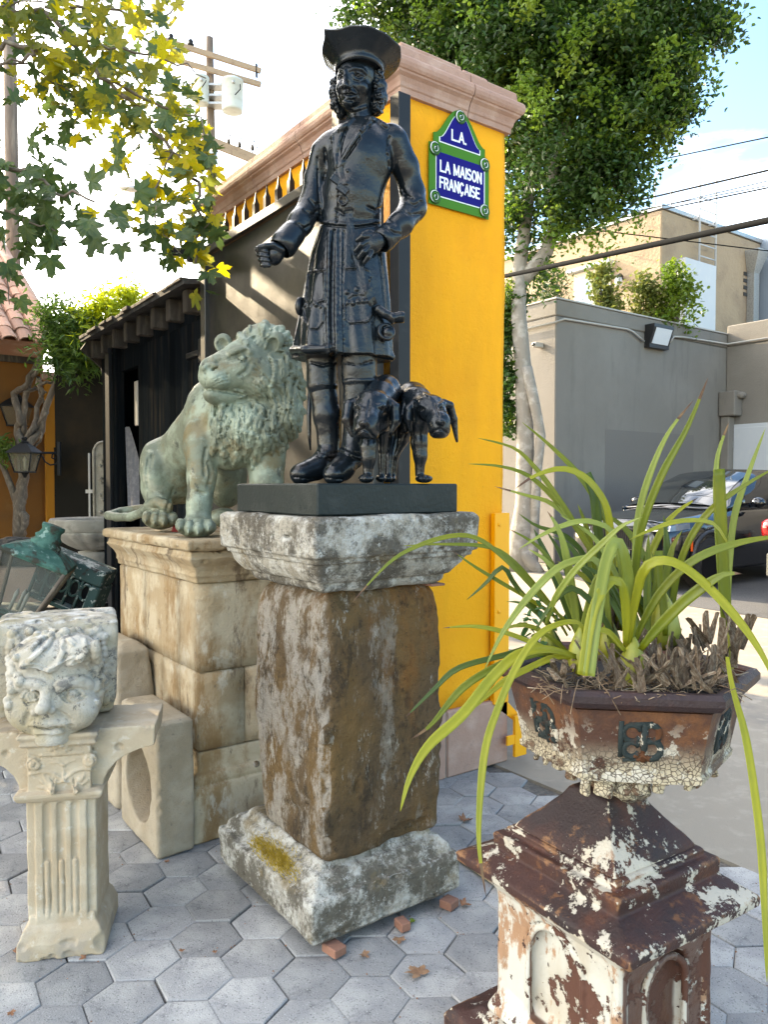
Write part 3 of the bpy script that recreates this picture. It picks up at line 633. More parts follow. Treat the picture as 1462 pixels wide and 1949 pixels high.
# local axes: x along the wall to the right, y away, z up; wall right end at x=0
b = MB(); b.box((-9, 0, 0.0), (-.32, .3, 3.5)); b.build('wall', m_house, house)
m_house_lit = mat('ochre_stucco_lit', (.42, .165, .004), [dict(col=(.32, .125, .006), scale=2, lo=.5, hi=.8, amt=.6)], rough=.8, bump=[(120, .003)])  # brighter copy of the ochre paints the pier as lit
b = MB(); b.box((-.317, -.06, 0.0), (0, .3, 2.98), .01); b.build('pier', m_house_lit, house)
b = MB(); b.box((-.36, -.075, 2.98), (.03, .3, 3.10), .012); b.build('pier_cap', m_pink, house)
for x in np.arange(-2.7, 0, .45): b = MB(); b.box((x, -.10, 0.0), (x + .44, -.0605 if x > -.4 else -.002, .56 + random.uniform(-.03, .03)), .02); b.build('base_stone', m_pink, house)
b = MB(); b.box((-9, -.05, 3.2), (-.325, -.002, 3.46)); b.build('eave_board', m_wood, house)
tl = MB(); n_t = 8
def tile_mesh():
    b = MB(); rings = []
    for t in (0, 1):
        ring = [(.105 * math.cos(a) * (1 - .14 * t), t * .46, .075 * math.sin(a) * (1 - .1 * t)) for a in np.linspace(0, math.pi, 7)]; ring += [(p[0] * .84, p[1], p[2] * .84 - .002) for p in ring[::-1]]; rings.append(ring)
    b.loft(rings, smooth=False); me = b.mesh('roof_tile'); me.materials.append(m_tile); return me
TILE = tile_mesh(); SL = R(30)
b = MB(); b.prism([(-.55, 3.42), (4.6, 3.42 + 5.15 * math.tan(SL)), (4.6, 3.2), (0.3, 3.2)], -9, -.34, Matrix(((0, 0, 1, 0), (1, 0, 0, 0), (0, 1, 0, 0), (0, 0, 0, 1)))); roof = b.build('roof', m_tile, house)
cnt = 0
for i in range(14):
    for j in range(13):
        if cnt >= 180: break
        x = -.42 - i * .225; y = -.62 + j * .38 * math.cos(SL); 
        link('roof_tile', TILE, None, roof, (x + random.uniform(-.012, .012), y, 3.435 + (y + .55) * math.tan(SL) + random.uniform(0, .015)), (SL + R(random.uniform(-2, 2)), 0, R(random.uniform(-2, 2)))); cnt += 1
b = MB(); b.tube([(-.30, -.62 + t, 3.47 + (t - .07) * math.tan(SL)) for t in np.linspace(0, 5.2, 12)], .12, 8); b.build('verge_tile', m_tile, house)
# dark panel fence between house and shed
fp = gd(132, 990, 10.6); fp[2] = 0
fence = thing('dark_panel_fence', 'dark brown metal panel fence with upright bars between the house and the shed', 'fence', tuple(fp), -YAW)
m_panel = mat('brown_sheet_metal', (.010, .0085, .006), [dict(col=(.022, .015, .008), scale=1.5, lo=.45, hi=.7)], rough=.7, spec=.1)
b = MB(); b.box((-.2, 0, 0), (1.6, .04, 1.98)); b.build('panel', m_panel, fence); b = MB(); b.box((-.2, .045, 1.93), (1.6, .075, 3.5)); b.build('panel', m_panel, fence)
for x in np.arange(.28, .62, .062): b = MB(); b.box((x, -.03, .45), (x + .022, -.002, 1.9)); b.build('bar', m_pipe, fence)
b = MB(); b.box((.24, -.026, 1.35), (.62, -.0305, 1.40)); b.build('rail', m_pipe, fence)

# ================================================================== grey building and tan building (right)
gbx, gby, ght = 10.86, 9.6, 4.86
gbld = thing('grey_building', 'low grey stucco building with a parapet behind the parked cars', 'building', (gbx, gby, 0))
def bp(b, name, m, par=gbld, **kw): return b.build(name, m, par, loc=(-gbx, -gby, 0) if par is gbld else None, **kw)
b = MB(); b.box((gbx, gby, 0), (17.5, 22, ght - .30), .02); bp(b, 'wall', m_grey)
b = MB(); b.box((16.54, 2.0, 0), (24, gby - .004, 4.58), .02); bp(b, 'wing_wall', m_grey)
b = MB(); b.box((gbx - .01, gby - .012, ght - .296), (16.9, 22, ght), .02); bp(b, 'parapet', m_grey)
b = MB(); b.box((16.53, 2.0, 4.584), (24, gby - .02, 5.05), .02); bp(b, 'wing_parapet', m_grey)
b = MB(); b.box((gbx - .03, gby - .03, ght + .002), (16.9, gby + .2, ght + .03)); b.box((gbx - .03, gby + .204, ght + .002), (gbx + .2, 22, ght + .03)); bp(b, 'parapet_cap', m_pipe)
b = MB(); b.box((12.3, gby - .004, .9), (15.3, gby + .05, 2.55)); bp(b, 'paint_patch', m_patch)
# conduit
def P3(px, py): p = gy(px, py, gby - .05); return tuple(p)
b = MB(); b.tube([(gbx - .05, gby + 4, 4.42), (gbx - .05, gby - .03, 4.42), P3(1075, 607), P3(1195, 627), P3(1205, 632), P3(1226, 650)], .022, 6); b.tube([P3(1275, 652), P3(1283, 641), P3(1300, 642), (16.49, gby - .06, P3(1383, 655)[2]), (16.49, 6, P3(1383, 655)[2] - .02)], .022, 6); bp(b, 'conduit', m_pipe)
wl = thing('wall_light', 'large dark flood light with a glass front on the grey building wall', 'flood light', tuple(gy(1245, 641, gby)), 0)
b = MB(); Mx = Matrix(((0, 0, 1, 0), (1, 0, 0, 0), (0, 1, 0, 0), (0, 0, 0, 1)))
b.prism([(-.004, -.26), (-.004, .20), (-.24, .20), (-.24, .13), (-.13, -.19), (-.13, -.26)], -.33, .33, Mx); b.build('housing', m_black, wl)
b = MB(); b.prism([(-.245, .12), (-.25, .12), (-.14, -.18), (-.135, -.18)], -.27, .27, Mx); b.build('lens', m_lens, wl)
cp_ = gx(1032, 657, gbx); wc = thing('security_camera', 'small grey camera on the shaded side of the grey building beside the tree', 'camera', (gbx, cp_[1], cp_[2]))
b = MB(); b.box((-.22, -.05, -.06), (-.004, .05, .03), .01); b.build('body', m_pipe, wc); b = MB(); b.lathe([(.03, 0), (.03, .03)], 10, M=Matrix.Translation((-.22, 0, -.015)) @ Matrix.Rotation(R(-90), 4, 'Y')); b.build('lens', m_black, wc)
# door on the wing
dr = gx(1392, 810, 16.54); dd = thing('white_door', 'white painted door in the grey wing wall above the black car', 'door', (16.535, dr[1] - .02, 0))
b = MB(); b.box((-.05, -1.15, 0), (-.005, 0, 2.82), .005); b.build('frame', m_white, dd); b = MB(); b.box((-.07, -1.07, .02), (-.052, -.08, 2.74), .006); b.build('leaf', m_white, dd)
for z in (2.3, 1.2): b = MB(); b.box((-.085, -.10, z), (-.0705, -.07, z + .14)); b.build('hinge', m_metal, dd)
gp0 = gx(1372, 757, 16.5); b = MB(); b.box((16.30, gp0[1] - .62, gp0[2] - .07), (16.52, gp0[1] + .10, gp0[2] + .07), .05); bp(b, 'canopy', m_grey)
b = MB(); b.box((16.28, 9.36, 0), (16.52, 9.57, 3.0), .02); b.box((16.22, 9.20, 3.004), (16.525, 9.585, 3.55), .02); bp(b, 'rain_pipe', m_grey)
# tan upper building
t0 = gd(1260, 390, 19.5); tx, ty, tz = t0; th_ = tz
tan = thing('tan_building', 'tan stucco upper storey standing behind the grey parapet, lit from the left', 'building', (tx, ty, 0))
def tp(b, name, m, **kw): return b.build(name, m, tan, loc=(-tx, -ty, 0), **kw)
b = MB(); b.box((tx, ty, 4.2), (tx + 4.75, ty + 14, th_ - .1), .03); tp(b, 'wall', m_tan)
b = MB(); b.box((tx - .04, ty - .04, th_ - .098), (tx + 4.8, ty + 14, th_ + .02), .01); tp(b, 'roof_flashing', m_metal)
for i in range(9): b = MB(); y = ty + 3.2 + i * .35; b.box((tx + .3, y, th_ + .03), (tx + .36, y + .06, th_ + .32)); tp(b, 'railing_post', m_white)
b = MB(); b.box((tx + .29, ty + 3.1, th_ + .325), (tx + .37, ty + 6.3, th_ + .36)); tp(b, 'railing', m_white)
wa = gx(1108, 545, tx); wb_ = gx(1162, 505, tx)
zt = wb_[2] - .05; b = MB(); b.box((tx - .05, wb_[1] - .05, zt - 2.6), (tx - .003, wa[1] + .25, zt + .06), .01); wf = tp(b, 'window', m_beige)
for y0_, y1_ in ((wb_[1] + .08, (wa[1] + wb_[1]) / 2 + .02), ((wa[1] + wb_[1]) / 2 + .12, wa[1] + .12)):
    b = MB(); b.box((tx - .056, y0_, zt - 2.4), (tx - .051, y1_, zt - .1)); b.build('pane', m_pane, wf)
b = MB(); b.box((tx - .22, wb_[1] - .12, zt + .07), (tx - .003, wa[1] + .4, zt + .16), .01); tp(b, 'window_canopy', m_white)
b = MB(); b.box((tx - .18, wb_[1] - .13, zt - .28), (tx - .1, wb_[1] - .06, zt + .065)); tp(b, 'canopy_bracket', m_beige)
lp = gx(1187, 535, tx); wlamp = thing('porch_lamp', 'small black wall lantern beside the upper window of the tan building', 'wall lamp', (tx, lp[1], lp[2]))
b = MB(); b.lathe([(.02, .15), (.10, .12), (.13, .06), (.09, .05)], 10, c=(-.2, 0, 0)); b.tube([(-.003, 0, .02), (-.1, 0, .16), (-.2, 0, .15)], .02, 6); b.build('bracket', m_black, wlamp); b = MB(); b.lathe([(.09, .048), (.10, -.15), (.04, -.17)], 10, c=(-.2, 0, 0)); b.build('globe', m_lens, wlamp)
# ladder cage
lx0 = gy(1297, 490, ty - .2); lx1 = gy(1356, 490, ty - .2); ladz = gy(1325, 500, ty - .2)[2]; zlow = gy(1325, 620, ty - .2)[2] - .6
lad = thing('roof_ladder', 'white steel roof ladder with hooped handrails and a sheet metal guard on the tan wall', 'ladder', (lx0[0], ty - .2, 4.9))
O = np.array([lx0[0], ty - .2, 4.9])
b = MB(); b.box((0, -.12, zlow - 4.9), (lx1[0] - lx0[0] - .0, .17, ladz - 4.9), .01); b.build('guard_panel', m_white, lad)
def lz(py, px=1320): return gy(px, py, ty - .2)[2] - 4.9
xa_, xb_ = gy(1319, 400, ty)[0] - O[0], gy(1350, 400, ty)[0] - O[0]
for x, yo in ((xa_, 0.), (xb_, 0.)):
    b = MB(); zt_ = lz(292 if x == xa_ else 305); b.tube([(x, yo, ladz - 4.9 - .3), (x, yo, zt_ - .12), (x, yo + .04, zt_ - .03), (x, yo + .14, zt_), (x, yo + 1.2, zt_), (x, yo + 1.3, zt_ - .05), (x, yo + 1.34, zt_ - .15), (x, yo + 1.34, th_ - 4.9)], .028, 8); b.build('handrail', m_white, lad)
for k in range(7): b = MB(); z = ladz - 4.9 - .1 + k * .30; b.tube([(xa_, 0, z), (xb_, 0, z)], .018, 6); b.build('rung', m_white, lad)
for z in (ladz - 4.9 + 1.15,):
    for x in (xa_, xb_): b = MB(); b.box((x - .03, .03, z), (x + .03, .2, z + .06)); b.build('bracket', m_white, lad)
# vent, downpipe and blue grey end of the tan building
v0 = gy(1424, 542, ty); b = MB()
for k in range(4): b.box((v0[0] - .25, ty - .02, v0[2] - .35 + k * .19), (v0[0] + .2, ty - .004, v0[2] - .25 + k * .19))
vent = tp(b, 'wall_vent', m_black)
d0 = gy(1440, 500, ty - .2); b = MB(); b.loft([[(d0[0] - s_ * .5, ty - .02 - s_ * .7, z), (d0[0] + s_ * .5, ty - .02 - s_ * .7, z), (d0[0] + s_ * .5, ty - .012, z), (d0[0] - s_ * .5, ty - .012, z)] for s_, z in ((.28, 4.5), (.28, d0[2] - .3), (.55, d0[2] + .25), (.55, d0[2] + .32))]); tp(b, 'rain_hopper', m_metal)
m_blueg = mat('blue_grey_cladding', (.22, .27, .33), [], rough=.4); b = MB(); b.box((tx + 4.76, ty - .9, 4.2), (tx + 9, ty + 5, th_ + .1)); tp(b, 'end_bay', m_blueg)
b = MB(); b.box((tx + 4.75, ty - .95, 5.2), (tx + 4.7601, ty - .905, 6.6)); tp(b, 'bay_window', m_pane)

# ================================================================== utility pole, wires
up = gd(402, 300, 24); upole = thing('utility_pole', 'wooden utility pole with two pairs of crossarms and grey transformers beyond the yellow wall', 'utility pole', (up[0], up[1], 0), -YAW)
def uz(py): return gd(402, py, 24)[2]
def ux(px): return (px - 402) * 24 / FPX
b = MB(); b.tube([(.15, 0, 0), (.06, 0, uz(600)), (0, 0, uz(290)), (-.03, 0, uz(73))], [.17, .15, .135, .115], 12); b.build('pole', m_pole, upole)
def arm(pxl, pyl, pxr, pyr, th, name='crossarm'):
    a = gd(pxl, pyl, 24.2); c = gd(pxr, pyr, 23.6); la = Vector((ux(pxl), -.25, a[2])); lc = Vector((ux(pxr), -.25, c[2])); d = lc - la; b = MB()
    Mt = Matrix.Translation(la) @ d.to_track_quat('X', 'Z').to_matrix().to_4x4(); b.box((0, -.05, -th / 2), (d.length, .05, th / 2), .006, Mt); return b.build(name, m_arm, upole)
arm(322, 94, 498, 131, .15); arm(322, 125, 498, 157, .15); arm(388, 272, 492, 298, .17); arm(388, 282, 488, 306, .12)
b = MB(); b.box((ux(489), -.3, uz(156)), (ux(492), -.2, uz(132))); b.build('arm_spacer', m_dark, upole)
for px, py in ((369, 96), (333, 86)): b = MB(); z = uz(py + 2); b.lathe([(.03, -.05), (.03, .1), (.10, .12), (.10, .17), (.05, .19), (.08, .24), (.05, .30)], 10, c=(ux(px), -.25, z - .1)); b.build('insulator', m_dark, upole)
def tank(px0, px1, pyt, pyb):
    r_ = (ux(px1) - ux(px0)) / 2; xc = (ux(px0) + ux(px1)) / 2; z0, z1 = uz(pyb), uz(pyt); b = MB()
    b.lathe([(.02, z0 + .03), (r_ * .93, z0 + .0), (r_ * .95, z0 + .06), (r_, z0 + .1), (r_, z1 - .1), (r_ * 1.05, z1 - .09), (r_ * 1.05, z1 - .03), (r_ * .8, z1 + .02), (.02, z1 + .05)], 24, c=(xc, -.35, 0)); tk = b.build('transformer', m_tank, upole)
    b = MB(); b.tube([(xc + r_ * .9, -.6, z1 - .25), (xc + r_ * .95, -.68, z0 + .5), (xc + r_ * .5, -.75, z0 + .3)], .015, 5); b.build('cable', m_rub, tk); b = MB(); b.lathe([(.05, 0), (.04, .08)], 8, M=Matrix.Translation((xc + r_ * .3, -.35 - r_ * .9, z1 - .22)) @ Matrix.Rotation(R(90), 4, 'X')); b.build('bushing', m_metal, tk)
tank(427, 466, 165, 224); tank(376, 403, 158, 210)
b = MB()
for py in (170, 190, 205): b.box((ux(398), -.35, uz(py + 4)), (ux(428), .05, uz(py)))
b.build('tank_bracket', m_metal, upole)
for px in (438, 458, 482):
    b = MB(); z = uz(270 + (px - 388) * .25); b.tube([(ux(px), -.25, z - .1), (ux(px + 4), -.4, z + .25), (ux(px + 12), -.4, z - .05)], .02, 5); b.lathe([(.05, .0), (.06, .08), (.03, .16)], 8, c=(ux(px), -.25, z)); b.build('cutout_fuse', m_dark, upole)
b = MB(); b.box((-.18, -.3, uz(310)), (.18, .14, uz(280)), .02); b.build('pole_band', m_metal, upole)
p2 = gd(22, 300, 17); p2[2] = 0; b = MB(); b.tube([tuple(p2), (p2[0], p2[1], 12.6)], [.16, .13], 12); o = b.build('telegraph_pole', m_pole); tag(o, 'plain wooden pole partly hidden by the sycamore leaves at the far left', 'utility pole')
sl = gd(250, 365, 22); lampo = thing('street_lamp', 'grey cobra head street lamp on a thin arm showing through the sycamore leaves', 'street lamp', tuple(gd(410, 420, 22)), -YAW)
def lv(px, py): p = gd(px, py, 22) - gd(410, 420, 22); return (p @ RV, p @ F0, p[2])
b = MB(); c0 = np.array(lv(250, 360)); b.lathe([(.01, -.36), (.11, -.3), (.17, -.1), (.15, .15), (.07, .36), (.05, .4)], 12, M=Matrix.Translation(c0) @ Matrix.Rotation(R(96), 4, 'Y') @ Matrix.Scale(.55, 4, (1, 0, 0))); b.build('lamp_head', m_metal, lampo)
b = MB(); b.tube([lv(272, 364), lv(330, 372), lv(385, 400), lv(410, 428)], .04, 8); b.build('lamp_arm', m_metal, lampo); b = MB(); b.tube([(0, 0, -.1), (0, 0, -8.4)], [.06, .09], 8); b.build('lamp_post', m_metal, lampo)
# overhead wires on the right
def wire(a, c, rad, label, sag=.0):
    a = np.array(a); c = np.array(c); d = c - a; a2 = a - d * .25; c2 = c + d * .6
    b = MB(); b.tube([tuple(a2 + (c2 - a2) * t - np.array([0, 0, sag * 4 * t * (1 - t)])) for t in np.linspace(0, 1, 12)], rad, 7); o = b.build('overhead_wire', m_rub); return tag(o, label, 'wire', 'overhead wires crossing in front of the tan building')
wire(gd(985, 521, 12.5), gd(1462, 420, 7.6), .035, 'thickest twisted black cable sloping low across the tan building')
wire(gd(1010, 356, 22), gd(1462, 262, 13), .012, 'highest thin wire against the blue sky right of the ficus'); wire(gd(1030, 425, 22), gd(1462, 325, 13), .018, 'second highest wire passing through the ladder hoops')
wire(gd(1010, 452, 22), gd(1462, 345, 13), .009, 'thin grey wire just under the second highest wire'); wire(gd(1010, 440, 22), gd(1462, 354, 13), .009, 'thinnest of the three close wires on the right')
wire(gd(1040, 445, 22), gd(1462, 358, 13), .014, 'dark wire meeting the corner of the tan roof'); wire(gd(1080, 432, 16), gd(1462, 478, 16), .012, 'thin wire sloping down to the right across the tan wall')
# paint twisted cable as helix strands
# ================================================================== trees and climbing plants
def leafmat(name, c, c2, trans=.45, rough=.45, sc=3.): return mat(name, c, [dict(col=c2, scale=sc, lo=.4, hi=.65)], rough=rough, trans=trans, rand=.12)
m_lf_g = leafmat('sycamore_leaf_green', (.058, .105, .030), (.095, .135, .030), .48)
m_lf_y = leafmat('sycamore_leaf_yellow', (.62, .50, .015), (.48, .45, .02), .68)
m_lf_o = leafmat('sycamore_leaf_olive', (.28, .26, .03), (.16, .19, .03), .6)
m_fic = leafmat('ficus_leaf_dark', (.030, .075, .012), (.055, .115, .016), .36, .4, 1.2)  # darkened leaf colour paints in the shaded inside of the ficus crown
m_fic2 = leafmat('ficus_leaf_bright', (.12, .21, .02), (.19, .26, .025), .5, .35, 1.2)  # brighter leaf colour stands for the lit outer leaves of the ficus
m_wis = leafmat('wisteria_leaf', (.06, .12, .02), (.12, .19, .025), .5)
m_wisy = leafmat('wisteria_leaf_sunlit', (.38, .42, .02), (.26, .33, .02), .6)  # yellow colour paints sunlight on the right part of the vine
m_shr = leafmat('shrub_leaf', (.20, .22, .05), (.12, .16, .035), .45)
def syc_leaf(seed):
    r_ = random.Random(seed); prof = [(0, 1.0), (9, .82), (15, .87), (22, .64), (32, .50), (41, .74), (49, .73), (56, .94), (64, .74), (73, .66), (86, .44), (97, .58), (110, .70), (122, .52), (140, .34), (160, .26), (174, .10)]
    V = [(0, 0, 0)]; L_ = []
    for sgn in (1, -1):
        for a, rd in prof:
            if sgn < 0 and a in (0,): continue
            rd *= 1 + r_.uniform(-.07, .07); L_.append((sgn * a, rd))
    L_.sort(key=lambda t: t[0])
    cv = r_.uniform(.1, .35); fo = r_.uniform(.05, .3)
    for a, rd in L_:
        x, y = rd * math.sin(R(a)), rd * math.cos(R(a)); V.append((x, y, fo * abs(x) - cv * rd * rd * .5 + r_.uniform(-.04, .04)))
    n = len(L_); Fs = [(0, 1 + (i + 1) % n, 1 + i) for i in range(n)]
    V = np.array(V); V[:, 1] += .1
    return V, np.array(Fs)
SYC = [syc_leaf(s) for s in range(5)]
def mesh_of(V, Fs, name, m, size=1.):
    me = np_mesh(name, np.asarray(V) * size, [np.asarray(Fs)], smooth=False); me.materials.append(m); return me
def rand_rot(n, up=.0, g=RNG):
    """n random rotation matrices, normals pulled upward by up"""
    nn = g.normal(size=(n, 3)); nn[:, 2] = np.abs(nn[:, 2]) + up; nn /= np.linalg.norm(nn, axis=1)[:, None]
    t = g.normal(size=(n, 3)); t -= (t * nn).sum(1)[:, None] * nn; t /= np.linalg.norm(t, axis=1)[:, None]; b = np.cross(nn, t)
    return np.stack([b, t, nn], 2)
def scatter(V, Fs, P, M, sz, name):
    V = np.asarray(V); n = len(P); A = np.einsum('nij,kj->nki', M, V) * np.asarray(sz)[:, None, None] + np.asarray(P)[:, None, :]
    return np_mesh(name, A.reshape(-1, 3), [(np.asarray(Fs)[None] + (np.arange(n) * len(V))[:, None, None]).reshape(-1, np.asarray(Fs).shape[1])], smooth=False)
# ------------------------------------------------------------------ sycamore overhead at the left
TB = np.array([-1.9, 6.2, 0.])
syc = thing('sycamore_tree', 'sycamore branches with big lobed green and yellow leaves hanging in from the upper left', 'tree', tuple(TB))
BR = [([(-260, 120), (-40, 30), (85, 18), (130, 70), (190, 150), (260, 210), (330, 290), (372, 350), (378, 440), (372, 500)], 5.0, 4.2, .020, .115, 125), ([(85, 14), (200, 20), (300, 35), (350, 10)], 4.9, 4.9, .012, .16, 62), ([(130, 70), (230, 95), (320, 115), (392, 150)], 4.8, 4.7, .010, .17, 74),
      ([(190, 150), (290, 200), (370, 220), (415, 290)], 4.6, 4.4, .010, .15, 70), ([(330, 290), (295, 370), (300, 440), (350, 490)], 4.4, 4.2, .007, .10, 36), ([(-220, 260), (-60, 300), (30, 320), (110, 365), (180, 385)], 3.6, 3.4, .014, .11, 46), ([(-60, 380), (40, 410), (105, 440)], 3.6, 3.5, .008, .10, 34),
      ([(-140, 110), (0, 85), (55, 80), (68, 105), (40, 122), (-60, 130)], 4.6, 4.6, .018, .02, 0), ([(-40, 120), (60, 130), (130, 170), (150, 215)], 4.8, 5.0, .008, .13, 46), ([(-60, 480), (10, 520), (18, 580)], 4.0, 4.0, .006, .06, 10), ([(330, 290), (250, 300), (215, 315)], 4.4, 4.3, .004, .05, 6), ([(295, 370), (262, 395), (235, 440)], 4.4, 4.3, .004, .07, 8),
      ([(-40, 20), (40, 10), (110, 5)], 4.7, 5.0, .01, .14, 34), ([(130, 70), (150, 130), (150, 190), (110, 235)], 5.3, 5.2, .007, .13, 40), ([(160, 200), (120, 240), (95, 265)], 5.2, 5.1, .005, .02, 2), ([(330, 290), (400, 320), (418, 345)], 4.4, 4.3, .004, .07, 14), ([(378, 440), (400, 410), (405, 380)], 4.3, 4.2, .004, .06, 12)]
LP = []
g_ = np.random.default_rng(11)
for pts, da, db, rad, spread, nl in BR:
    n = len(pts); P = np.array([gd(px, py, da + (db - da) * i / (n - 1)) for i, (px, py) in enumerate(pts)])
    T = np.linspace(0, n - 1, n * 4 - 3); C = np.stack([np.interp(T, np.arange(n), P[:, k]) for k in range(3)], 1); C[1:-1] += g_.normal(size=(len(C) - 2, 3)) * .012
    b = MB(); b.tube([tuple(c - TB) for c in C], list(np.linspace(rad, rad * .35, len(C))), 6); b.build('branch', m_sbark, syc)
    for _ in range(int(nl * 1.4)):
        t = g_.uniform(.12, 1) * (n - 1); c = np.array([np.interp(t, np.arange(n), P[:, k]) for k in range(3)]); p = c + g_.normal(size=3) * spread
        px_ = 731 + FPX * ((p - CP) @ RV) / ((p - CP) @ F0)
        py_ = 974.5 - FPX * ((p - CP) @ UV) / ((p - CP) @ FV)
        if px_ > (345 if py_ < 150 else 392 if py_ < 240 else 418): continue
        LP.append((p, c))
b = MB(); b.tube([(0, 0, 0), (.1, 0, 1.5), (.05, .1, 3.0), (.4, -.3, 4.2), (1.0, -.4, 4.9)], [.20, .16, .14, .1, .05], 12); b.tube([(.05, .1, 3.0), (-.2, .9, 4.2), (.3, 1.6, 5.0)], [.11, .08, .04], 8); b.build('trunk', m_sbark, syc)
LV = {}
for k, m in (('g', m_lf_g), ('y', m_lf_y), ('o', m_lf_o)): LV[k] = [mesh_of(V, Fs, 'leaf', m) for V, Fs in SYC]
order = sorted(range(len(LP)), key=lambda i: (LP[i][0] - CP) @ F0); rest = {'g': [], 'y': [], 'o': []}
for r_i, i in enumerate(order):
    p, c = LP[i]; x = g_.random(); D_ = (p - CP) @ F0
    kk = 'g' if D_ < 4.2 and x < .9 else ('y' if x < (.24 if p[2] > 3.3 else .42) else ('o' if x < .62 else 'g'))
    sz = g_.uniform(.048, .098); nrm = g_.normal(size=3) * .55 + np.array([0, 0, .45]) - F0 * g_.uniform(.1, .9); nrm /= np.linalg.norm(nrm)
    tip = (p - c) + np.array([0, 0, -.12]) + g_.normal(size=3) * .05; tip -= nrm * (tip @ nrm); tip /= np.linalg.norm(tip) + 1e-6; Mx = Matrix(np.stack([np.cross(tip, nrm), tip, nrm], 1).tolist()).to_4x4()
    if r_i < 300:
        o = link('leaf', LV[kk][i % 5], None, syc); o.matrix_local = Matrix.Translation(tuple(p - TB)) @ Mx @ Matrix.Scale(sz, 4)
    else: rest[kk].append((p - TB, np.array(Mx.to_3x3()), sz, i % 5))
# crown outside the picture that shades the yard
NC = 15500; P = []; cl = g_.uniform([-3.8, 5.0, 2.4], [1.6, 9.4, 7.2], size=(330, 3))
while len(P) < NC:
    c = cl[g_.integers(len(cl))]; p = c + g_.normal(size=3) * .33
    d = p - CP; D_ = d @ F0; u_ = d @ RV
    if D_ > 0 and u_ / D_ > -.535: continue
    if p[2] < 2.4: continue
    t_ = (2.05 - p[0]) / -SUN_DIR.x; hy, hz = p[1] - t_ * SUN_DIR.y, p[2] - t_ * SUN_DIR.z          # gap in the leaves that lets the sun reach the gate
    if 3.0 < hy < 4.6 and .9 < hz < 2.82 - (4.45 - hy) * .54 and not (.22 < (hz - .54 * hy) % .62 < .34): continue
    P.append(p)
for i, p in enumerate(P):
    kk = 'g' if i % 3 else ('y' if i % 2 else 'o'); nrm = g_.normal(size=3) * .6 + np.array([-.1, .5, .6]); nrm /= np.linalg.norm(nrm); t = g_.normal(size=3); t -= nrm * (t @ nrm); t /= np.linalg.norm(t)
    rest[kk].append((p - TB, np.stack([np.cross(t, nrm), t, nrm], 1), g_.uniform(.10, .15), i % 5))
for kk, m in (('g', m_lf_g), ('y', m_lf_y), ('o', m_lf_o)):
    Vs = []; Fs_ = []; n0 = 0
    for p, M_, sz, j in rest[kk]: V, Fs = SYC[j]; Vs.append((V @ M_.T) * sz + p); Fs_.append(Fs + n0); n0 += len(V)
    link('crown', np_mesh('crown', np.concatenate(Vs), [np.concatenate(Fs_)], smooth=False), m, syc, kind='stuff')
# ------------------------------------------------------------------ small-leaved plants built from clumps
OV = np.array([(0, 0, 0), (.27, .3, .07), (.22, .72, .05), (0, 1, -.06), (-.22, .72, .05), (-.27, .3, .07)]); OF = np.array([(0, 1, 2, 3), (0, 3, 4, 5)])
LN = np.array([(0, 0, 0), (.12, .35, .03), (0, 1, -.1), (-.12, .35, .03)]); LNF = np.array([(0, 1, 2), (0, 2, 3)])
def clumps(blobs, n_cl, per, rc, g, shell=(.5, 1.0), flat=1.):
    P = []; w_ = np.array([b[3] ** 2 for b in blobs]); w_ = w_ / w_.sum()
    for _ in range(n_cl):
        b = blobs[g.choice(len(blobs), p=w_)]; d = g.normal(size=3); d /= np.linalg.norm(d); c = np.array(b[:3]) + d * b[3] * g.uniform(*shell) * np.array([1, 1, flat])
        P.append(c + g.normal(size=(per, 3)) * rc)
    return np.concatenate(P)
def foliage(name, P, V, Fs, m, parent, base, sz, g, up=.3, kind='stuff'):
    M_ = rand_rot(len(P), up, g); return link(name, scatter(V, Fs, P - base, M_, g.uniform(sz[0], sz[1], len(P)), name), m, parent, kind=kind)
tb = gz(985, 1088); fic = thing('ficus_tree', 'tall ficus with pale trunks and dense glossy crown rising behind the yellow pier', 'tree', tuple(tb))
g_ = np.random.default_rng(5)
def fp_(px, py, D): return gd(px, py, D) - tb
def trunk(pts, rad, name='trunk', m=m_bark): 
    P = [fp_(*p) for p in pts]; n = len(P); T = np.linspace(0, n - 1, n * 3 - 2); C = [tuple(np.interp(t, np.arange(n), [p[k] for p in P]) for k in range(3)) for t in T]
    b = MB(); b.tube(C, list(np.interp(T, np.arange(n), rad)), 12); return b.build(name, m, fic)
trunk([(985, 1092, 13.2), (1000, 960, 13.2), (1000, 830, 13.2), (996, 700, 13.2), (987, 600, 13.2), (990, 500, 13.3), (1004, 400, 13.4), (1012, 300, 13.5), (1030, 180, 13.6), (1060, 90, 13.7)], [.26, .17, .145, .14, .13, .12, .10, .09, .07, .05])
trunk([(1005, 1092, 13.1), (1016, 1010, 13.1), (1022, 900, 13.0), (1030, 830, 13.0), (1016, 760, 13.0), (1002, 700, 13.1)], [.17, .09, .08, .08, .09, .10])
trunk([(990, 540, 13.3), (1040, 480, 13.2), (1056, 430, 13.2), (1050, 330, 13.1), (1080, 230, 13.0), (1120, 140, 13.0)], [.13, .12, .10, .09, .07, .05]); trunk([(1050, 380, 13.2), (1090, 300, 13.0), (1180, 200, 13.0), (1260, 130, 13.0)], [.07, .06, .05, .03]); trunk([(1012, 300, 13.5), (960, 200, 13.6), (880, 120, 13.8)], [.08, .06, .03])
for px in (960, 1030): trunk([(990, 1050, 13.15), (px, 1092, 13.1 - (px > 1000) * .2)], [.17, .08], 'root')
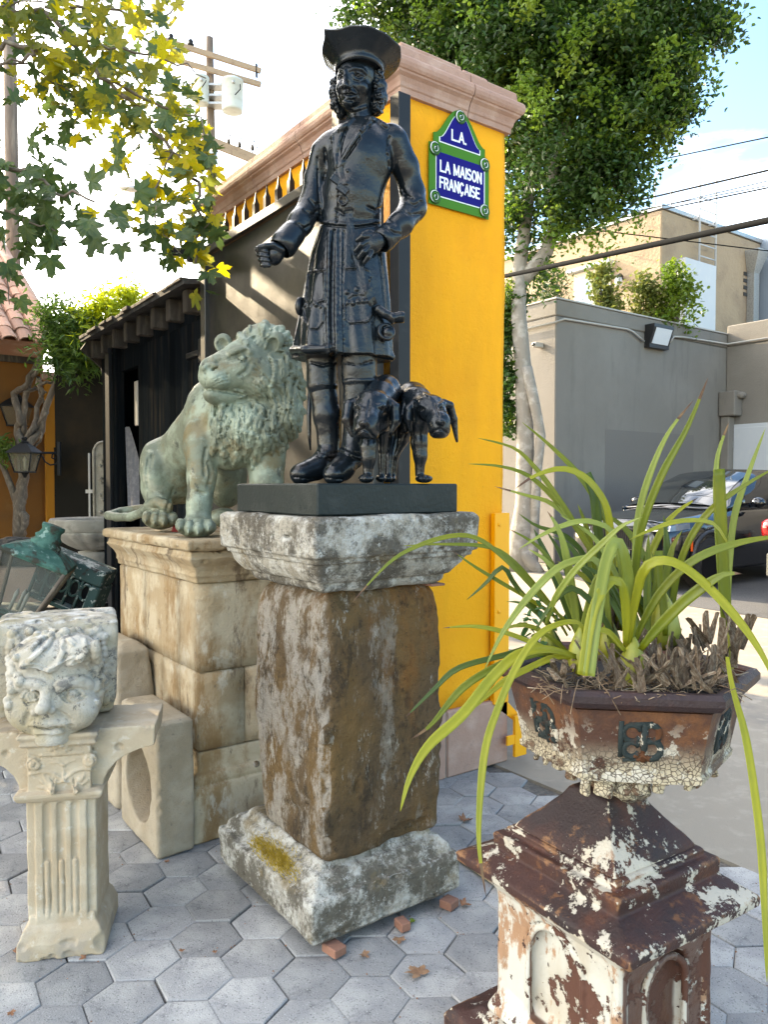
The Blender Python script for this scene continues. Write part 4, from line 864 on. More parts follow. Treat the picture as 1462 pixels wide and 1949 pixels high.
bl = [(*gd(px, py, D), r) for px, py, D, r in [(1000, 120, 13.4, 1.6), (860, 40, 14, 1.25), (740, 10, 14.2, .85), (680, -20, 14.2, .6), (1150, 90, 13, 1.5), (1260, 100, 13, 1.05), (1345, 45, 13, .45), (1300, 0, 13, .9), (900, 130, 13.6, .9), (1060, 280, 13, 1.25), (1160, 240, 13, 1.1), (1225, 215, 13, .75), (990, 330, 13.6, .8), (1140, 350, 13, .8), (1240, 160, 13, .9), (1100, 160, 13, 1.2), (930, 60, 13.5, 1.2), (1090, 390, 12.8, .5), (985, 430, 13.4, .55), (960, 520, 13.4, .3), (1040, 520, 13.4, .22), (1000, -80, 13.5, 1.8), (1150, -100, 13.5, 1.8), (830, -80, 14, 1.5), (960, 245, 13.6, .8)]]
Pf = clumps(bl, 900, 100, .15, g_, (.3, .98))
foliage('crown', Pf, OV, OF, m_fic, fic, tb, (.07, .125), g_)
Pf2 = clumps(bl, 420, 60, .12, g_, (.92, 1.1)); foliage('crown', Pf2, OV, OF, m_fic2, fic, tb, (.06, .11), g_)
iv = [(*gd(px, py, 13.35), r) for px, py, r in [(965, 600, .22), (960, 680, .22), (962, 760, .23), (968, 800, .18), (972, 560, .2), (960, 640, .2), (962, 720, .22)]]; Pi = clumps(iv, 60, 60, .08, g_); foliage('trunk_shoots', Pi, OV, OF, m_fic, fic, tb, (.06, .11), g_); Pi = clumps(iv, 18, 50, .08, g_); foliage('trunk_shoots', Pi, OV, OF, m_fic2, fic, tb, (.05, .08), g_)
hang = []
for px, py, n in ((1085, 440, 60), (1130, 450, 50), (1160, 470, 45), (1170, 420, 60), (1235, 330, 50), (1215, 415, 40), (1120, 490, 22), (1250, 290, 40), (1340, 60, 40), (1060, 450, 60), (1228, 440, 20)):
    for _ in range(n): hang.append(gd(px + g_.normal() * 12, py + g_.normal() * 20, 12.7))
foliage('hanging_sprays', np.array(hang), OV, OF, m_fic2, fic, tb, (.06, .11), g_)
# ------------------------------------------------------------------ shrubs on the flat roof
for px, py, D, r_, lab, m, V, Fs, nc in ((1050, 555, 16.8, .55, 'sparse grey green shrub on the roof nearest the ficus trunk', m_fic, LN, LNF, 40), (1150, 555, 16.6, .42, 'small sunlit shrub on the flat roof before the window', m_shr, OV, OF, 34), (1232, 580, 16.6, .55, 'wide olive shrub on the flat roof below the wall lantern', m_shr, OV, OF, 46), (1290, 572, 16.4, .62, 'tall fresh green shrub on the flat roof beside the ladder guard', m_fic2, OV, OF, 44)):
    c = gd(px, py, D); base = np.array([c[0], c[1], 4.6]); sh = thing('roof_shrub', lab, 'shrub', tuple(base), 0, 'shrubs on the grey building roof')
    bs = [(*(c + np.array([0, 0, dz])), rr_) for dz, rr_ in ((0, r_ * .8), (.3, r_ * .55), (-.35, r_ * .8), (.6 if px == 1290 else .1, r_ * .3))]
    foliage('foliage', clumps(bs, nc, 42, .11, g_, (.3, 1.)), V, Fs, m, sh, base, (.07, .13), g_)
    b = MB(); [b.tube([(0, 0, 0), (g_.uniform(-.2, .2), g_.uniform(-.2, .2), c[2] - base[2] + .1)], [.025, .01], 5) for _ in range(4)]; b.build('stem', m_sbark, sh, kind='stuff')
# ------------------------------------------------------------------ climbing wisteria on the house
vb = gd(30, 1010, 10.9); vb[2] = 0; vine = thing('climbing_vine', 'old twisted wisteria vine climbing the ochre house with leafy top under the roof', 'vine', tuple(vb))
def Z8(x, y): return (x * .1915, 640 + y * .1915)
for pts, ra, rb in (([(190, 1980), (200, 1670), (235, 1400), (215, 1100), (190, 900), (215, 830), (140, 560), (250, 515), (320, 360), (400, 200)], .085, .03), ([(215, 1980), (170, 1660), (240, 1430), (280, 1090), (395, 930), (460, 690), (600, 420), (850, 280), (1010, 205)], .075, .025), ([(180, 1700), (110, 1520), (20, 1300), (30, 1200), (150, 1050)], .055, .02), ([(240, 1000), (235, 700), (280, 470), (380, 330), (390, 180)], .04, .02), ([(250, 1060), (330, 900), (390, 640), (420, 560), (370, 420), (420, 470), (560, 440)], .04, .02), ([(300, 1000), (470, 760), (470, 700), (390, 560), (400, 420)], .03, .012), ([(330, 1120), (410, 1000), (400, 930)], .02, .012), ([(200, 880), (260, 560), (350, 520), (460, 560)], .04, .015), ([(650, 440), (720, 440), (755, 420), (740, 380)], .02, .01), ([(215, 1990), (240, 1800), (200, 1700), (225, 1560), (210, 1450)], .06, .05)):
    n = len(pts); P = [gd(*Z8(*p), 10.75 - .1 * (i % 2)) - vb for i, p in enumerate(pts)]; T = np.linspace(0, n - 1, n * 3 - 2); C = np.array([[np.interp(t, np.arange(n), [p[k] for p in P]) for k in range(3)] for t in T]); C[1:-1] += g_.normal(size=(len(C) - 2, 3)) * .012
    b = MB(); b.tube([tuple(c) for c in C], list(np.linspace(ra, rb, len(C))), 8); b.build('stem', m_vbark, vine)
vl = [(*gd(px, py, D), r) for px, py, D, r in [(108, 600, 10.4, .18), (125, 640, 10.4, .25), (125, 690, 10.2, .26), (160, 665, 10.2, .27), (112, 655, 10.3, .24), (155, 625, 10.3, .25), (150, 690, 10.3, .2), (75, 600, 10.4, .1), (180, 655, 10.2, .16)]]
foliage('foliage', clumps(vl, 120, 40, .10, g_, (.2, 1.15)), LN, LNF, m_wis, vine, vb, (.08, .16), g_)
vl = [(*gd(px, py, D), r) for px, py, D, r in [(190, 610, 10.3, .22), (215, 580, 10.3, .24), (245, 570, 10.4, .18), (170, 640, 10.2, .2), (220, 600, 10.3, .2), (255, 555, 10.4, .1)]]
foliage('foliage', clumps(vl, 46, 40, .10, g_, (.2, 1)), LN, LNF, m_wisy, vine, vb, (.10, .18), g_)
vl = [(*gd(px, py, 10.5), r) for px, py, r in [(20, 830, .15), (5, 850, .15), (30, 800, .1), (20, 870, .08)]]; foliage('foliage', clumps(vl, 8, 30, .08, g_, (.2, 1)), LN, LNF, m_wis, vine, vb, (.10, .16), g_)
# ================================================================== carved stone in the yard
def frame_at(O, rz):
    O = np.asarray(O, float); c, s_ = math.cos(-rz), math.sin(-rz); M = np.array([[c, -s_, 0], [s_, c, 0], [0, 0, 1]])
    def at(px, py, D): return M @ (gd(px, py, D) - O)
    return at
m_lichen = mat('lichened_limestone', (.34, .31, .255), [dict(col=(.44, .42, .375), scale=14, detail=9, rgh=.78, lo=.47, hi=.56), dict(col=(.085, .072, .055), scale=4.2, detail=11, rgh=.76, lo=.43, hi=.54, amt=.92), dict(col=(.18, .135, .075), scale=7, detail=9, rgh=.7, lo=.54, hi=.66, amt=.7), dict(col=(.05, .045, .037), scale=34, detail=8, rgh=.8, lo=.53, hi=.60, amt=.6), dict(col=(.56, .54, .49), scale=26, detail=10, rgh=.85, lo=.545, hi=.61, amt=.7), dict(kind='edge', scale=26, brk=.16, lo=.53, hi=.60, col=(.56, .54, .49), amt=.7)], rough=.95, spec=.2, bump=[(170, .006), (60, .006), (20, .010)])
m_shaft = mat('ochre_stained_stone', (.100, .067, .037), [dict(col=(.140, .086, .036), scale=4, st=(1, 1, .45), lo=.42, hi=.64), dict(col=(.045, .033, .022), scale=6.5, st=(1, 1, .5), detail=10, rgh=.78, lo=.49, hi=.60, amt=.88), dict(col=(.23, .085, .014), scale=2.6, st=(1, 1, .5), lo=.55, hi=.70, amt=.65), dict(col=(.25, .22, .18), scale=8, st=(1, 1, .4), detail=11, rgh=.8, lo=.53, hi=.62, amt=.6), dict(col=(.42, .395, .34), scale=17, st=(1, 1, .35), detail=9, rgh=.8, lo=.58, hi=.64, amt=.6), dict(col=(.36, .33, .285), scale=9, st=(1, 1, .55), detail=10, rgh=.8, lo=.46, hi=.58, nx=(.55, .8), amt=.65), dict(col=(.022, .018, .013), scale=26, detail=8, rgh=.8, lo=.56, hi=.63, amt=.6), dict(kind='edge', scale=22, brk=.2, lo=.535, hi=.62, col=(.42, .40, .35), amt=.75)], rough=.95, spec=.2, bump=[(150, .007), (50, .008), (18, .014)])
m_basest = mat('weathered_base_stone', (.36, .335, .285), [dict(col=(.46, .445, .40), scale=12, detail=9, rgh=.78, lo=.45, hi=.55), dict(col=(.085, .072, .052), scale=4.4, detail=11, rgh=.77, lo=.455, hi=.56, amt=.88), dict(col=(.20, .145, .07), scale=7, detail=9, lo=.54, hi=.66, amt=.7), dict(col=(.05, .045, .036), scale=28, detail=8, rgh=.8, lo=.54, hi=.61, amt=.6), dict(col=(.56, .545, .50), scale=24, detail=10, rgh=.85, lo=.55, hi=.61, amt=.7), dict(kind='edge', scale=24, brk=.16, lo=.53, hi=.60, col=(.60, .585, .54), amt=.8)], rough=.95, spec=.2, bump=[(160, .006), (55, .006), (20, .010)])
m_moss = mat('sunlit_moss', (.42, .30, .035), [dict(col=(.62, .47, .12), scale=50, lo=.45, hi=.7)], rough=1., trans=.25)  # real moss, its yellow brightened to carry the sun patch on it
PO = np.array([1.48, 2.33, .03])
ped = thing('statue_pedestal', 'tall weathered square stone pedestal in three blocks carrying the black statue', 'pedestal', tuple(PO))
# base: plinth block, small step, sloping moulding
S = Sculpt((-.36, -.40, -.03), (.36, .40, .30), .0045, frame_at(PO, 0), 2.4)
S.rect([(0, -.285, .28, -.325, .325), (.02, -.305, .295, -.342, .345), (.128, -.307, .297, -.343, .345), (.142, -.303, .29, -.338, .342), (.1425, -.288, .277, -.322, .325), (.168, -.280, .268, -.315, .32), (.18, -.266, .255, -.30, .31), (.197, -.252, .243, -.288, .292), (.2, -.236, .23, -.27, .265), (.222, -.225, .222, -.262, .255)], k=.004, r=.010)
for a, c in (((-.30, -.34, .03), (.30, -.34, .03)),): S.cap(a, (.3, -.345, .03), .004, .004, .004, 's')
rr = random.Random(5)
for _ in range(34):                                        # knocks along the edges
    t = rr.uniform(-1, 1); x, y = rr.choice([(-.307, t * .34), (t * .3, -.343), (.296, t * .3)]); S.ell((x, y, rr.choice([.02, .142, .135])), (rr.uniform(.006, .022), rr.uniform(.006, .022), rr.uniform(.004, .012)), .006, None, 's')
S.ell((-.30, -.05, .146), (.016, .12, .006), .01, None, 's'); S.ell((-.285, .17, .155), (.03, .1, .03), .02, None, 's')
S.rough(.0035, 14, 4, 1); S.build('base_block', m_basest, ped)
# shaft: rough irregular block
S = Sculpt((-.28, -.34, .20), (.32, .27, 1.11), .0055, frame_at(PO, 0), 2.45)
S.rect([(.215, -.222, .245, -.285, .13), (.35, -.226, .252, -.287, .17), (.6, -.226, .262, -.284, .205), (.85, -.222, .265, -.282, .212), (1.0, -.218, .262, -.278, .20), (1.05, -.205, .25, -.268, .18), (1.095, -.17, .225, -.235, .15)], k=.004, r=.028)
S.cap((-.225, -.285, .2), (-.222, -.282, 1.05), .016, .012, .03, 's')
for _ in range(40):
    t = rr.uniform(-1, 1); z = rr.uniform(.22, 1.06); x, y = rr.choice([(-.225, -.03 + t * .24), (.02 + t * .24, -.286), (.262, t * .2), (-.224, -.284), (.26, -.28), (-.224, .20)])
    r_ = rr.uniform(.006, .016); S.ell((x, y, z), (r_, r_, r_ * rr.uniform(.7, 3.2)), .022, None, 's' if rr.random() < .75 else 'u')
S.ell((-.12, -.27, 1.07), (.035, .03, .05), .02, None, 's'); S.ell((.1, -.28, .24), (.1, .02, .04), .02, None, 's')
S.rough(.0075, 5, 3, 2); S.rough(.0028, 34, 3, 9); S.build('shaft_block', m_shaft, ped)
# capital
S = Sculpt((-.34, -.40, 1.06), (.42, .40, 1.34), .0045, frame_at(PO, 0), 2.4)
S.rect([(1.083, -.228, .246, -.276, .18), (1.098, -.236, .262, -.286, .20), (1.118, -.240, .268, -.290, .225), (1.1185, -.250, .280, -.300, .24), (1.135, -.262, .292, -.312, .26), (1.155, -.272, .312, -.324, .285), (1.178, -.276, .33, -.33, .30), (1.179, -.284, .345, -.338, .31), (1.197, -.288, .350, -.342, .315), (1.198, -.297, .366, -.350, .325), (1.205, -.302, .370, -.354, .33), (1.31, -.302, .370, -.356, .33), (1.326, -.293, .362, -.346, .32)], k=.004, r=.012)
for _ in range(46):
    t = rr.uniform(-1, 1); x, y = rr.choice([(-.302, t * .34), (.03 + t * .33, -.356), (.37, t * .3)]); S.ell((x, y, rr.choice([1.205, 1.32, 1.322, 1.26, 1.18])), (rr.uniform(.006, .02), rr.uniform(.006, .02), rr.uniform(.004, .014)), .008, None, 's')
S.cap((.2, -.362, 1.335), (.13, -.362, 1.24), .005, .003, .004, 's'); S.ell((.37, -.2, 1.2), (.03, .06, .02), .01, None, 's')
S.rough(.004, 12, 4, 3); S.build('capital_block', m_lichen, ped)
mo = MB(); r2 = random.Random(4)                            # tuft of moss in the moulding
for _ in range(2600):
    t = r2.random(); y = -.21 + t * .33 + r2.gauss(0, .012); x = -.272 + r2.gauss(0, .013); z = .150 + max(0, (x + .30)) * .75; a = r2.uniform(0, 6.28); d = r2.uniform(.008, .026) * (.5 + .5 * math.sin(math.pi * min(1, max(0, t)))); wd = .0019
    if r2.random() > math.sin(math.pi * min(1, t * 1.02)) + .25: continue
    dx, dy = math.cos(a), math.sin(a); tip = (x + dx * d * .7 - .004, y + dy * d * .7, z + d)
    mo.add([(x - dy * wd, y + dx * wd, z), (x + dy * wd, y - dx * wd, z), tip], [(0, 1, 2)])
mo.build('moss', m_moss, ped, kind='stuff')
# brick shims
m_brick = mat('red_brick', (.24, .115, .075), [dict(col=(.17, .08, .055), scale=30, lo=.45, hi=.7), dict(col=(.42, .24, .16), scale=55, lo=.6, hi=.75)], rough=.9, bump=[(120, .002)], rand=.15)
def brick(px, py, w_, d_, h_, rz, label):
    p = gz(px, py, 0); b = MB(); b.box((-w_ / 2, -d_ / 2, .003), (w_ / 2, d_ / 2, h_), .003); o = b.build('brick_shim', m_brick, None, loc=tuple(p), rot=(0, 0, rz)); tag(o, label, 'brick', 'brick shims under the pedestal')
brick(636, 1814, .048, .065, .031, R(8), 'broken red brick shim nearest the front corner of the pedestal base')
brick(766, 1768, .036, .05, .032, R(-6), 'small red brick shim in the middle of the pedestal base edge')
brick(855, 1727, .05, .05, .032, R(14), 'red brick shim under the right end of the pedestal base')
b = MB(); b.box((-.03, -.03, 0), (.03, .03, .008), .002); p = PO + np.array([.235, -.262, 1.073]); o = b.build('tile_shim', m_brick, None, loc=tuple(p)); tag(o, 'thin red tile shim between pedestal shaft and capital', 'shim')

# ------------------------------------------------------------------ lion pedestal of coursed sandstone
m_sst = mat('golden_sandstone', (.36, .265, .155), [dict(col=(.46, .375, .255), scale=5, lo=.42, hi=.60), dict(col=(.245, .145, .058), scale=3.4, st=(1, 1, .4), detail=9, rgh=.72, lo=.48, hi=.60, amt=.9), dict(col=(.115, .075, .042), scale=7, st=(1, 1, .3), detail=10, rgh=.76, lo=.535, hi=.64, amt=.85), dict(col=(.52, .46, .36), scale=11, st=(1, 1, .5), detail=8, rgh=.7, lo=.57, hi=.66, amt=.7), dict(col=(.10, .08, .06), scale=26, lo=.62, hi=.72, amt=.5)], rough=.9, bump=[(180, .003), (30, .007), (9, .008)], rand=.07)
LO = np.array([1.6, 3.45, 0.])
lped = thing('lion_pedestal', 'long golden sandstone pedestal of coursed blocks under the green lion', 'pedestal', tuple(LO))
def lpb(lo, hi, n, seed, name='stone_block'): return rough_box(lo, hi, n, .0018, name, m_sst, lped, tuple(-LO), seed, .0045)
bx0, bx1, by0, by1 = 1.215, 1.93, 2.965, 3.985; G = .0022
def course(z0, z1, xs_, ys_, x0, x1, y0, y1, seed):
    """stones round the four sides: front split at xs_, left split at ys_"""
    tk = .2
    fx = [x0] + xs_ + [x1]
    for i, (a, c) in enumerate(zip(fx[:-1], fx[1:])): lpb((a + (G if i else 0), y0, z0 + G), (c - G, y0 + tk, z1 - G), 5, seed + i)
    ly = [y0 + tk] + ys_ + [y1]
    for i, (a, c) in enumerate(zip(ly[:-1], ly[1:])): lpb((x0, a + G, z0 + G), (x0 + tk, c - G, z1 - G), 5, seed + 7 + i)
    lpb((x0 + tk + .005, y1 - tk, z0 + G), (x1, y1, z1 - G), 4, seed + 19)
course(.685, 1.05, [1.62], [3.60], bx0, bx1, by0, by1, 1); course(.36, .685, [1.425, 1.70], [3.38], bx0 - .001, bx1, by0 - .001, by1, 40)
b = MB(); b.box((bx0 + .03, by0 + .03, 0.02), (bx1 - .03, by1 - .03, 1.05)); b.build('core', m_sst, lped, loc=tuple(-LO))
def lsc(prof, name, seed, amp=.002, vox=.006):
    A = np.array(prof); S = Sculpt((A[:, 1].min() - .03, A[:, 3].min() - .03, A[:, 0].min() - .03), (A[:, 2].max() + .03, A[:, 4].max() + .03, A[:, 0].max() + .03), vox)
    S.rect(prof, k=.004, r=.006); r3 = random.Random(seed)
    for _ in range(30):
        t = r3.random(); x, y = r3.choice([(A[:, 1].min(), A[:, 3].min() + t * 1.2), (A[:, 1].min() + t * .8, A[:, 3].min())]); q_ = r3.uniform(.004, .016); S.ell((x, y, r3.choice([A[:, 0].max(), A[:, 0].max() - .04])), (q_, q_ * 2, q_ * .7), .006, None, 's')
    S.rough(amp, 12, 4, seed); S.build(name, m_sst, lped, loc=tuple(-LO))
def sq(o): return (bx0 - o, bx1 + .05, by0 - o, by1 + o)
lsc([(1.188, *sq(.058)), (1.2, *sq(.066)), (1.225, *sq(.066)), (1.234, *sq(.06))], 'top_slab', 3)
lsc([(1.052, *sq(.004)), (1.075, *sq(.008)), (1.082, *sq(.014)), (1.09, *sq(.012)), (1.105, *sq(.014)), (1.125, *sq(.024)), (1.142, *sq(.040)), (1.155, *sq(.05)), (1.163, *sq(.053)), (1.166, *sq(.045)), (1.186, *sq(.044))], 'cornice_moulding', 4)
lsc([(0.0, *sq(.045)), (.2, *sq(.042)), (.225, *sq(.036)), (.2255, *sq(.025)), (.24, *sq(.03)), (.256, *sq(.030)), (.272, *sq(.022)), (.273, *sq(.012)), (.30, *sq(.004)), (.335, *sq(.002)), (.358, *sq(.0))], 'base_moulding', 5)

# ------------------------------------------------------------------ loose blocks
m_buff = mat('buff_sandstone', (.32, .26, .18), [dict(col=(.39, .33, .245), scale=6, lo=.45, hi=.65), dict(col=(.30, .245, .17), scale=4, lo=.52, hi=.7, amt=.8), dict(col=(.17, .14, .105), scale=30, lo=.6, hi=.72, amt=.6), dict(col=(.22, .19, .15), scale=5, lo=.45, hi=.65, zr=(.20, .0), amt=.6)], rough=.92, bump=[(190, .004), (28, .006)])
HO = np.array([1.09, 3.12, 0.])
S = Sculpt((-.11, -.26, -.02), (.11, .27, .56), .0045, frame_at(HO, 0), 3.0)
S.rect([(0, -.078, .078, -.232, .225), (.3, -.076, .078, -.232, .225), (.52, -.074, .076, -.228, .222), (.535, -.066, .068, -.22, .21)], r=.016)
S.cap((-.25, -.005, .235), (.035, -.005, .235), .168, .15, .01, 's'); S.cap((-.1, -.02, .20), (.2, -.02, .20), .012, .012, .003, 's')
for _ in range(26): t = rr.random(); S.ell((-.077, rr.choice([-.232, -.23, rr.uniform(-.2, .2)]), rr.choice([.53, rr.uniform(0, .5)])), (rr.uniform(.005, .014),) * 3, .008, None, 's')
S.rough(.0028, 14, 4, 11); o = S.build('hollow_block', m_buff, None, loc=tuple(HO)); tag(o, 'buff stone block with a round hollow cut in its side beside the fluted column', 'stone block')
S = Sculpt((-.12, -.26, -.02), (.16, .26, .78), .007)
S.rect([(0, -.085, .10, -.22, .20), (.5, -.08, .10, -.21, .2), (.70, -.075, .09, -.20, .18), (.735, -.05, .06, -.17, .15)], r=.03); S.rough(.007, 8, 4, 15)
o = S.build('rough_block', m_buff, None, loc=(1.105, 3.66, 0)); tag(o, 'rough upright buff stone leaning room behind the hollow block and mask', 'stone block')

# ------------------------------------------------------------------ fluted half column
m_lime = mat('fine_limestone', (.41, .325, .22), [dict(col=(.47, .395, .29), scale=8, lo=.45, hi=.65), dict(col=(.38, .28, .17), scale=6, lo=.52, hi=.7, amt=.6), dict(col=(.58, .53, .44), scale=30, lo=.58, hi=.7, amt=.5), dict(col=(.24, .21, .17), scale=9, detail=8, lo=.52, hi=.66, zr=(.60, .72), amt=.7), dict(col=(.30, .27, .23), scale=12, detail=8, lo=.45, hi=.62, zr=(.14, .0), amt=.6)], rough=.88, bump=[(230, .0022), (40, .002)])
CO = np.array([.447, 2.509, 0.]); CRZ = R(-25.5); cat_ = frame_at(CO, CRZ)
S = Sculpt((-.22, -.05, -.02), (.46, .36, .73), .0030, cat_, 2.33)
S.rect([(0, -.006, .25, -.006, .27), (.05, -.006, .25, -.006, .27), (.062, .0, .245, .0, .265), (.085, .008, .236, .008, .26), (.10, .022, .222, .022, .255), (.112, .024, .22, .024, .25), (.125, .026, .218, .026, .25)], r=.006)   # foot
S.rect([(.1, .020, .224, .034, .25), (.5, .020, .224, .034, .25)], r=.003); S.rect([(.1, .046, .198, .022, .2), (.5, .046, .198, .022, .2)], r=.003)   # shaft with proud front strip
for i, u in enumerate((.081, .122, .163)):
    S.cap((u, .0195, .135), (u, .0195, .466), .0128, .0128, .001, 's'); S.cap((u, .0285, .12), (u, .0285, .29), .0085, .0085, .0008)
S.rect([(.484, .012, .232, .012, .26), (.492, .0, .244, .0, .27), (.505, -.006, .25, -.008, .275), (.514, -.006, .25, -.008, .275), (.52, .010, .236, .008, .26)], r=.005)  # neck ring
# wings: wide slab whose underside sweeps down to the neck
S.rect([(.515, .0, .244, .04, .30), (.535, -.005, .249, .04, .30), (.56, -.018, .262, .04, .30), (.585, -.04, .284, .04, .30), (.605, -.07, .314, .04, .30), (.622, -.112, .356, .04, .30), (.632, -.158, .40, .04, .30), (.695, -.162, .404, .04, .30)], r=.004)
S.rect([(.515, .03, .214, .012, .2), (.66, .03, .214, .012, .2)], r=.003); S.rect([(.655, .018, .226, .004, .2), (.664, .010, .234, -.004, .2), (.674, .014, .230, .0, .2), (.688, .004, .24, -.008, .2), (.697, .006, .238, -.006, .2)], r=.003)
S.cap((-.16, .16, .60), (.45, .16, .60), .0, .0, .004, 's')
S.cap((.248, .34, .575), (.248, .05, .57), .03, .03, .01, 's') if False else None
P_ = lambda zx, zy: (zx * .3797, 1120 + zy * .3797)
def Z(*L): return [P_(*l) for l in L]
def spiral(cx, cy, r0, dirn, a0=0, turns=1.6, n=26): return [P_(cx + r0 * (1 - .8 * t) * math.cos(a0 + dirn * t * turns * 2 * math.pi), cy + r0 * (1 - .8 * t) * math.sin(a0 + dirn * t * turns * 2 * math.pi)) for t in np.linspace(0, 1, n)]
S.ell(S.hit(*P_(165, 880)), (.020, .012, .022), .004); S.ell(S.hit(*P_(452, 862)), (.020, .012, .022), .004)
S.stroke(spiral(165, 882, 44, 1, 4.2), 2.2, 's', rad2=1.4); S.stroke(spiral(452, 864, 44, -1, 5.2), 2.2, 's', rad2=1.4)
S.stroke(spiral(165, 882, 48, 1, 4.2, .8, 16), 2.6); S.stroke(spiral(452, 864, 48, -1, 5.2, .8, 16), 2.6)
S.stroke(Z((150, 930), (205, 915), (260, 920), (300, 945), (318, 960)), 3.2); S.stroke(Z((470, 905), (420, 900), (370, 915), (335, 945), (322, 960)), 3.2)
S.stroke(Z((200, 835), (310, 828), (415, 820)), 2.6); S.stroke(Z((200, 850), (310, 843), (415, 836)), 1.6, 's')
S.stroke(Z((318, 955), (320, 900), (318, 878)), 2.2); S.stroke(Z((318, 885), (285, 868), (262, 872)), 2.4); S.stroke(Z((318, 885), (350, 865), (372, 860)), 2.4); S.stroke(Z((290, 972), (320, 962), (350, 972)), 2.5)
for sx, c in ((-1, 262), (1, 378)):
    for (dx, dy) in ((-60, -40), (-45, -70), (-20, -55), (-5, -30), (20, -45), (-70, -5)):
        S.stroke(Z((c - sx * 0, 1022), (c + dx * -sx * .5, 1000 + dy * .4), (c + dx * -sx, 1000 + dy)), 3.4, rad2=2.2, lift=.5)
    S.stroke(Z((c, 1025), (c - sx * 10, 950)), 1.5, 's')
for dx, dy in ((0, 0), (-25, -4), (25, -6), (-45, 6), (45, 2), (0, 22), (-18, 16), (20, 14), (0, -14)): S.dot(*P_(305 + dx, 798 + dy), 5.2)
for _ in range(22): S.ell((rr.choice([rr.uniform(-.16, .4)]), rr.choice([.04, .3]), rr.choice([.695, .632])), (rr.uniform(.004, .014),) * 3, .006, None, 's')
for _ in range(14): S.ell((rr.uniform(0, .25), -.006, rr.choice([.0, .05, .01])), (rr.uniform(.006, .018), .008, rr.uniform(.005, .014)), .006, None, 's')
S.ell((.252, -.006, .04), (.03, .02, .035), .01, None, 's')
S.rough(.0012, 20, 3, 21); col_o = S.build('fluted_column', m_lime, None, loc=tuple(CO), rot=(0, 0, CRZ)); tag(col_o, 'pale fluted stone half column with scrolled capital and flared wings carrying the mask', 'column')

# ------------------------------------------------------------------ grotesque mask
m_mask = mat('mask_limestone', (.37, .325, .245), [dict(col=(.49, .455, .39), scale=7, lo=.42, hi=.62), dict(col=(.36, .29, .155), scale=5, lo=.5, hi=.68, amt=.6), dict(col=(.13, .125, .115), scale=8, detail=9, rgh=.74, lo=.53, hi=.625, amt=.85), dict(col=(.07, .066, .06), scale=24, detail=8, rgh=.75, lo=.57, hi=.64, amt=.8), dict(col=(.62, .60, .56), scale=14, detail=7, lo=.5, hi=.66, up=(.45, .8), amt=.8)], rough=.92, bump=[(190, .005), (36, .006)])
MO = gd(112, 1400, 2.50); MO[2] = .697; MRZ = VROT + R(21); mat_ = frame_at(MO, MRZ); Dm = 2.47
S = Sculpt((-.24, -.34, -.03), (.23, .24, .37), .0030, mat_, Dm)
px = FPX / Dm
S.rect([(0.005, -.175, .165, -.04, .18), (.06, -.185, .178, -.06, .19), (.26, -.188, .186, -.065, .2), (.305, -.186, .186, -.055, .2), (.322, -.165, .18, -.03, .195)], r=.014)
q = S.q
S.ell(q(108, 1318, .075), (.140, .125, .150), .02); S.ell(q(108, 1256, .07), (.135, .10, .095), .02)
S.ell(q(108, 1388, .12), (.062, .065, .042), .02); S.ell(q(50, 1350, .135), (.055, .055, .055), .03); S.ell(q(154, 1354, .130), (.048, .055, .050), .03)
# block corners scooped beside the cheeks
for cx, cy in ((14, 1400), (205, 1395)): S.ell(q(cx, cy, .03), (.06, .10, .07), .02, None, 's')
# eyes, brows
S.ell(q(56, 1342, .120), (.048, .05, .048), .025); S.ell(q(152, 1342, .120), (.050, .05, .05), .025)
for ex, ey, w_ in ((59, 1323, .95), (139, 1319, 1.0)):
    S.ell(S.hit(ex, ey), (.036 * w_, .022, .020), .012, None, 's'); e0 = S.hit(ex, ey); S.ell(e0 + np.array([0, .001, 0]), (.026 * w_, .018, .0155), .002)
S.stroke([(30, 1312), (42, 1303), (58, 1300), (80, 1305)], 6, k=.012, lift=1); S.stroke([(113, 1306), (130, 1298), (150, 1295), (170, 1303)], 6.5, k=.012, lift=1)
S.stroke([(94, 1288), (95, 1298)], 1.6, 's', k=.006)
for pts in ([(41, 1325), (50, 1315), (62, 1313), (77, 1324)], [(119, 1322), (132, 1311), (147, 1310), (161, 1320)]): S.stroke(pts, 3.2, lift=2.6, k=.0015)
for pts in ([(42, 1327), (55, 1335), (68, 1333), (77, 1326)], [(119, 1324), (134, 1332), (148, 1330), (161, 1322)]): S.stroke(pts, 2.8, lift=2.0, k=.0015); S.stroke([(a_, b_ + 5) for a_, b_ in pts], 1.8, 's', k=.004)
for ex, ey in ((59, 1325), (139, 1321)): S.dot(ex, ey, 9.5, 'u', k=.001, lift=-3); S.dot(ex, ey, 2.8, 's', k=.002); S.stroke([(ex + 5.0 * math.cos(a), ey + 5.0 * math.sin(a)) for a in np.linspace(0, 6.3, 12)], 1.3, 's', k=.001, step=1.5)
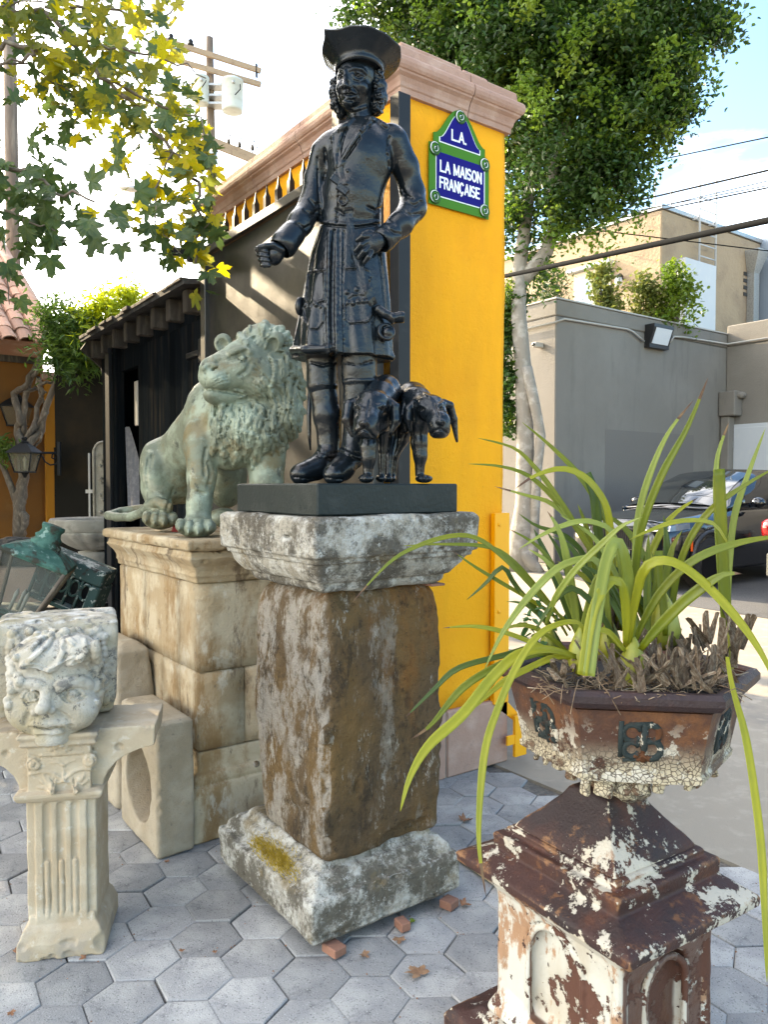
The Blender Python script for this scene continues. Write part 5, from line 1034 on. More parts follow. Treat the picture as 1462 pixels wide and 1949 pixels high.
# nose and mouth
S.chain([q(95, 1296, .170), q(90, 1318, .190), q(85, 1338, .208)], [.013, .0145, .017], .014); S.ell(q(81, 1349, .220), (.0225, .022, .018), .010); S.ell(q(66, 1355, .200), (.0135, .016, .0115), .006); S.ell(q(97, 1352, .200), (.0145, .016, .0115), .006)
S.dot(73, 1361, 2.6, 's', k=.003); S.dot(90, 1359, 2.6, 's', k=.003); S.stroke([(54, 1358), (48, 1368), (47, 1379)], 2.0, 's', k=.008); S.stroke([(110, 1354), (124, 1362), (134, 1371)], 2.0, 's', k=.008)
S.stroke([(62, 1379), (76, 1374), (90, 1377), (106, 1373), (128, 1377)], 5.5, k=.007, lift=1.5); S.stroke([(56, 1384), (76, 1385), (95, 1387), (116, 1385), (138, 1380)], 2.1, 's', k=.003); S.stroke([(70, 1392), (92, 1395), (118, 1391)], 5.0, k=.007, lift=1)
S.stroke([(72, 1400), (94, 1402), (116, 1399)], 2.0, 's', k=.006); S.ell(q(100, 1404, .135), (.050, .052, .026), .016)
# head cloth and hair
S.ell(q(108, 1248, .13), (.115, .06, .05), .02); S.ell(q(150, 1236, .14), (.05, .05, .045), .015); S.ell(q(70, 1250, .15), (.055, .05, .045), .015)
for pts, r_ in (([(42, 1268), (62, 1255), (85, 1235), (100, 1212)], 6), ([(95, 1275), (112, 1262), (122, 1238), (120, 1215)], 7), ([(132, 1262), (150, 1256), (165, 1240), (160, 1218)], 7), ([(60, 1235), (80, 1215), (105, 1203)], 5), ([(140, 1225), (120, 1205), (95, 1198)], 5), ([(165, 1262), (172, 1270), (178, 1255), (180, 1230)], 6), ([(92, 1276), (105, 1270), (118, 1262), (140, 1252)], 4.5), ([(40, 1270), (55, 1266), (72, 1268), (92, 1276)], 4.5)):
    S.stroke(pts, r_, k=.005, lift=1, rad2=r_ * .6); S.stroke([(a + r_ * .9, b_ + 2) for a, b_ in pts], 1.7, 's', k=.004)
S.dot(124, 1230, 7, 's', k=.006); S.dot(146, 1262, 5, 's', k=.005); S.dot(52, 1222, 5, 's', k=.005)
S.ref = S.f.copy()
for gx_, gy_, r_ in [(32 + rr.uniform(-8, 8), y, rr.uniform(7.5, 10)) for y in range(1206, 1300, 9)] + [(19 + rr.uniform(-4, 6), y, rr.uniform(7, 9.5)) for y in range(1222, 1345, 10)] + [(184 + rr.uniform(-7, 7), y, rr.uniform(8, 11)) for y in range(1200, 1318, 9)] + [(199 + rr.uniform(-4, 3), y, rr.uniform(6.5, 9)) for y in range(1212, 1335, 11)] + [(60 + 13 * i + rr.uniform(-3, 3), 1204 + rr.uniform(-4, 6), rr.uniform(7, 10)) for i in range(10)] + [(172, 1204, 7), (184, 1335, 6)]:
    h_ = S.hit(gx_, gy_, ref=True)
    if h_ is not None: S.ell(h_ + np.array([0, -.004, 0]), r_ / px, .002)
for _ in range(40): S.ell((rr.uniform(-.19, .19), rr.uniform(-.06, .2), rr.choice([.322, .318, .2])), (rr.uniform(.006, .03), rr.uniform(.006, .03), rr.uniform(.004, .01)), .008, None, 's')
S.rough(.0013, 26, 3, 31); o = S.build('carved_mask', m_mask, None, loc=tuple(MO), rot=(0, 0, MRZ)); tag(o, 'square carved stone block with a chubby bearded satyr face crowned with grapes', 'carved head')
# ================================================================== black statue of a man with two hounds
m_blk = mat('black_bronze_paint', (.006, .009, .012), [dict(col=(.028, .017, .009), scale=7, lo=.55, hi=.75, amt=.6), dict(scale=9, lo=.4, hi=.7, rough=.32)], rough=.16, spec=.38, bump=[(45, .0022), (150, .0007)])
m_plinth = mat('dark_painted_plinth', (.010, .016, .016), [dict(col=(.035, .04, .038), scale=8, lo=.5, hi=.72, amt=.6), dict(col=(.12, .12, .11), scale=60, lo=.70, hi=.76, amt=.5)], rough=.5, spec=.3, bump=[(70, .002), (8, .004)])
SO = np.array([1.51, 2.325, 1.356]); sat = frame_at(SO, VROT); DS = 2.76
man = thing('huntsman_statue', 'glossy black statue of an eighteenth century huntsman in a tricorne hat with two hounds', 'statue', tuple(SO))
def mput(S, name, par=man, m=m_blk): return link(name, S.mesh(name), m, par, rot=(0, 0, VROT) if par is man else None)
b = MB(); b.box((-.286, -.29, .001), (.29, .282, .102), .005); b.build('plinth', m_plinth, man)
mpp = DS / FPX
U_ = lambda px: (px - 731) * DS / FPX - uvw(SO)[0]; Z_ = lambda py: sat(700, py, DS)[2]
def sc(lo, hi, vox, D0=DS): return Sculpt(lo, hi, vox, sat, D0)
# ---- coat (torso, sleeves, skirts)
S = sc((-.30, -.27, .50), (.33, .22, 1.46), .0031); q = S.q
S.ell(q(684, 305), (.120, .10, .14), .03); S.ell(q(672, 372, .005), (.108, .092, .13), .03); S.cap(q(630, 278), q(742, 262, -.01), .046, .046, .03); S.ell(q(668, 415), (.107, .085, .06), .02); S.ell(q(684, 250), (.055, .05, .04), .02)
S.loft([(Z_(684), U_(655), 0, .176, .142), (Z_(650), U_(656), 0, .170, .138), (Z_(600), U_(659), 0, .160, .128), (Z_(540), U_(662), 0, .150, .115), (Z_(480), U_(665), 0, .134, .102), (Z_(440), U_(667), 0, .113, .092), (Z_(422), U_(668), 0, .107, .088)], .012, ripple=lambda a, z: .008 * np.clip((Z_(440) - z) / .4, 0, 1) * np.sin(9 * a + 1.2) + .004 * np.clip((Z_(440) - z) / .4, 0, 1) * np.sin(17 * a + 3 * z * 4))
S.cap((U_(560), -.02, Z_(668)), (U_(585), -.12, Z_(676)), .014, .012, .012); S.cap((U_(625), -.135, Z_(676)), (U_(590), -.12, Z_(676)), .012, .012, .012); S.cap((U_(642), -.138, Z_(672)), (U_(745), -.03, Z_(682)), .012, .012, .012)
# arm on the left of the picture
S.chain([q(613, 290), q(600, 340, -.015), q(593, 392, 0), q(572, 425, .05), q(555, 452, .085)], [.040, .036, .043, .042, .038], .018); S.cap(q(556, 447, .085), q(541, 465, .11), .043, .047, .006); S.cap(q(535, 473, .115), q(528, 481, .125), .036, .036, .004, 's')
# arm on the right
S.chain([q(752, 272, -.01), q(772, 320, -.03), q(785, 368, -.045), q(786, 396, -.03), q(762, 428, .03), q(735, 452, .065)], [.050, .046, .044, .047, .042, .037], .018); S.cap(q(742, 446, .06), q(731, 456, .075), .041, .043, .004); S.cap(q(724, 461, .085), q(718, 466, .09), .034, .034, .003, 's')
# folds of the sleeves and body
for pts, r_ in (([(590, 380), (600, 392), (607, 388)], 2.2), ([(580, 400), (596, 410), (604, 402)], 2), ([(566, 425), (580, 436), (590, 430)], 1.8), ([(775, 385), (790, 392), (803, 384)], 2), ([(768, 400), (782, 410), (800, 408)], 2), ([(765, 360), (772, 372), (786, 378)], 1.8), ([(735, 432), (750, 444), (762, 446)], 1.6), ([(742, 262), (737, 290), (741, 320)], 2), ([(618, 284), (622, 320), (616, 350)], 1.8), ([(700, 395), (715, 402), (730, 396)], 2), ([(640, 400), (655, 408), (670, 402)], 2)): S.stroke(pts, r_, 's', k=.006)
# waist seam, skirt openings and pleats
S.stroke([(608, 427), (640, 431), (680, 433), (722, 427)], 2.0, 's', k=.003); S.stroke([(608, 422), (640, 426), (680, 428), (722, 422)], 2.6, 'u', k=.004)
S.stroke([(636, 440), (633, 520), (632, 600), (634, 678)], 3.6, 's', k=.004); S.stroke([(641, 440), (640, 520), (640, 600), (642, 678)], 2.6, 'u', k=.003); S.stroke([(627, 440), (625, 520), (624, 600), (625, 676)], 2.4, 'u', k=.003); S.stroke([(612, 436), (600, 480), (592, 520)], 1.6, 's', k=.003); S.stroke([(655, 440), (654, 500), (652, 540), (655, 670)], 1.6, 's', k=.003); S.stroke([(646, 436), (647, 540), (646, 600)], 1.2, 's', k=.002); S.stroke([(715, 445), (728, 520), (735, 600)], 2.2, 's', k=.006)
# pockets: upper flap and lower pouch on each side
for pts in ([(588, 518), (618, 514), (619, 560), (616, 572), (594, 578), (581, 570), (586, 520)], [(656, 512), (680, 510), (702, 516), (706, 570)], [(577, 585), (580, 612), (590, 625), (605, 625), (614, 612), (616, 585)], [(656, 580), (657, 608), (664, 615), (700, 612), (705, 600), (706, 560)]): S.stroke(pts, 1.9, 'u', k=.003); S.stroke([(a + 2.5, c + 2) for a, c in pts], 1.2, 's', k=.002)
for x in (582, 592, 602, 612): S.dot(x, 583 + 2 * math.sin(x), 4, k=.002)
S.stroke([(663, 567), (672, 561), (690, 560), (702, 566)], 2, 'u', k=.002)
for x, y in ((661, 557), (679, 552), (697, 556), (662, 577), (672, 578), (682, 575), (692, 574), (700, 574)): S.dot(x, y, 4.4, k=.002)
# lapels, collar, buttons
S.stroke([(672, 228), (655, 246), (645, 270), (640, 300), (641, 322)], 4.5, 'u', k=.004); S.stroke([(706, 232), (690, 250), (664, 285), (648, 318)], 5.0, 'u', k=.004); S.stroke([(660, 244), (651, 270), (645, 300), (643, 318)], 2.0, 's', k=.003); S.stroke([(694, 240), (684, 262), (660, 300)], 1.4, 's', k=.002)
S.stroke([(700, 226), (716, 231), (735, 242)], 5, 'u', k=.006); S.stroke([(657, 240), (646, 250), (634, 262)], 4, 'u', k=.006); S.stroke([(706, 238), (690, 256), (672, 282), (655, 306)], 1.8, 's', k=.002)
S.stroke([(641, 322), (645, 350), (644, 400), (640, 424)], 1.7, 's', k=.003); S.stroke([(604, 300), (606, 360), (612, 420)], 1.4, 's', k=.003)
for x, y in ((649, 325), (662, 326), (659, 350), (656, 362), (638, 420), (655, 405), (634, 270), (686, 248)): S.dot(x, y, 3.4, k=.002)
S.rough(.0009, 16, 2, 41); mput(S, 'coat')
# baldric running from the shoulder to the hip, with its buckle
B_ = sc((-.10, -.32, .60), (.16, .0, 1.45), .0035)
Pb = []
pts_b = [(640, 258), (642, 300), (648, 335), (655, 365), (663, 395), (666, 425), (672, 465), (684, 505), (698, 548), (714, 588)]
for i in range(len(pts_b) - 1):
    for t in np.linspace(0, 1, 8)[:-1]: p = (pts_b[i][0] + (pts_b[i + 1][0] - pts_b[i][0]) * t, pts_b[i][1] + (pts_b[i + 1][1] - pts_b[i][1]) * t); h = S.hit(*p); Pb.append((p, h))
rows = []
for j, (p, h) in enumerate(Pb):
    p2 = Pb[min(j + 1, len(Pb) - 1)][0]; p1 = Pb[max(j - 1, 0)][0]; d = np.array(p2) - np.array(p1); d = d / np.linalg.norm(d); nrm = np.array([-d[1], d[0]]) * 7.0; row = []
    for t in (-1, -.5, 0, .5, 1):
        hh = S.hit(p[0] + nrm[0] * t, p[1] + nrm[1] * t); row.append(hh if hh is not None else h)
    row = np.array(row); row[:, 1] = row[:, 1] * .3 + row[:, 1].min() * .7 - .0035; rows.append(row)
rows = np.array(rows); rows[1:-1, :, 1] = (rows[:-2, :, 1] + rows[1:-1, :, 1] * 2 + rows[2:, :, 1]) / 4
b = MB(); b.loft([[tuple(p) for p in r_] + [tuple(p + np.array([0, .012, 0])) for p in r_[::-1]] for r_ in rows]); o = b.build('shoulder_belt', m_blk, man, rot=(0, 0, VROT))
b = MB(); h = S.hit(653, 384); b.lathe([(.004, 0), (.017, .002), (.019, .008), (.013, .010), (.012, .004), (.002, .003)], 14, M=Matrix.Translation((h[0], h[1] - .003, h[2])) @ Matrix.Rotation(R(90), 4, 'X')); b.build('belt_buckle', m_blk, man, rot=(0, 0, VROT))
for (x, y) in ((641, 345), (652, 362)):
    h = S.hit(x, y); b = MB(); b.box((-.022, -.008, -.013), (.022, .004, .013), .003, Matrix.Translation((h[0], h[1] - .003, h[2])) @ Matrix.Rotation(R(35), 4, 'Y')); b.build('belt_pouch', m_blk, man, rot=(0, 0, VROT))
# ---- hands
H_ = sc((-.38, -.28, .78), (-.13, .02, 1.10), .0024); q = H_.q
H_.cap(q(548, 462, .095), q(527, 482, .12), .027, .026, .01); H_.ell(q(521, 487, .125), (.030, .026, .034), .012)
for i in range(4):
    H_.chain([q(515 - i * .5, 474 + 9.2 * i, .115), q(495 + 2.6 * i, 472 + 9.6 * i, .118), q(490 + 3.2 * i, 475 + 9.6 * i, .136), q(495 + 2.6 * i, 477 + 9.4 * i, .152), q(507 + 1.5 * i, 480 + 8.6 * i, .155)], [.0105, .0105, .0100, .0092, .0080], .0022)
H_.chain([q(536, 476, .135), q(520, 468, .150), q(505, 469, .157), q(494, 471, .158)], [.014, .0115, .010, .0085], .004); mput(H_, 'hand')
H_ = sc((-.02, -.32, .80), (.22, .02, 1.10), .0024); q = H_.q
H_.cap(q(738, 451, .06), q(720, 459, .095), .028, .026, .01); H_.ell(q(709, 464, .108), (.034, .020, .036), .012, (0, 25, 0))
for a, c, d, r_ in (((704, 450), (690, 451), (680, 458), .0098), ((700, 459), (687, 467), (677, 478), .0102), ((702, 470), (692, 480), (683, 491), .010), ((707, 480), (701, 490), (694, 500), .0088)):
    H_.chain([q(*a, .115), q(*c, .135), q(*d, .125)], [r_ * 1.08, r_, r_ * .82], .0025)
H_.chain([q(716, 450, .10), q(702, 443, .105), q(692, 446, .11)], [.012, .0105, .009], .004); mput(H_, 'hand')
# ---- legs and boots
S = sc((-.17, -.16, .42), (.17, .16, .63), .004); q = S.q
S.cap(q(612, 662, -.02), q(613, 732, -.02), .056, .055, .004); S.cap(q(683, 660, .03), q(684, 722, .03), .064, .062, .004); S.stroke([(640, 690), (615, 696), (590, 690)], 1.5, 's'); S.stroke([(655, 690), (680, 696), (710, 688)], 1.5, 's'); S.dot(606, 733, 3); S.rough(.0015, 20, 2, 3); mput(S, 'breeches')
for side, ch, rs, cuff, marks in (('l', [(614, 735, -.02), (622, 790, -.02), (626, 840, -.02), (627, 872, -.015)], [.049, .050, .040, .041], [(624, 868, -.01), (602, 891, .04), (572, 903, .085)], [[(600, 858), (622, 864), (650, 860)], [(604, 868), (622, 874), (650, 870)], [(560, 908), (585, 911), (630, 911)]]), ('r', [(684, 728, .03), (682, 790, .03), (676, 840, .04), (670, 870, .055)], [.058, .055, .043, .043], [(668, 868, .06), (652, 891, .115), (636, 903, .155)], [[(650, 850), (668, 858), (690, 866)], [(648, 860), (664, 868), (686, 878)], [(616, 908), (640, 912), (680, 912)]])):
    S = sc((-.25, -.28, .09), (.14, .14, .52), .0036); q = S.q
    S.chain([q(*p) for p in ch], rs, .012); S.chain([q(*p) for p in cuff], [.043, .038, .032], .015); S.cap(q(*cuff[1]), q(*cuff[2]), .040, .036, .012); S.tor(q(*ch[0]), rs[0] * .92, .010, None, .006)
    for mk in marks: S.stroke(mk, 1.6, 's', k=.002)
    S.stroke([(a, c - 5) for a, c in marks[1]], 2.2, 'u', k=.003); S.box((0, 0, .05), (.5, .5, .0525), .0, None, .002, 's'); S.rough(.0014, 22, 2, 5); mput(S, 'boot')
# ---- head, hair and hat
S = sc((-.075, -.17, 1.34), (.17, .17, 1.66), .0022); q = S.q
S.ell(q(683, 146, -.012), (.066, .084, .085), .01); S.ell(q(668, 160, .030), (.050, .056, .078), .02); S.ell(q(668, 188, .028), (.042, .05, .036), .02); S.ell(q(661, 197, .066), (.016, .018, .015), .016); S.ell(q(690, 182, .0), (.032, .05, .045), .02)
S.cap(q(684, 200, -.012), q(685, 262, -.008), .043, .047, .02); S.ell(q(650, 169, .058), (.018, .02, .02), .014); S.ell(q(687, 168, .052), (.024, .026, .022), .014)
S.chain([q(659, 134, .078), q(657, 150, .092), q(657, 163, .108)], [.0085, .0075, .0098], .007); S.ell(q(651, 166, .094), (.0075, .009, .007), .004); S.ell(q(665, 167, .092), (.0085, .010, .007), .004)
for ex, ey, w_ in ((648, 147, .85), (682, 144, 1.05)):
    h = S.hit(ex, ey); S.ell(h, (.0145 * w_, .011, .0085), .007, None, 's'); h = S.hit(ex, ey); S.ell(h + np.array([0, .0045, -.001]), (.011 * w_, .009, .0068), .002)
S.stroke([(640, 139), (646, 134), (655, 136)], 2.6, 'u', k=.006); S.stroke([(665, 135), (675, 131), (688, 133), (696, 140)], 2.8, 'u', k=.006)
S.stroke([(642, 146), (647, 142), (654, 146)], 1.3, 'u', k=.0015, lift=.6); S.stroke([(672, 144), (681, 139), (693, 145)], 1.4, 'u', k=.0015, lift=.6); S.stroke([(674, 154), (684, 157), (694, 152)], 1.2, 's', k=.004)
S.stroke([(655, 178), (660, 175), (664, 177), (669, 175), (677, 179)], 2.4, 'u', k=.003); S.stroke([(655, 181), (664, 180.5), (677, 182)], 1.2, 's', k=.0015); S.stroke([(657, 185), (666, 187), (675, 185)], 2.6, 'u', k=.003); S.stroke([(658, 191), (666, 192), (673, 191)], 1.6, 's', k=.004); S.stroke([(672, 166), (680, 174), (683, 184)], 1.4, 's', k=.004); S.stroke([(648, 168), (646, 176), (649, 184)], 1.1, 's', k=.004); S.stroke([(660, 170), (660, 174)], 1.2, 's', k=.002)
S.dot(653, 168.5, 1.1, 's', k=.001); S.dot(662, 169.5, 1.2, 's', k=.001); S.stroke([(660, 206), (676, 210), (696, 204)], 2, 'u', k=.006)
S.rough(.0006, 60, 2, 8); mput(S, 'head')
S = sc((-.075, -.16, 1.38), (.175, .17, 1.62), .0028); q = S.q
for x, y, d, r_ in ((716, 146, -.005, .026), (721, 166, -.01, .031), (722, 188, -.01, .031), (716, 208, -.012, .026), (706, 140, .01, .018), (640, 158, -.03, .020), (638, 178, -.035, .024), (642, 200, -.04, .024), (650, 218, -.045, .020), (690, 180, -.07, .066), (690, 205, -.07, .05)): S.ell(q(x, y, d), r_, .01)
rr = random.Random(12)
for x, y in [(708 + rr.uniform(-3, 26), y) for y in range(132, 218, 6)] + [(634 + rr.uniform(-3, 9), y) for y in range(150, 224, 6)] + [(712 + rr.uniform(-3, 20), y) for y in range(135, 214, 7)]:
    h = S.hit(x, y)
    if h is None: continue
    a0 = rr.uniform(0, 6.28); s0 = rr.choice([-1, 1]); r0 = rr.uniform(4.5, 7); pts = [(x + r0 * (1 - .7 * t) * math.cos(a0 + s0 * t * 7), y + r0 * (1 - .7 * t) * math.sin(a0 + s0 * t * 7)) for t in np.linspace(0, 1, 12)]; S.stroke(pts, 2.1, 'u', k=.0015, step=1.5, lift=.6)
S.rough(.001, 60, 2, 9); mput(S, 'hair')
hc = sat(684, 137, DS); rings = []; NH = 120
def crease(a, c, w_): d = (a - c + math.pi) % (2 * math.pi) - math.pi; return math.exp(-abs(d) / w_)
def hring(r0, fl, dz, wob=0.):
    ring = []
    for k in range(NH):
        a = 2 * math.pi * k / NH; c1 = 1.7 * crease(a, R(222), .15) + .6 * crease(a, R(340), .35) + .6 * crease(a, R(95), .35); mid = math.exp(-((a - R(283)) / .55) ** 2)
        ru, rv = .084 * r0 + fl, .100 * r0 + fl * .9; k_ = 1 + wob * (.12 * c1 - .04 * mid)
        ring.append((hc[0] + .006 * wob + ru * k_ * math.cos(a), hc[1] + .006 + rv * k_ * math.sin(a), hc[2] + dz + wob * (.005 * c1 + .008 * mid - .016 * math.sin(a) - .007 * math.cos(a) - .008 + .0012 * math.sin(13 * a))))
    return ring
for r0, fl, dz, wb in ((.93, 0, -.004, 0), (1., 0, -.006, 0), (1.035, 0, .001, 0), (1.035, .0, .009, 0), (1.0, .002, .014, .1), (1., .009, .021, .28), (1., .018, .029, .46), (1., .029, .039, .66), (1., .040, .049, .84), (1., .048, .057, .95), (1., .050, .058, 1.), (1., .053, .061, 1.), (1., .053, .065, 1.), (1., .050, .067, 1.), (1., .044, .061, 1.), (1., .032, .050, .9), (1., .016, .036, .5), (1., .0, .030, .1), (.98, 0, .050, 0), (.9, 0, .072, 0), (.7, 0, .088, 0), (.4, 0, .096, 0), (.02, 0, .098, 0)): rings.append(hring(r0, fl, dz, wb))
b = MB(); b.loft(rings, smooth=True); b.build('tricorne_hat', m_blk, man, rot=(0, 0, VROT))
# ---- horn, pouch and sword
S = sc((.02, -.24, .56), (.26, .02, .76), .003); q = S.q
S.chain([q(721, 590, .085), q(733, 598, .09), q(748, 606, .085), q(763, 604, .08)], [.0175, .015, .0165, .021], .006); S.cap(q(765, 604, .08), q(770, 604, .08), .012, .014, .003, 's'); S.tor(q(735, 632, .085), .026, .007, (80, 0, 20), .003); S.ell(q(738, 634, .082), (.018, .014, .02), .006); S.tor(q(745, 606, .085), .018, .004, (0, 80, 10), .002); mput(S, 'hunting_horn')
S = sc((-.22, -.12, .54), (-.10, .10, .76), .003); q = S.q; S.ell(q(569, 583, .01), (.014, .018, .030), .004); S.cap(q(572, 570, .01), q(578, 566, .0), .009, .009, .003); S.cap(q(569, 596, .01), q(575, 602, .0), .008, .006, .003); mput(S, 'sword_hilt')
b = MB(); b.tube([tuple(sat(591, 735, 2.83)), tuple(sat(588, 790, 2.83)), tuple(sat(589, 830, 2.83)), tuple(sat(591, 857, 2.83))], [.008, .009, .007, .003], 8); b.build('sword_scabbard', m_blk, man, rot=(0, 0, VROT))
# ---- hounds
def hound(parts, strokes, bounds, eyes):
    S = Sculpt(bounds[0], bounds[1], .0024, sat, 2.55)
    def Q(p): return sat(p[0], p[1], DS - p[2])
    for pr_ in parts:
        if pr_[0] == 'e': S.ell(Q(pr_[1]), pr_[2], pr_[3], pr_[4] if len(pr_) > 4 else None)
        else: S.chain([Q(p) for p in pr_[1]], pr_[2], pr_[3])
    for x, y, w_ in eyes:
        h = S.hit(x, y); S.ell(h, (.012 * w_, .009, .0075), .006, None, 's'); h = S.hit(x, y); S.ell(h + np.array([0, .003, 0]), (.0085 * w_, .007, .0058), .001)
        S.stroke([(x - 8 * w_, y - 5), (x, y - 8), (x + 8 * w_, y - 4)], 2.4, 'u', k=.008)
    for pts, r_, op, lf in strokes: S.stroke(pts, r_, op, k=.004, lift=lf)
    S.box((0, 0, .05), (.6, .6, .0525), .0, None, .002, 's'); S.rough(.0008, 26, 2, 17); mput(S, 'hound')
hound([('e', (709, 766, .235), (.056, .075, .044), .015), ('e', (702, 778, .26), (.047, .06, .038), .012), ('c', [(703, 784, .28), (698, 804, .335), (696, 816, .35)], [.040, .036, .032], .02), ('e', (686, 819, .335), (.023, .036, .025), .008), ('e', (709, 821, .325), (.024, .036, .027), .008), ('e', (694, 806, .382), (.016, .013, .011), .005), ('e', (696, 830, .335), (.023, .03, .010), .005), ('e', (683, 770, .285), (.016, .014, .010), .006), ('e', (726, 769, .275), (.016, .014, .010), .006),
       ('c', [(716, 775, .19), (724, 755, .10), (733, 744, .02), (735, 764, -.16)], [.046, .050, .052, .058], .025), ('c', [(720, 800, .16), (726, 800, 0), (731, 795, -.16)], [.046, .054, .050], .025),
       ('c', [(704, 815, .17), (701, 850, .185), (702, 872, .19), (700, 906, .19)], [.032, .023, .019, .016], .025), ('e', (697, 911, .215), (.026, .036, .016), .008), ('c', [(729, 815, .14), (728, 855, .13), (727, 905, .13)], [.024, .015, .012], .008), ('e', (725, 911, .15), (.018, .028, .013), .006), ('c', [(746, 800, .0), (748, 835, .0), (742, 868, .04), (740, 905, .05)], [.034, .022, .014, .012], .008), ('e', (738, 911, .07), (.018, .028, .013), .006),
       ('c', [(680, 762, .22), (665, 772, .235), (661, 798, .245), (670, 828, .255)], [.013, .019, .020, .007], .004), ('c', [(739, 762, .20), (751, 776, .205), (752, 802, .21), (745, 822, .22)], [.013, .018, .019, .008], .004)],
      [([(677, 828), (685, 820), (693, 817), (703, 822), (712, 833)], 1.8, 's', 0), ([(693, 812), (694, 818)], 1.3, 's', 0), ([(687, 806), (688, 809)], 1.6, 's', 0), ([(699, 806), (699, 809)], 1.6, 's', 0), ([(704, 762), (702, 776), (699, 792)], 1.6, 's', 0), ([(692, 905), (692, 914)], 1.3, 's', 0), ([(701, 905), (701, 914)], 1.3, 's', 0)],
      ((-.06, -.44, .085), (.26, .30, .50)), ((682, 781, .9), (727, 779, 1.0)))
hound([('e', (818, 773, .14), (.050, .065, .040), .015), ('e', (823, 784, .165), (.044, .055, .036), .012), ('c', [(829, 789, .19), (836, 804, .24), (837, 816, .25)], [.036, .033, .030], .02), ('e', (829, 820, .23), (.022, .034, .025), .008), ('e', (845, 819, .23), (.020, .032, .024), .008), ('e', (839, 803, .283), (.015, .012, .010), .005), ('e', (837, 830, .235), (.021, .028, .009), .005), ('e', (803, 769, .18), (.015, .013, .010), .005), ('e', (842, 768, .18), (.014, .013, .010), .005),
       ('c', [(806, 775, .10), (794, 763, .04), (786, 756, -.04), (782, 772, -.2)], [.044, .047, .050, .056], .025), ('c', [(800, 800, .08), (791, 796, -.04), (785, 792, -.18)], [.044, .046, .042], .025),
       ('c', [(797, 812, .09), (798, 845, .095), (800, 868, .10), (799, 903, .10)], [.034, .024, .019, .016], .025), ('e', (807, 911, .125), (.030, .034, .015), .008), ('c', [(774, 806, .0), (766, 838, .0), (752, 868, .0), (748, 905, 0)], [.034, .020, .013, .012], .01), ('e', (745, 911, .02), (.018, .028, .013), .006),
       ('c', [(845, 765, .14), (856, 772, .13), (863, 798, .12), (870, 840, .12)], [.010, .014, .014, .005], .004), ('c', [(790, 765, .12), (778, 780, .125), (777, 800, .13), (781, 818, .13)], [.012, .017, .018, .008], .004), ('c', [(772, 764, .06), (766, 790, .065), (772, 818, .06)], [.013, .015, .013], .004)],
      [([(818, 828), (827, 820), (838, 817), (848, 822), (853, 829)], 1.7, 's', 0), ([(839, 810), (838, 817)], 1.2, 's', 0), ([(834, 803), (834, 806)], 1.5, 's', 0), ([(844, 803), (844, 806)], 1.5, 's', 0), ([(826, 768), (832, 783), (836, 795)], 1.5, 's', 0), ([(793, 742), (806, 748), (820, 757)], 2.2, 'u', .5), ([(803, 904), (803, 914)], 1.3, 's', 0), ([(813, 904), (813, 914)], 1.3, 's', 0)],
      ((.06, -.34, .085), (.45, .30, .50)), ((803, 779, .9), (842, 777, .8)))

# ================================================================== seated lion
m_verd = mat('verdigris_bronze', (.135, .150, .105), [dict(col=(.245, .285, .215), scale=5, detail=8, rgh=.66, lo=.44, hi=.60), dict(col=(.155, .12, .055), scale=4.2, detail=8, rgh=.68, lo=.52, hi=.66, amt=.85), dict(col=(.33, .335, .255), scale=9, detail=8, rgh=.7, lo=.55, hi=.66, amt=.75), dict(col=(.03, .033, .026), scale=14, st=(1, 1, .5), detail=9, rgh=.72, lo=.57, hi=.66, amt=.8)], rough=.55, metal=.15, spec=.5, bump=[(110, .002), (30, .003)])
LS = np.array([1.55, 3.45, 1.2345]); lat = frame_at(LS, VROT); DL = 3.4
S = Sculpt((-.70, -.64, -.03), (.48, .78, .97), .0047, lat, DL); q = S.q
S.ell(q(304, 902, -.36), (.085, .15, .165), .02, (0, -8, 0)); S.ell(q(345, 895, -.46), (.15, .20, .17), .04); S.ell(q(430, 905, -.34), (.10, .16, .16), .03); S.cap(q(345, 875, -.40), q(420, 800, -.12), .135, .16, .05)
S.ell(q(398, 795, -.10), (.105, .13, .17), .03); S.ell(q(380, 845, -.01), (.07, .11, .13), .03); S.cap(q(430, 790, -.08), q(478, 720, -.04), .15, .14, .04); S.ell(q(440, 835, .02), (.13, .11, .14), .03)
S.chain([q(386, 845, .05), q(384, 910, .08), q(380, 955, .09), q(377, 990, .10)], [.074, .060, .052, .054], .02); S.ell(q(375, 1003, .14), (.082, .09, .045), .02); S.chain([q(505, 850, .0), q(508, 920, .03), q(508, 990, .04)], [.095, .072, .06], .02); S.ell(q(505, 1005, .08), (.08, .09, .045), .02)
S.chain([q(296, 930, -.32), q(304, 965, -.26), q(306, 985, -.22)], [.07, .055, .05], .02); S.ell(q(306, 989, -.20), (.078, .09, .045), .02); S.ell(q(425, 985, -.2), (.07, .09, .045), .02)
for xs_, y0_, y1_ in (((352, 368, 388), 990, 1020), ((287, 303, 321), 972, 1001)):
    for x in xs_: S.stroke([(x, y0_), (x - 2, y1_)], 2.4, 's', k=.006)
for x, y in ((343, 1002), (360, 1008), (378, 1010), (398, 1004), (279, 988), (295, 993), (312, 994), (330, 990)): S.stroke([(x, y - 9), (x - 1, y + 1)], 7, 'u', k=.010); S.stroke([(x - 1, y + 2), (x - 2, y + 9)], 2.1, 'u', k=.003, lift=2)
S.chain([q(318, 964, -.17), q(300, 955, -.19), q(284, 962, -.22), q(270, 976, -.26), q(248, 984, -.34), q(222, 984, -.44), q(206, 981, -.52)], [.028, .025, .024, .022, .021, .021, .023], .008); S.chain([q(206, 981, -.52), q(230, 974, -.60), q(270, 968, -.62)], [.022, .022, .022], .006)
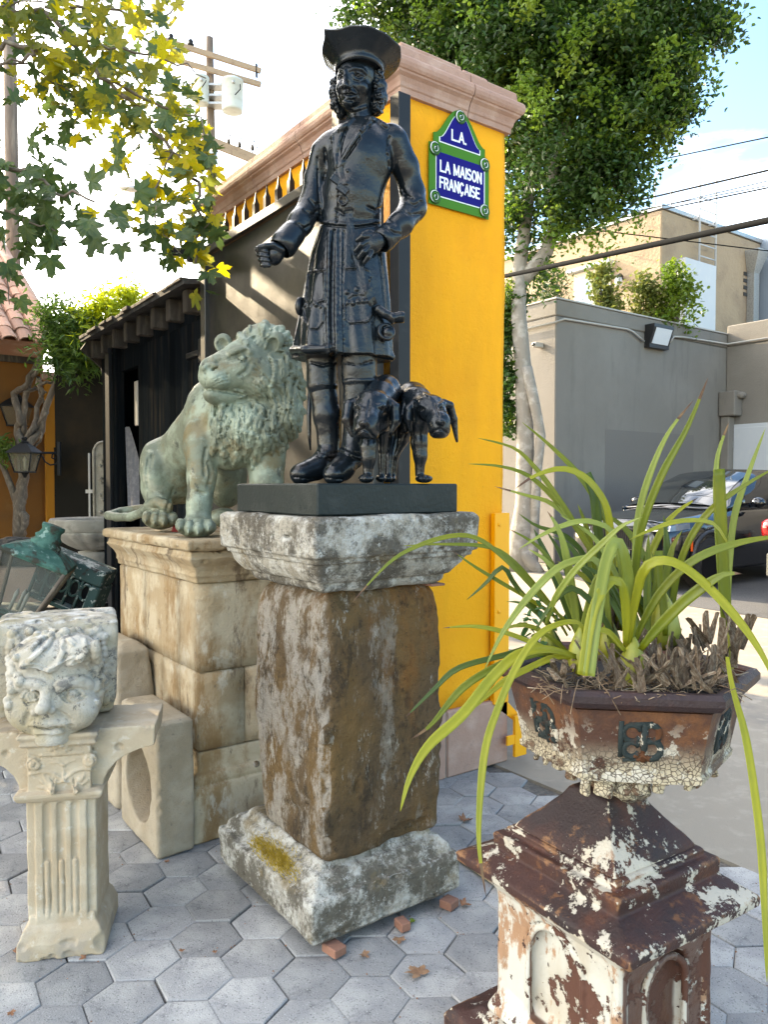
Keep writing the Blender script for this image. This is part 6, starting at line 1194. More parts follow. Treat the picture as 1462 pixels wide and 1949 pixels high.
# head
S.ell(q(470, 692, .06), (.11, .13, .105), .02); S.cap(q(455, 704, .13), q(406, 717, .17), .085, .062, .02); S.cap(q(464, 670, .12), q(400, 699, .18), .052, .040, .02); S.ell(q(494, 722, .09), (.085, .09, .095), .03); S.cap(q(455, 750, .10), q(410, 752, .16), .046, .042, .012); S.ell(q(404, 753, .165), (.038, .045, .03), .012); S.ell(q(414, 724, .20), (.05, .045, .036), .014); S.ell(q(396, 706, .185), (.032, .04, .025), .012)
# mane masses
S.ell(q(514, 735, -.04), (.152, .17, .235), .03); S.ell(q(505, 660, -.04), (.125, .15, .10), .03); S.ell(q(478, 815, .06), (.14, .11, .12), .03); S.ell(q(545, 790, -.0), (.075, .12, .11), .03); S.ell(q(425, 800, .06), (.065, .08, .09), .03)
rr = random.Random(21)
def lock(x, y, ang, ln, r_, curl):
    pts = []; a = ang; ph = rr.uniform(0, 6.28)
    for i in range(10): pts.append((x, y)); x += math.cos(a) * ln / 9; y += math.sin(a) * ln / 9; a = ang + curl * math.sin(i * .62 + ph)
    n = len(pts); m = n * 2 // 3
    li = r_ * rr.uniform(.15, .6); S.stroke(pts[:m + 1], r_ * .75, 'u', k=.003, lift=li, rad2=r_, step=4, ref=True); S.stroke(pts[m:], r_, 'u', k=.003, lift=li, rad2=r_ * .35, step=4, ref=True)
    for o in (-.95, -.3, .35, .95): S.stroke([(p[0] + o * r_ * (1 - .6 * i / n), p[1]) for i, p in enumerate(pts[:-1])], 1.05 if abs(o) < .9 else 1.6, 's', k=.003, step=3.)
S.ref = S.f.copy()
LK = []
for k in range(30): a = R(-62 + k * 5.6); LK.append((452 + 70 * math.cos(a), 708 + 64 * math.sin(a), a, 44, 5.6))         # round the face
for k in range(16): LK.append((rr.uniform(452, 545), rr.uniform(630, 668), R(-78) + (k - 8) * .06, 30, 6))                   # crest
for k in range(26): a = R(-50 + k * 5.4); rad = rr.uniform(94, 112); LK.append((456 + rad * math.cos(a), 712 + rad * 1.02 * math.sin(a), a, 62, 7.2))
for k in range(14): LK.append((rr.uniform(535, 566), 668 + k * 10, R(80), 60, 7))
for k in range(30): LK.append((408 + 5.2 * k + rr.uniform(-3, 3), rr.uniform(768, 802), R(92), 62, 7.6))
for k in range(17): LK.append((412 + 8.4 * k, rr.uniform(806, 826) + 14 * math.sin(k * .2), R(90), 52, 8))
for x, y, a, ln, r_ in LK:
    if x < 436 and y < 768: continue
    if 380 < x < 512 and 664 < y < 764: continue
    ang = a * .40 + R(90) * .60 if y > 680 else a
    lock(x, y, ang + rr.uniform(-.18, .18), ln * rr.uniform(.8, 1.15), r_ * rr.uniform(.85, 1.15), rr.uniform(.15, .5) * rr.choice([-1, 1]))
S.ref = None
# ears
S.ell(q(425, 655, .05), (.040, .022, .045), .008); S.ell(q(422, 656, .078), (.027, .024, .032), .003, None, 's'); S.ell(q(523, 652, .09), (.036, .026, .046), .008, (0, 20, 0)); S.ell(q(519, 656, .118), (.023, .026, .032), .003, (0, 20, 0), 's')
# face
S.stroke([(438, 674), (450, 667), (464, 665), (478, 672)], 4.2, 'u', k=.010); h = S.hit(461, 681); S.ell(h, (.026, .022, .020), .008, None, 's'); h = S.hit(461, 681); S.ell(h + np.array([0, -.002, -.001]), (.0175, .015, .0155), .0015); S.dot(461, 682, 6.4, 'u', k=.001, lift=1.5); S.stroke([(450, 684), (454, 677), (462, 674), (471, 679)], 2.4, 'u', k=.0015, lift=1.6); S.stroke([(451, 686), (460, 690), (472, 684)], 2.0, 'u', k=.0015, lift=1.0); S.dot(460, 682, 2.0, 's', k=.001); S.stroke([(452, 684), (443, 690), (432, 692)], 1.6, 's', k=.005)
S.stroke([(386, 742), (404, 740), (424, 744), (446, 748), (463, 750)], 3.2, 's', k=.003); S.ell(q(391, 700, .205), (.026, .024, .018), .008); S.stroke([(470, 668), (440, 682), (412, 690)], 2.2, 's', k=.008); S.stroke([(476, 690), (470, 705), (455, 715)], 2, 's', k=.01); S.stroke([(446, 742), (462, 746), (466, 754), (456, 757)], 2.6, 'u', k=.005); S.stroke([(386, 703), (392, 697), (402, 693), (410, 697)], 3.2, 'u', k=.006); S.dot(406, 704, 3.6, 's', k=.003); S.stroke([(406, 705), (414, 700)], 2.4, 's', k=.002); S.stroke([(391, 712), (392, 724), (391, 735)], 1.4, 's', k=.004)
for dy in (0, 6, 12): S.stroke([(404, 724 + dy), (418, 716 + dy), (434, 713 + dy)], 1.3, 's', k=.003)
for k in range(16): x, y = rr.uniform(472, 520), rr.uniform(670, 760); S.stroke([(x, y), (x + 8, y + 6), (x + 14, y + 16)], 1.2, 's', k=.003)
for pts in ([(283, 870), (278, 900), (280, 930)], [(290, 866), (286, 890)], [(392, 855), (388, 880), (390, 905)], [(372, 935), (390, 940)], [(330, 930), (322, 955), (316, 975)], [(395, 880), (402, 900), (396, 925)]): S.stroke(pts, 2, 's', k=.008)
S.box((0, 0, -.06), (2, 2, .0605), 0, None, .002, 's'); S.rough(.0016, 26, 3, 51)
lion = S.build('lion_statue', m_verd, None, loc=tuple(LS), rot=(0, 0, VROT)); tag(lion, 'seated bronze lion statue with green patina and head turned aside on the sandstone pedestal', 'statue')
m_red = mat('red_leaf_scrap', (.30, .02, .012), [], rough=.5)
p = gz(332, 1012, 1.236); b = MB(); b.loft([[(-.014, -.012, .0), (.012, -.016, .0), (.020, .010, .0), (-.010, .014, .0)], [(-.012, -.008, .02), (.008, -.012, .026), (.014, .006, .014), (-.004, .010, .022)], [(-.004, -.002, .03), (.002, -.004, .032), (.004, .002, .022), (-.002, .004, .026)]]); o = b.build('red_scrap', m_red, None, loc=tuple(p)); tag(o, 'small dark red scrap lying beside the near front paw of the lion', 'scrap')
# ================================================================== rusty iron pedestal with hexagonal planter
m_rust = mat('rusted_iron', (.045, .017, .013), [dict(col=(.085, .028, .014), scale=9, detail=8, rgh=.7, lo=.48, hi=.64), dict(col=(.022, .013, .013), scale=3.2, detail=7, lo=.46, hi=.60, amt=.9), dict(col=(.19, .075, .025), scale=16, detail=8, rgh=.7, lo=.57, hi=.68, amt=.7), dict(col=(.47, .42, .34), scale=6.0, detail=10, rgh=.74, lo=.545, hi=.556, h=.0012, amt=.95, rough=.6), dict(col=(.42, .37, .30), scale=48, detail=4, lo=.70, hi=.715, h=.0006), dict(kind='edge', scale=16, brk=.30, lo=.53, hi=.57, col=(.24, .115, .05), amt=.85), dict(kind='edge', scale=12, brk=.40, lo=.555, hi=.57, col=(.46, .40, .31))], rough=.62, spec=.4, bump=[(150, .0022), (30, .002)])
m_rimr = mat('rusted_rim', (.050, .018, .013), [dict(col=(.09, .03, .014), scale=9, detail=8, rgh=.7, lo=.48, hi=.64), dict(col=(.024, .014, .015), scale=4, detail=7, lo=.46, hi=.60, amt=.9), dict(col=(.46, .40, .31), scale=14, detail=8, rgh=.72, lo=.635, hi=.645, amt=.9)], rough=.55, spec=.4, bump=[(150, .0022), (30, .002)])
m_peel = mat('peeling_white_paint', (.50, .47, .40), [dict(col=(.40, .33, .24), scale=6, st=(1, 1, .4), lo=.5, hi=.7, amt=.7), dict(col=(.30, .135, .05), scale=8, st=(1, 1, .45), detail=8, rgh=.7, lo=.545, hi=.60, amt=.85), dict(col=(.085, .030, .016), scale=6.2, detail=10, rgh=.68, lo=.535, hi=.55, h=-.0012, rough=.75), dict(col=(.05, .02, .013), scale=26, detail=5, lo=.635, hi=.65, h=-.0008), dict(col=(.085, .030, .016), scale=11, detail=6, nx=(.55, .25), lo=.36, hi=.42, amt=.93)], rough=.5, spec=.5, bump=[(120, .0016), (24, .003)])
m_bowl = mat('crackled_rust_paint', (.065, .024, .012), [dict(col=(.14, .052, .016), scale=9, detail=8, rgh=.68, lo=.48, hi=.64), dict(col=(.035, .016, .012), scale=5, lo=.52, hi=.68, amt=.8), dict(col=(.46, .39, .27), scale=6, detail=9, rgh=.7, lo=.42, hi=.45, zr=(.20, .10), h=.0014, rough=.6), dict(col=(.50, .45, .36), scale=16, detail=8, rgh=.7, lo=.545, hi=.56, zr=(.26, .14), h=.0010), dict(col=(.30, .17, .06), scale=9, detail=8, lo=.52, hi=.64, zr=(.14, .06), amt=.7), dict(col=(.05, .028, .016), kind='crack', scale=88, lo=.09, hi=.02, zr=(.20, .14), h=-.0016, amt=.8), dict(col=(.10, .045, .02), scale=13, detail=9, rgh=.75, lo=.54, hi=.57, zr=(.22, .10), h=-.0014, amt=.9), dict(col=(.07, .062, .05), scale=12, detail=8, rgh=.72, lo=.50, hi=.58, zr=(.07, .03), amt=.9)], rough=.7, bump=[(130, .0018), (24, .004)])
m_emb = mat('dark_emblem_paint', (.022, .030, .029), [dict(col=(.045, .022, .014), scale=30, lo=.55, hi=.7), dict(col=(.45, .40, .32), scale=30, detail=8, rgh=.7, lo=.585, hi=.60), dict(col=(.09, .035, .015), scale=22, detail=8, lo=.57, hi=.60)], rough=.75, spec=.2, bump=[(140, .002)])
UO = np.array([1.535, 1.185, 0.]); URZ = R(-3)
upd = thing('iron_pedestal', 'rust brown iron pedestal with peeling white paint and arched side panels under the planter', 'pedestal', tuple(UO), URZ)
uat = frame_at(UO, URZ)
S = Sculpt((-.34, -.36, -.02), (.34, .36, .64), .0045, uat, 1.6)
S.rect([(.476, -.240, .214, -.270, .287), (.500, -.242, .216, -.272, .289), (.505, -.236, .21, -.265, .281), (.515, -.215, .198, -.237, .255), (.527, -.192, .184, -.204, .224), (.53, -.186, .18, -.198, .218)], r=.002)
S.rect([(.52, -.181, .179, -.19, .208), (.566, -.183, .181, -.192, .21), (.571, -.178, .176, -.187, .204)], r=.002)
S.rect([(.565, -.155, .158, -.163, .186), (.583, -.157, .158, -.165, .187), (.589, -.150, .151, -.157, .178)], r=.002); S.rough(.0008, 20, 2, 4); S.build('top_plate', m_rust, upd)
S = Sculpt((-.18, -.2, .57), (.18, .21, .75), .0036)
S.rect([(.585, -.146, .147, -.152, .173), (.597, -.142, .142, -.147, .166), (.618, -.125, .127, -.13, .148), (.65, -.097, .098, -.098, .112), (.685, -.072, .072, -.07, .081), (.706, -.061, .061, -.058, .067), (.712, -.055, .055, -.052, .06)], r=.003); S.rough(.0012, 18, 2, 3); S.build('domed_cover', m_rust, upd)
S = Sculpt((-.36, -.38, -.01), (.34, .39, .49), .0045, uat, 1.6)
S.rect([(.098, -.20, .178, -.215, .235), (.13, -.182, .16, -.202, .22), (.17, -.164, .144, -.184, .197), (.36, -.164, .144, -.184, .197), (.42, -.175, .152, -.197, .212), (.455, -.205, .182, -.23, .248), (.474, -.226, .20, -.256, .272)], r=.02)
for x, y, h_ in ((-.185, .008, (.035, .092, 0)), (.165, .008, (.03, .092, 0)), (-.012, -.205, (.075, .03, 0)), (-.012, .218, (.075, .03, 0))):
    S.cap((x, y - h_[1] * .62 if h_[1] > .05 else y, .20), (x, y - h_[1] * .62 if h_[1] > .05 else y, .34), .06, .055, .01, 's') if False else None
def niche(axis, sgn):
    """arched recess with a raised bead on one side of the body"""
    P = []; hw_, zb, za = (.088 if axis == 0 else .072), .155, .315
    for t in np.linspace(0, 1, 17): a = math.pi * (1 - t); P.append((hw_ * math.cos(a), za + hw_ * math.sin(a)))
    P = [(-hw_, zb)] + P + [(hw_, zb)]
    c0 = -.002 if axis == 0 else -.010; f = (-.164 if sgn < 0 else .144) if axis == 0 else (-.184 if sgn < 0 else .197)
    W3 = lambda u, z, d: ((f + sgn * d, c0 + u + .01, z) if axis == 0 else (c0 + u, f + sgn * d, z))
    n = 9
    for i in range(n):
        u = -hw_ * .78 + 2 * hw_ * .78 * i / (n - 1); zt = za + math.sqrt(max(0, (hw_ * .86) ** 2 - u * u)); S.cap(W3(u, zb + .02, -.002), W3(u, zt, -.002), .026, .026, .008, 's')
    S.chain([W3(u, z, -.001) for u, z in P], .008, .004)
niche(0, -1); niche(1, -1); niche(0, 1); niche(1, 1)
for x, y in ((-.158, -.178), (.138, -.178), (-.158, .191), (.138, .191)): S.cap((x, y, .14), (x, y, .42), .016, .016, .01)
S.rough(.0016, 22, 3, 7); S.build('body', m_peel, upd)
S = Sculpt((-.36, -.38, -.01), (.34, .39, .14), .0045); S.rect([(0, -.250, .226, -.30, .325), (.05, -.252, .228, -.302, .327), (.072, -.24, .218, -.285, .31), (.085, -.215, .195, -.245, .262), (.105, -.20, .178, -.22, .24)], r=.008); S.rough(.0015, 20, 3, 9); S.build('foot_flange', m_rust, upd)
# ---- planter
cU = gd(731 + .582 / 1.857 * FPX, 1290, 1.857); PLO = np.array([cU[0], cU[1], .708]); PRZ = VROT
pln = thing('hexagonal_planter', 'rusty hexagonal iron planter with crackled cream paint and dark monograms', 'planter', tuple(PLO), PRZ)
DEL = R(-8)
def hexr(r, z, jit=0., sub=6):
    P = []
    for k in range(6):
        a, c = DEL + k * math.pi / 3, DEL + (k + 1) * math.pi / 3
        for t in range(sub): x = (1 - t / sub) * math.cos(a) + t / sub * math.cos(c); y = (1 - t / sub) * math.sin(a) + t / sub * math.sin(c); P.append((r * x, r * y, z))
    return P
b = MB(); prof = [(.278, .262), (.262, .20), (.252, .15), (.247, .128), (.246, .118), (.252, .112), (.25, .100), (.232, .094), (.205, .086), (.16, .075), (.115, .066), (.075, .060)]
rings = [hexr(r, z) for r, z in prof]; b.loft([hexr(.262, .255), hexr(.235, .20), hexr(.05, .19)] [::-1] + [hexr(.262, .262)] + rings, cap=True)
bowl_me = b.mesh('bowl'); bowl = link('bowl', bowl_me, m_bowl, pln)
b = MB(); lip = [(.270, .262), (.276, .272), (.290, .268), (.302, .272), (.312, .284), (.312, .298), (.303, .308), (.290, .309), (.280, .303), (.273, .288)]
b.loft([hexr(r, z) for r, z in lip] + [hexr(*lip[0])], cap=False); link('rim', b.mesh('rim'), m_rimr, pln)
b = MB(); b.loft([hexr(.268, .262), hexr(.266, .264), hexr(.1, .272), hexr(.01, .274)]); m_soil = mat('dark_soil', (.018, .014, .011), [dict(col=(.05, .038, .028), scale=60, lo=.5, hi=.7)], rough=1., bump=[(90, .012)]); link('soil', b.mesh('soil'), m_soil, pln)
S = Sculpt((-.30, -.30, -.01), (.30, .30, .14), .0042); rr = random.Random(8)
S.cap((0, 0, .0), (0, 0, .065), .056, .052, .01); S.tor((0, 0, .012), .050, .016, None, .008); S.tor((0, 0, .038), .056, .012, None, .008)
for k in range(30):                                        # ragged ornamental fringe, partly broken
    a = R(12) * k; 
    if k in (3, 4, 11, 17, 24): continue
    ax = (a - DEL) % (math.pi / 3) - math.pi / 6; rad = .235 * math.cos(math.pi / 6) / math.cos(ax); rd = rad * rr.uniform(.84, .92); S.box((rd * math.cos(a), rd * math.sin(a), .084 - rr.uniform(0, .014)), (.008, rr.uniform(.012, .022), rr.uniform(.012, .026)), .004, (rr.uniform(-12, 12), rr.uniform(-25, 5), math.degrees(a) + rr.uniform(-14, 14)), .005)
    S.ell((rad * .97 * math.cos(a), rad * .97 * math.sin(a), .100), (.013, .013, .009), .006)
for k in range(14): a = rr.uniform(0, 6.28); S.ell((.06 * math.cos(a), .06 * math.sin(a), rr.uniform(0, .06)), (.02, .02, .014), .008)
S.rough(.003, 30, 3, 6); S.build('stem_and_fringe', m_bowl, pln)
def emblem(k):
    a, c = DEL + k * math.pi / 3, DEL + (k + 1) * math.pi / 3; mid = (a + c) / 2; nx, ny = math.cos(mid), math.sin(mid); b = MB()
    def P(u, z): rad = np.interp(z, [.128, .15, .20, .262], [.247, .252, .262, .278]) * math.cos(math.pi / 6) - .0025; return (rad * nx - u * ny, rad * ny + u * nx, z)
    def seg(pts, r_): b.tube([P(u, z) for u, z in pts], r_, 6)
    A = lambda cx, cz, r_, a0, a1, n=10: [(cx + r_ * math.cos(R(t)), cz + r_ * math.sin(R(t))) for t in np.linspace(a0, a1, n)]
    seg(A(-.022, .213, .019, 20, 330), .0075); seg(A(-.022, .175, .017, 30, 340), .008); seg([(.004, .236), (.004, .148)], .0085); seg(A(.016, .214, .019, 120, -150), .0085); seg(A(.018, .176, .021, 150, -160), .0088); seg([(-.045, .240), (-.045, .158)], .007); seg([(-.04, .150), (.03, .156)], .006); seg([(-.03, .232), (.02, .236)], .007)
    o = b.build('monogram', m_emb, pln)
for k in range(6): emblem(k)
# ---- strap-leaved orchid in the planter
m_l = [mat('strap_leaf_%s' % n_, c, [dict(col=c2, scale=5, st=(1, 1, 1), lo=.4, hi=.65), dict(col=(.05, .03, .01), scale=11, lo=.73, hi=.76, amt=.8)], rough=.36, spec=.5, trans=.42, bump=[(260, .0004)]) for n_, c, c2 in (('mid', (.15, .19, .010), (.22, .235, .012)), ('yellow', (.37, .36, .022), (.29, .30, .016)), ('deep', (.055, .10, .012), (.09, .135, .014)), ('pale', (.30, .35, .07), (.25, .29, .04)))]
m_tip = mat('dry_leaf_tip', (.07, .035, .02), [dict(col=(.15, .09, .04), scale=20, lo=.45, hi=.65)], rough=.8)
m_sheath = mat('dry_leaf_sheath', (.15, .095, .055), [dict(col=(.30, .24, .17), scale=20, st=(1, 1, .4), lo=.42, hi=.65), dict(col=(.09, .065, .045), scale=30, lo=.55, hi=.7, amt=.8)], rough=.9, rand=.4, bump=[(110, .0015), (40, .003, 'noise', (4, 4, .3))])
m_bulb = mat('green_bulb', (.28, .27, .025), [dict(col=(.20, .22, .03), scale=14, lo=.4, hi=.65), dict(col=(.10, .07, .02), scale=30, lo=.62, hi=.72)], rough=.45)
POZ = PLO[2] + .27; ORO = np.array([PLO[0], PLO[1], POZ])
orc = thing('strap_leaf_plant', 'overgrown strap leaved plant with arching yellow green leaves spilling over the rusty planter', 'plant', tuple(ORO))
def strap(pts, wd, d0, d1, mi, cut=False, taper=.35, fold=.28, browntip=False):
    """pts: photo pixels from base to tip; wd px half width; depth runs d0..d1"""
    pts = np.array(pts, float); n = len(pts); seg = np.r_[0, np.cumsum(np.linalg.norm(np.diff(pts, axis=0), axis=1))]; T = seg / seg[-1]; m = max(10, int(seg[-1] / 16)); t = np.linspace(0, 1, m)
    # Catmull-Rom through the points
    def cr(v):
        o = []
        for x in t:
            i = min(np.searchsorted(T, x, side='right') - 1, n - 2); i = max(i, 0); u = (x - T[i]) / (T[i + 1] - T[i]); p0, p1, p2, p3 = v[max(i - 1, 0)], v[i], v[i + 1], v[min(i + 2, n - 1)]
            o.append(.5 * ((2 * p1) + (-p0 + p2) * u + (2 * p0 - 5 * p1 + 4 * p2 - p3) * u * u + (-p0 + 3 * p1 - 3 * p2 + p3) * u ** 3))
        return np.array(o)
    C2 = cr(pts); D = d0 + (d1 - d0) * t; C = np.array([gd(C2[i, 0], C2[i, 1], D[i]) for i in range(m)]) - ORO
    if cut: w_ = np.clip(.55 + 2.2 * t, 0, 1)
    else: w_ = np.clip(.5 + 2.0 * t, 0, 1) * np.clip((1 - t) / taper, 0, 1) ** .7
    w_ = np.maximum(w_, .03) * wd * np.mean(D) / FPX
    tan = np.gradient(C, axis=0); tan /= np.linalg.norm(tan, axis=1)[:, None]; vd = F0[None] + .55 * np.array([0, 0, -1.]) ; sd_ = np.cross(tan, vd); sd_ /= np.linalg.norm(sd_, axis=1)[:, None] + 1e-9; nn = np.cross(sd_, tan)
    sgn = np.sign((nn @ np.array([0, 0, 1.])) + 1e-6)[:, None]; nn = nn * np.where(np.abs(nn[:, 2:3]) > .25, sgn, -1.)
    V = np.concatenate([C - sd_ * w_[:, None] + nn * (w_ * fold)[:, None], C - sd_ * (w_ * .5)[:, None] + nn * (w_ * fold * .42)[:, None], C, C + sd_ * (w_ * .5)[:, None] + nn * (w_ * fold * .42)[:, None], C + sd_ * w_[:, None] + nn * (w_ * fold)[:, None]])
    Q = [(r_ * m + i, (r_ + 1) * m + i, (r_ + 1) * m + i + 1, r_ * m + i + 1) for i in range(m - 1) for r_ in range(4)]
    me = np_mesh('leaf', V, [np.array(Q)]); me.materials.append(m_l[mi]); me.materials.append(m_tip)
    if browntip:
        k = np.array([1 if (q[0] % m) > m * .86 else 0 for q in Q], np.int32); me.polygons.foreach_set('material_index', k)
    o = link('leaf', me, None, orc); so = o.modifiers.new('s', 'SOLIDIFY'); so.thickness = .0009; return o
LVS = [
 ([(1199, 1233), (1209, 1095), (1221, 1006), (1258, 907), (1308, 814), (1348, 719)], 9, 1.78, 1.70, 0, 0, 1), ([(1203, 1235), (1209, 1055), (1216, 976), (1239, 897), (1273, 823), (1320, 762)], 8, 1.80, 1.84, 3, 0, 1),
 ([(1385, 1240), (1382, 1194), (1374, 1046), (1370, 960), (1367, 893)], 14, 1.80, 1.78, 0, 1, 0), ([(1384, 1235), (1372, 1100), (1364, 960), (1365, 873), (1388, 803)], 9, 1.84, 1.88, 3, 0, 1), ([(1386, 1240), (1384, 1144), (1389, 1055), (1399, 976), (1426, 897), (1457, 815)], 8, 1.84, 1.86, 3, 0, 0),
 ([(1270, 1230), (1278, 1169), (1288, 1095), (1313, 1026), (1357, 967), (1421, 922), (1480, 888)], 8, 1.86, 1.80, 0, 0, 0), ([(1202, 1238), (1224, 1184), (1263, 1120), (1323, 1065), (1397, 1036), (1468, 1023), (1510, 1026)], 10, 1.74, 1.66, 0, 0, 0), ([(1194, 1240), (1209, 1144), (1226, 1085), (1253, 1068), (1293, 1076), (1347, 1118), (1407, 1184), (1451, 1248), (1490, 1330)], 12, 1.70, 1.52, 1, 0, 0),
 ([(1384, 1250), (1390, 1290), (1399, 1328), (1418, 1400), (1435, 1503), (1450, 1640), (1460, 1868)], 10, 1.62, 1.34, 1, 0, 0), ([(1203, 1225), (1200, 1150), (1189, 1065), (1172, 1031), (1152, 1075), (1132, 1190), (1120, 1286)], 14, 1.70, 1.56, 3, 1, 0), ([(1192, 1228), (1190, 1150), (1180, 1108), (1158, 1110), (1128, 1165), (1108, 1285)], 12, 1.66, 1.56, 1, 1, 0),
 ([(1196, 1235), (1200, 1160), (1196, 1095), (1186, 1050)], 12, 1.74, 1.74, 0, 1, 0), ([(1108, 1245), (1112, 1205), (1100, 1184), (1056, 1190), (1016, 1218), (977, 1280), (947, 1350), (925, 1418), (914, 1512), (912, 1610), (925, 1705)], 9, 1.70, 1.46, 1, 0, 1),
 ([(1100, 1252), (1046, 1236), (987, 1246), (937, 1290), (880, 1360), (815, 1420), (780, 1480), (762, 1544)], 13, 1.72, 1.50, 1, 0, 0), ([(1090, 1250), (1046, 1241), (987, 1253), (937, 1273), (878, 1312), (820, 1380), (785, 1405)], 9, 1.76, 1.62, 0, 0, 1), ([(1080, 1245), (1020, 1232), (960, 1247), (872, 1272), (825, 1313), (772, 1365)], 7, 1.82, 1.74, 2, 0, 1),
 ([(1100, 1200), (1046, 1154), (997, 1100), (952, 1056), (908, 1025), (863, 1020), (799, 1038), (740, 1072), (669, 1148)], 6, 1.78, 1.66, 0, 0, 1), ([(1086, 1200), (1036, 1135), (977, 1068), (928, 1041), (839, 1036), (765, 1039)], 5, 1.82, 1.80, 0, 0, 0), ([(1105, 1265), (1036, 1233), (962, 1204), (903, 1192), (843, 1195)], 6, 1.74, 1.72, 1, 0, 1),
 ([(1150, 1180), (1135, 1070), (1105, 1016), (1061, 947), (1016, 888), (977, 853), (910, 834)], 7, 1.86, 1.94, 0, 0, 0), ([(1170, 1150), (1160, 1016), (1130, 947), (1095, 897), (1046, 848), (994, 804)], 8, 1.88, 1.96, 0, 0, 0), ([(1150, 1200), (1134, 1075), (1110, 1026), (1061, 957), (1007, 907), (952, 888), (891, 883)], 7, 1.90, 2.0, 0, 0, 0), ([(1140, 1190), (1125, 1046), (1086, 991), (1046, 957), (997, 942), (942, 926)], 7, 1.90, 1.98, 3, 0, 1),
 ([(1165, 1110), (1160, 996), (1145, 947), (1110, 907), (1066, 893), (1016, 907), (982, 930)], 9, 1.82, 1.76, 1, 0, 1), ([(1140, 1160), (1115, 1065), (1076, 1021), (1021, 1001), (987, 977)], 7, 1.94, 2.0, 2, 0, 0), ([(1185, 1120), (1169, 1021), (1135, 996), (1095, 994), (1036, 1016), (987, 1046)], 7, 1.80, 1.76, 3, 0, 0), ([(1040, 1190), (1056, 1140), (1095, 1085), (1145, 1036), (1184, 1001), (1224, 984)], 8, 1.72, 1.62, 3, 0, 0),
 ([(1388, 1040), (1362, 1001), (1333, 991), (1283, 994), (1234, 1011), (1197, 1028)], 6, 1.76, 1.64, 1, 0, 1), ([(1219, 1236), (1253, 1194), (1308, 1140), (1372, 1096), (1412, 1092)], 13, 1.68, 1.58, 0, 0, 1), ([(1050, 1190), (985, 1120), (957, 1080), (923, 1112), (888, 1142)], 6, 1.86, 1.86, 2, 0, 1), ([(1080, 1210), (1056, 1174), (1007, 1140), (947, 1105), (903, 1078), (861, 1048)], 5, 1.84, 1.88, 0, 0, 1),
 ([(1100, 1210), (1061, 1110), (1036, 1050), (1016, 1006)], 10, 1.80, 1.84, 2, 0, 0), ([(1155, 1130), (1138, 1010), (1130, 940), (1115, 902)], 12, 1.84, 1.84, 2, 1, 0), ([(1166, 1060), (1155, 985), (1135, 930), (1118, 905)], 10, 1.86, 1.90, 0, 0, 0), ([(1266, 1210), (1262, 1150), (1256, 1110), (1253, 1048)], 10, 1.78, 1.78, 0, 1, 0), ([(1165, 1240), (1150, 1110), (1135, 1068), (1110, 1064), (1061, 1082), (1007, 1135), (957, 1204), (922, 1275)], 9, 1.76, 1.66, 3, 0, 0),
 ([(1150, 1230), (1130, 1110), (1120, 1020), (1100, 960)], 10, 1.90, 1.94, 0, 0, 0), ([(1120, 1220), (1086, 1110), (1070, 1060), (1040, 1010)], 8, 1.92, 1.98, 2, 0, 0), ([(1180, 1230), (1150, 1180), (1120, 1140), (1085, 1120), (1050, 1150), (1020, 1200)], 8, 1.74, 1.70, 2, 0, 0), ([(1210, 1230), (1240, 1150), (1250, 1090), (1240, 1050)], 8, 1.84, 1.84, 0, 0, 0), ([(1270, 1220), (1225, 1150), (1190, 1100), (1160, 1070)], 8, 1.86, 1.9, 2, 0, 0), ([(1250, 1225), (1220, 1165), (1205, 1130), (1195, 1110)], 9, 1.88, 1.9, 0, 1, 0),
 ([(1190, 1240), (1160, 1205), (1140, 1200), (1128, 1215)], 8, 1.68, 1.66, 1, 0, 0), ([(1100, 1262), (1050, 1215), (1000, 1190), (945, 1200)], 6, 1.8, 1.82, 0, 0, 0), ([(1075, 1240), (1040, 1185), (1000, 1150), (965, 1145)], 6, 1.9, 1.94, 2, 0, 0), ([(1110, 1255), (1060, 1250), (1000, 1275), (955, 1300), (900, 1350)], 8, 1.74, 1.66, 1, 0, 0), ([(1160, 1215), (1145, 1140), (1110, 1080), (1085, 1040), (1050, 1020)], 9, 1.8, 1.86, 2, 0, 0), ([(1345, 1270), (1372, 1330), (1378, 1400), (1374, 1445)], 7, 1.95, 1.98, 0, 0, 1)]
r5 = random.Random(19)
for k in range(20):                                        # crowded upright shoots round the bulbs
    bx, by, D_ = r5.choice([(1205, 1245, 1.72), (1160, 1215, 1.84), (1108, 1230, 1.76), (1262, 1180, 1.84), (1190, 1200, 1.88), (1230, 1225, 1.78)]); bx += r5.uniform(-14, 14); ln = r5.uniform(110, 260); lean = r5.uniform(-.75, .6)
    LVS.append(([(bx, by), (bx + lean * ln * .25, by - ln * .45), (bx + lean * ln * .6, by - ln * .82), (bx + lean * ln * 1.05, by - ln)], r5.uniform(6, 10), D_, D_ + r5.uniform(-.05, .12), r5.choice([0, 0, 1, 2, 3]), 0, int(r5.random() < .25)))
for pts, wd, d0, d1, mi, ct, bt in LVS: strap(pts, wd * .82, d0, d1, mi, bool(ct), browntip=bool(bt))
S = None
for px, py, D, w_, h_ in ((1205, 1270, 1.70, .034, .055), (1265, 1190, 1.82, .038, .06), (1105, 1245, 1.74, .03, .05), (1160, 1225, 1.86, .03, .05), (1384, 1245, 1.78, .018, .05), (1045, 1230, 1.85, .025, .04)):
    c = gd(px, py, D) - ORO; b = MB(); b.lathe([(.004, -h_), (w_ * .8, -h_ * .7), (w_, -h_ * .2), (w_ * .8, h_ * .4), (w_ * .45, h_ * .9), (.003, h_ * 1.3)], 14, c=tuple(c)); b.build('bulb', m_bulb, orc)
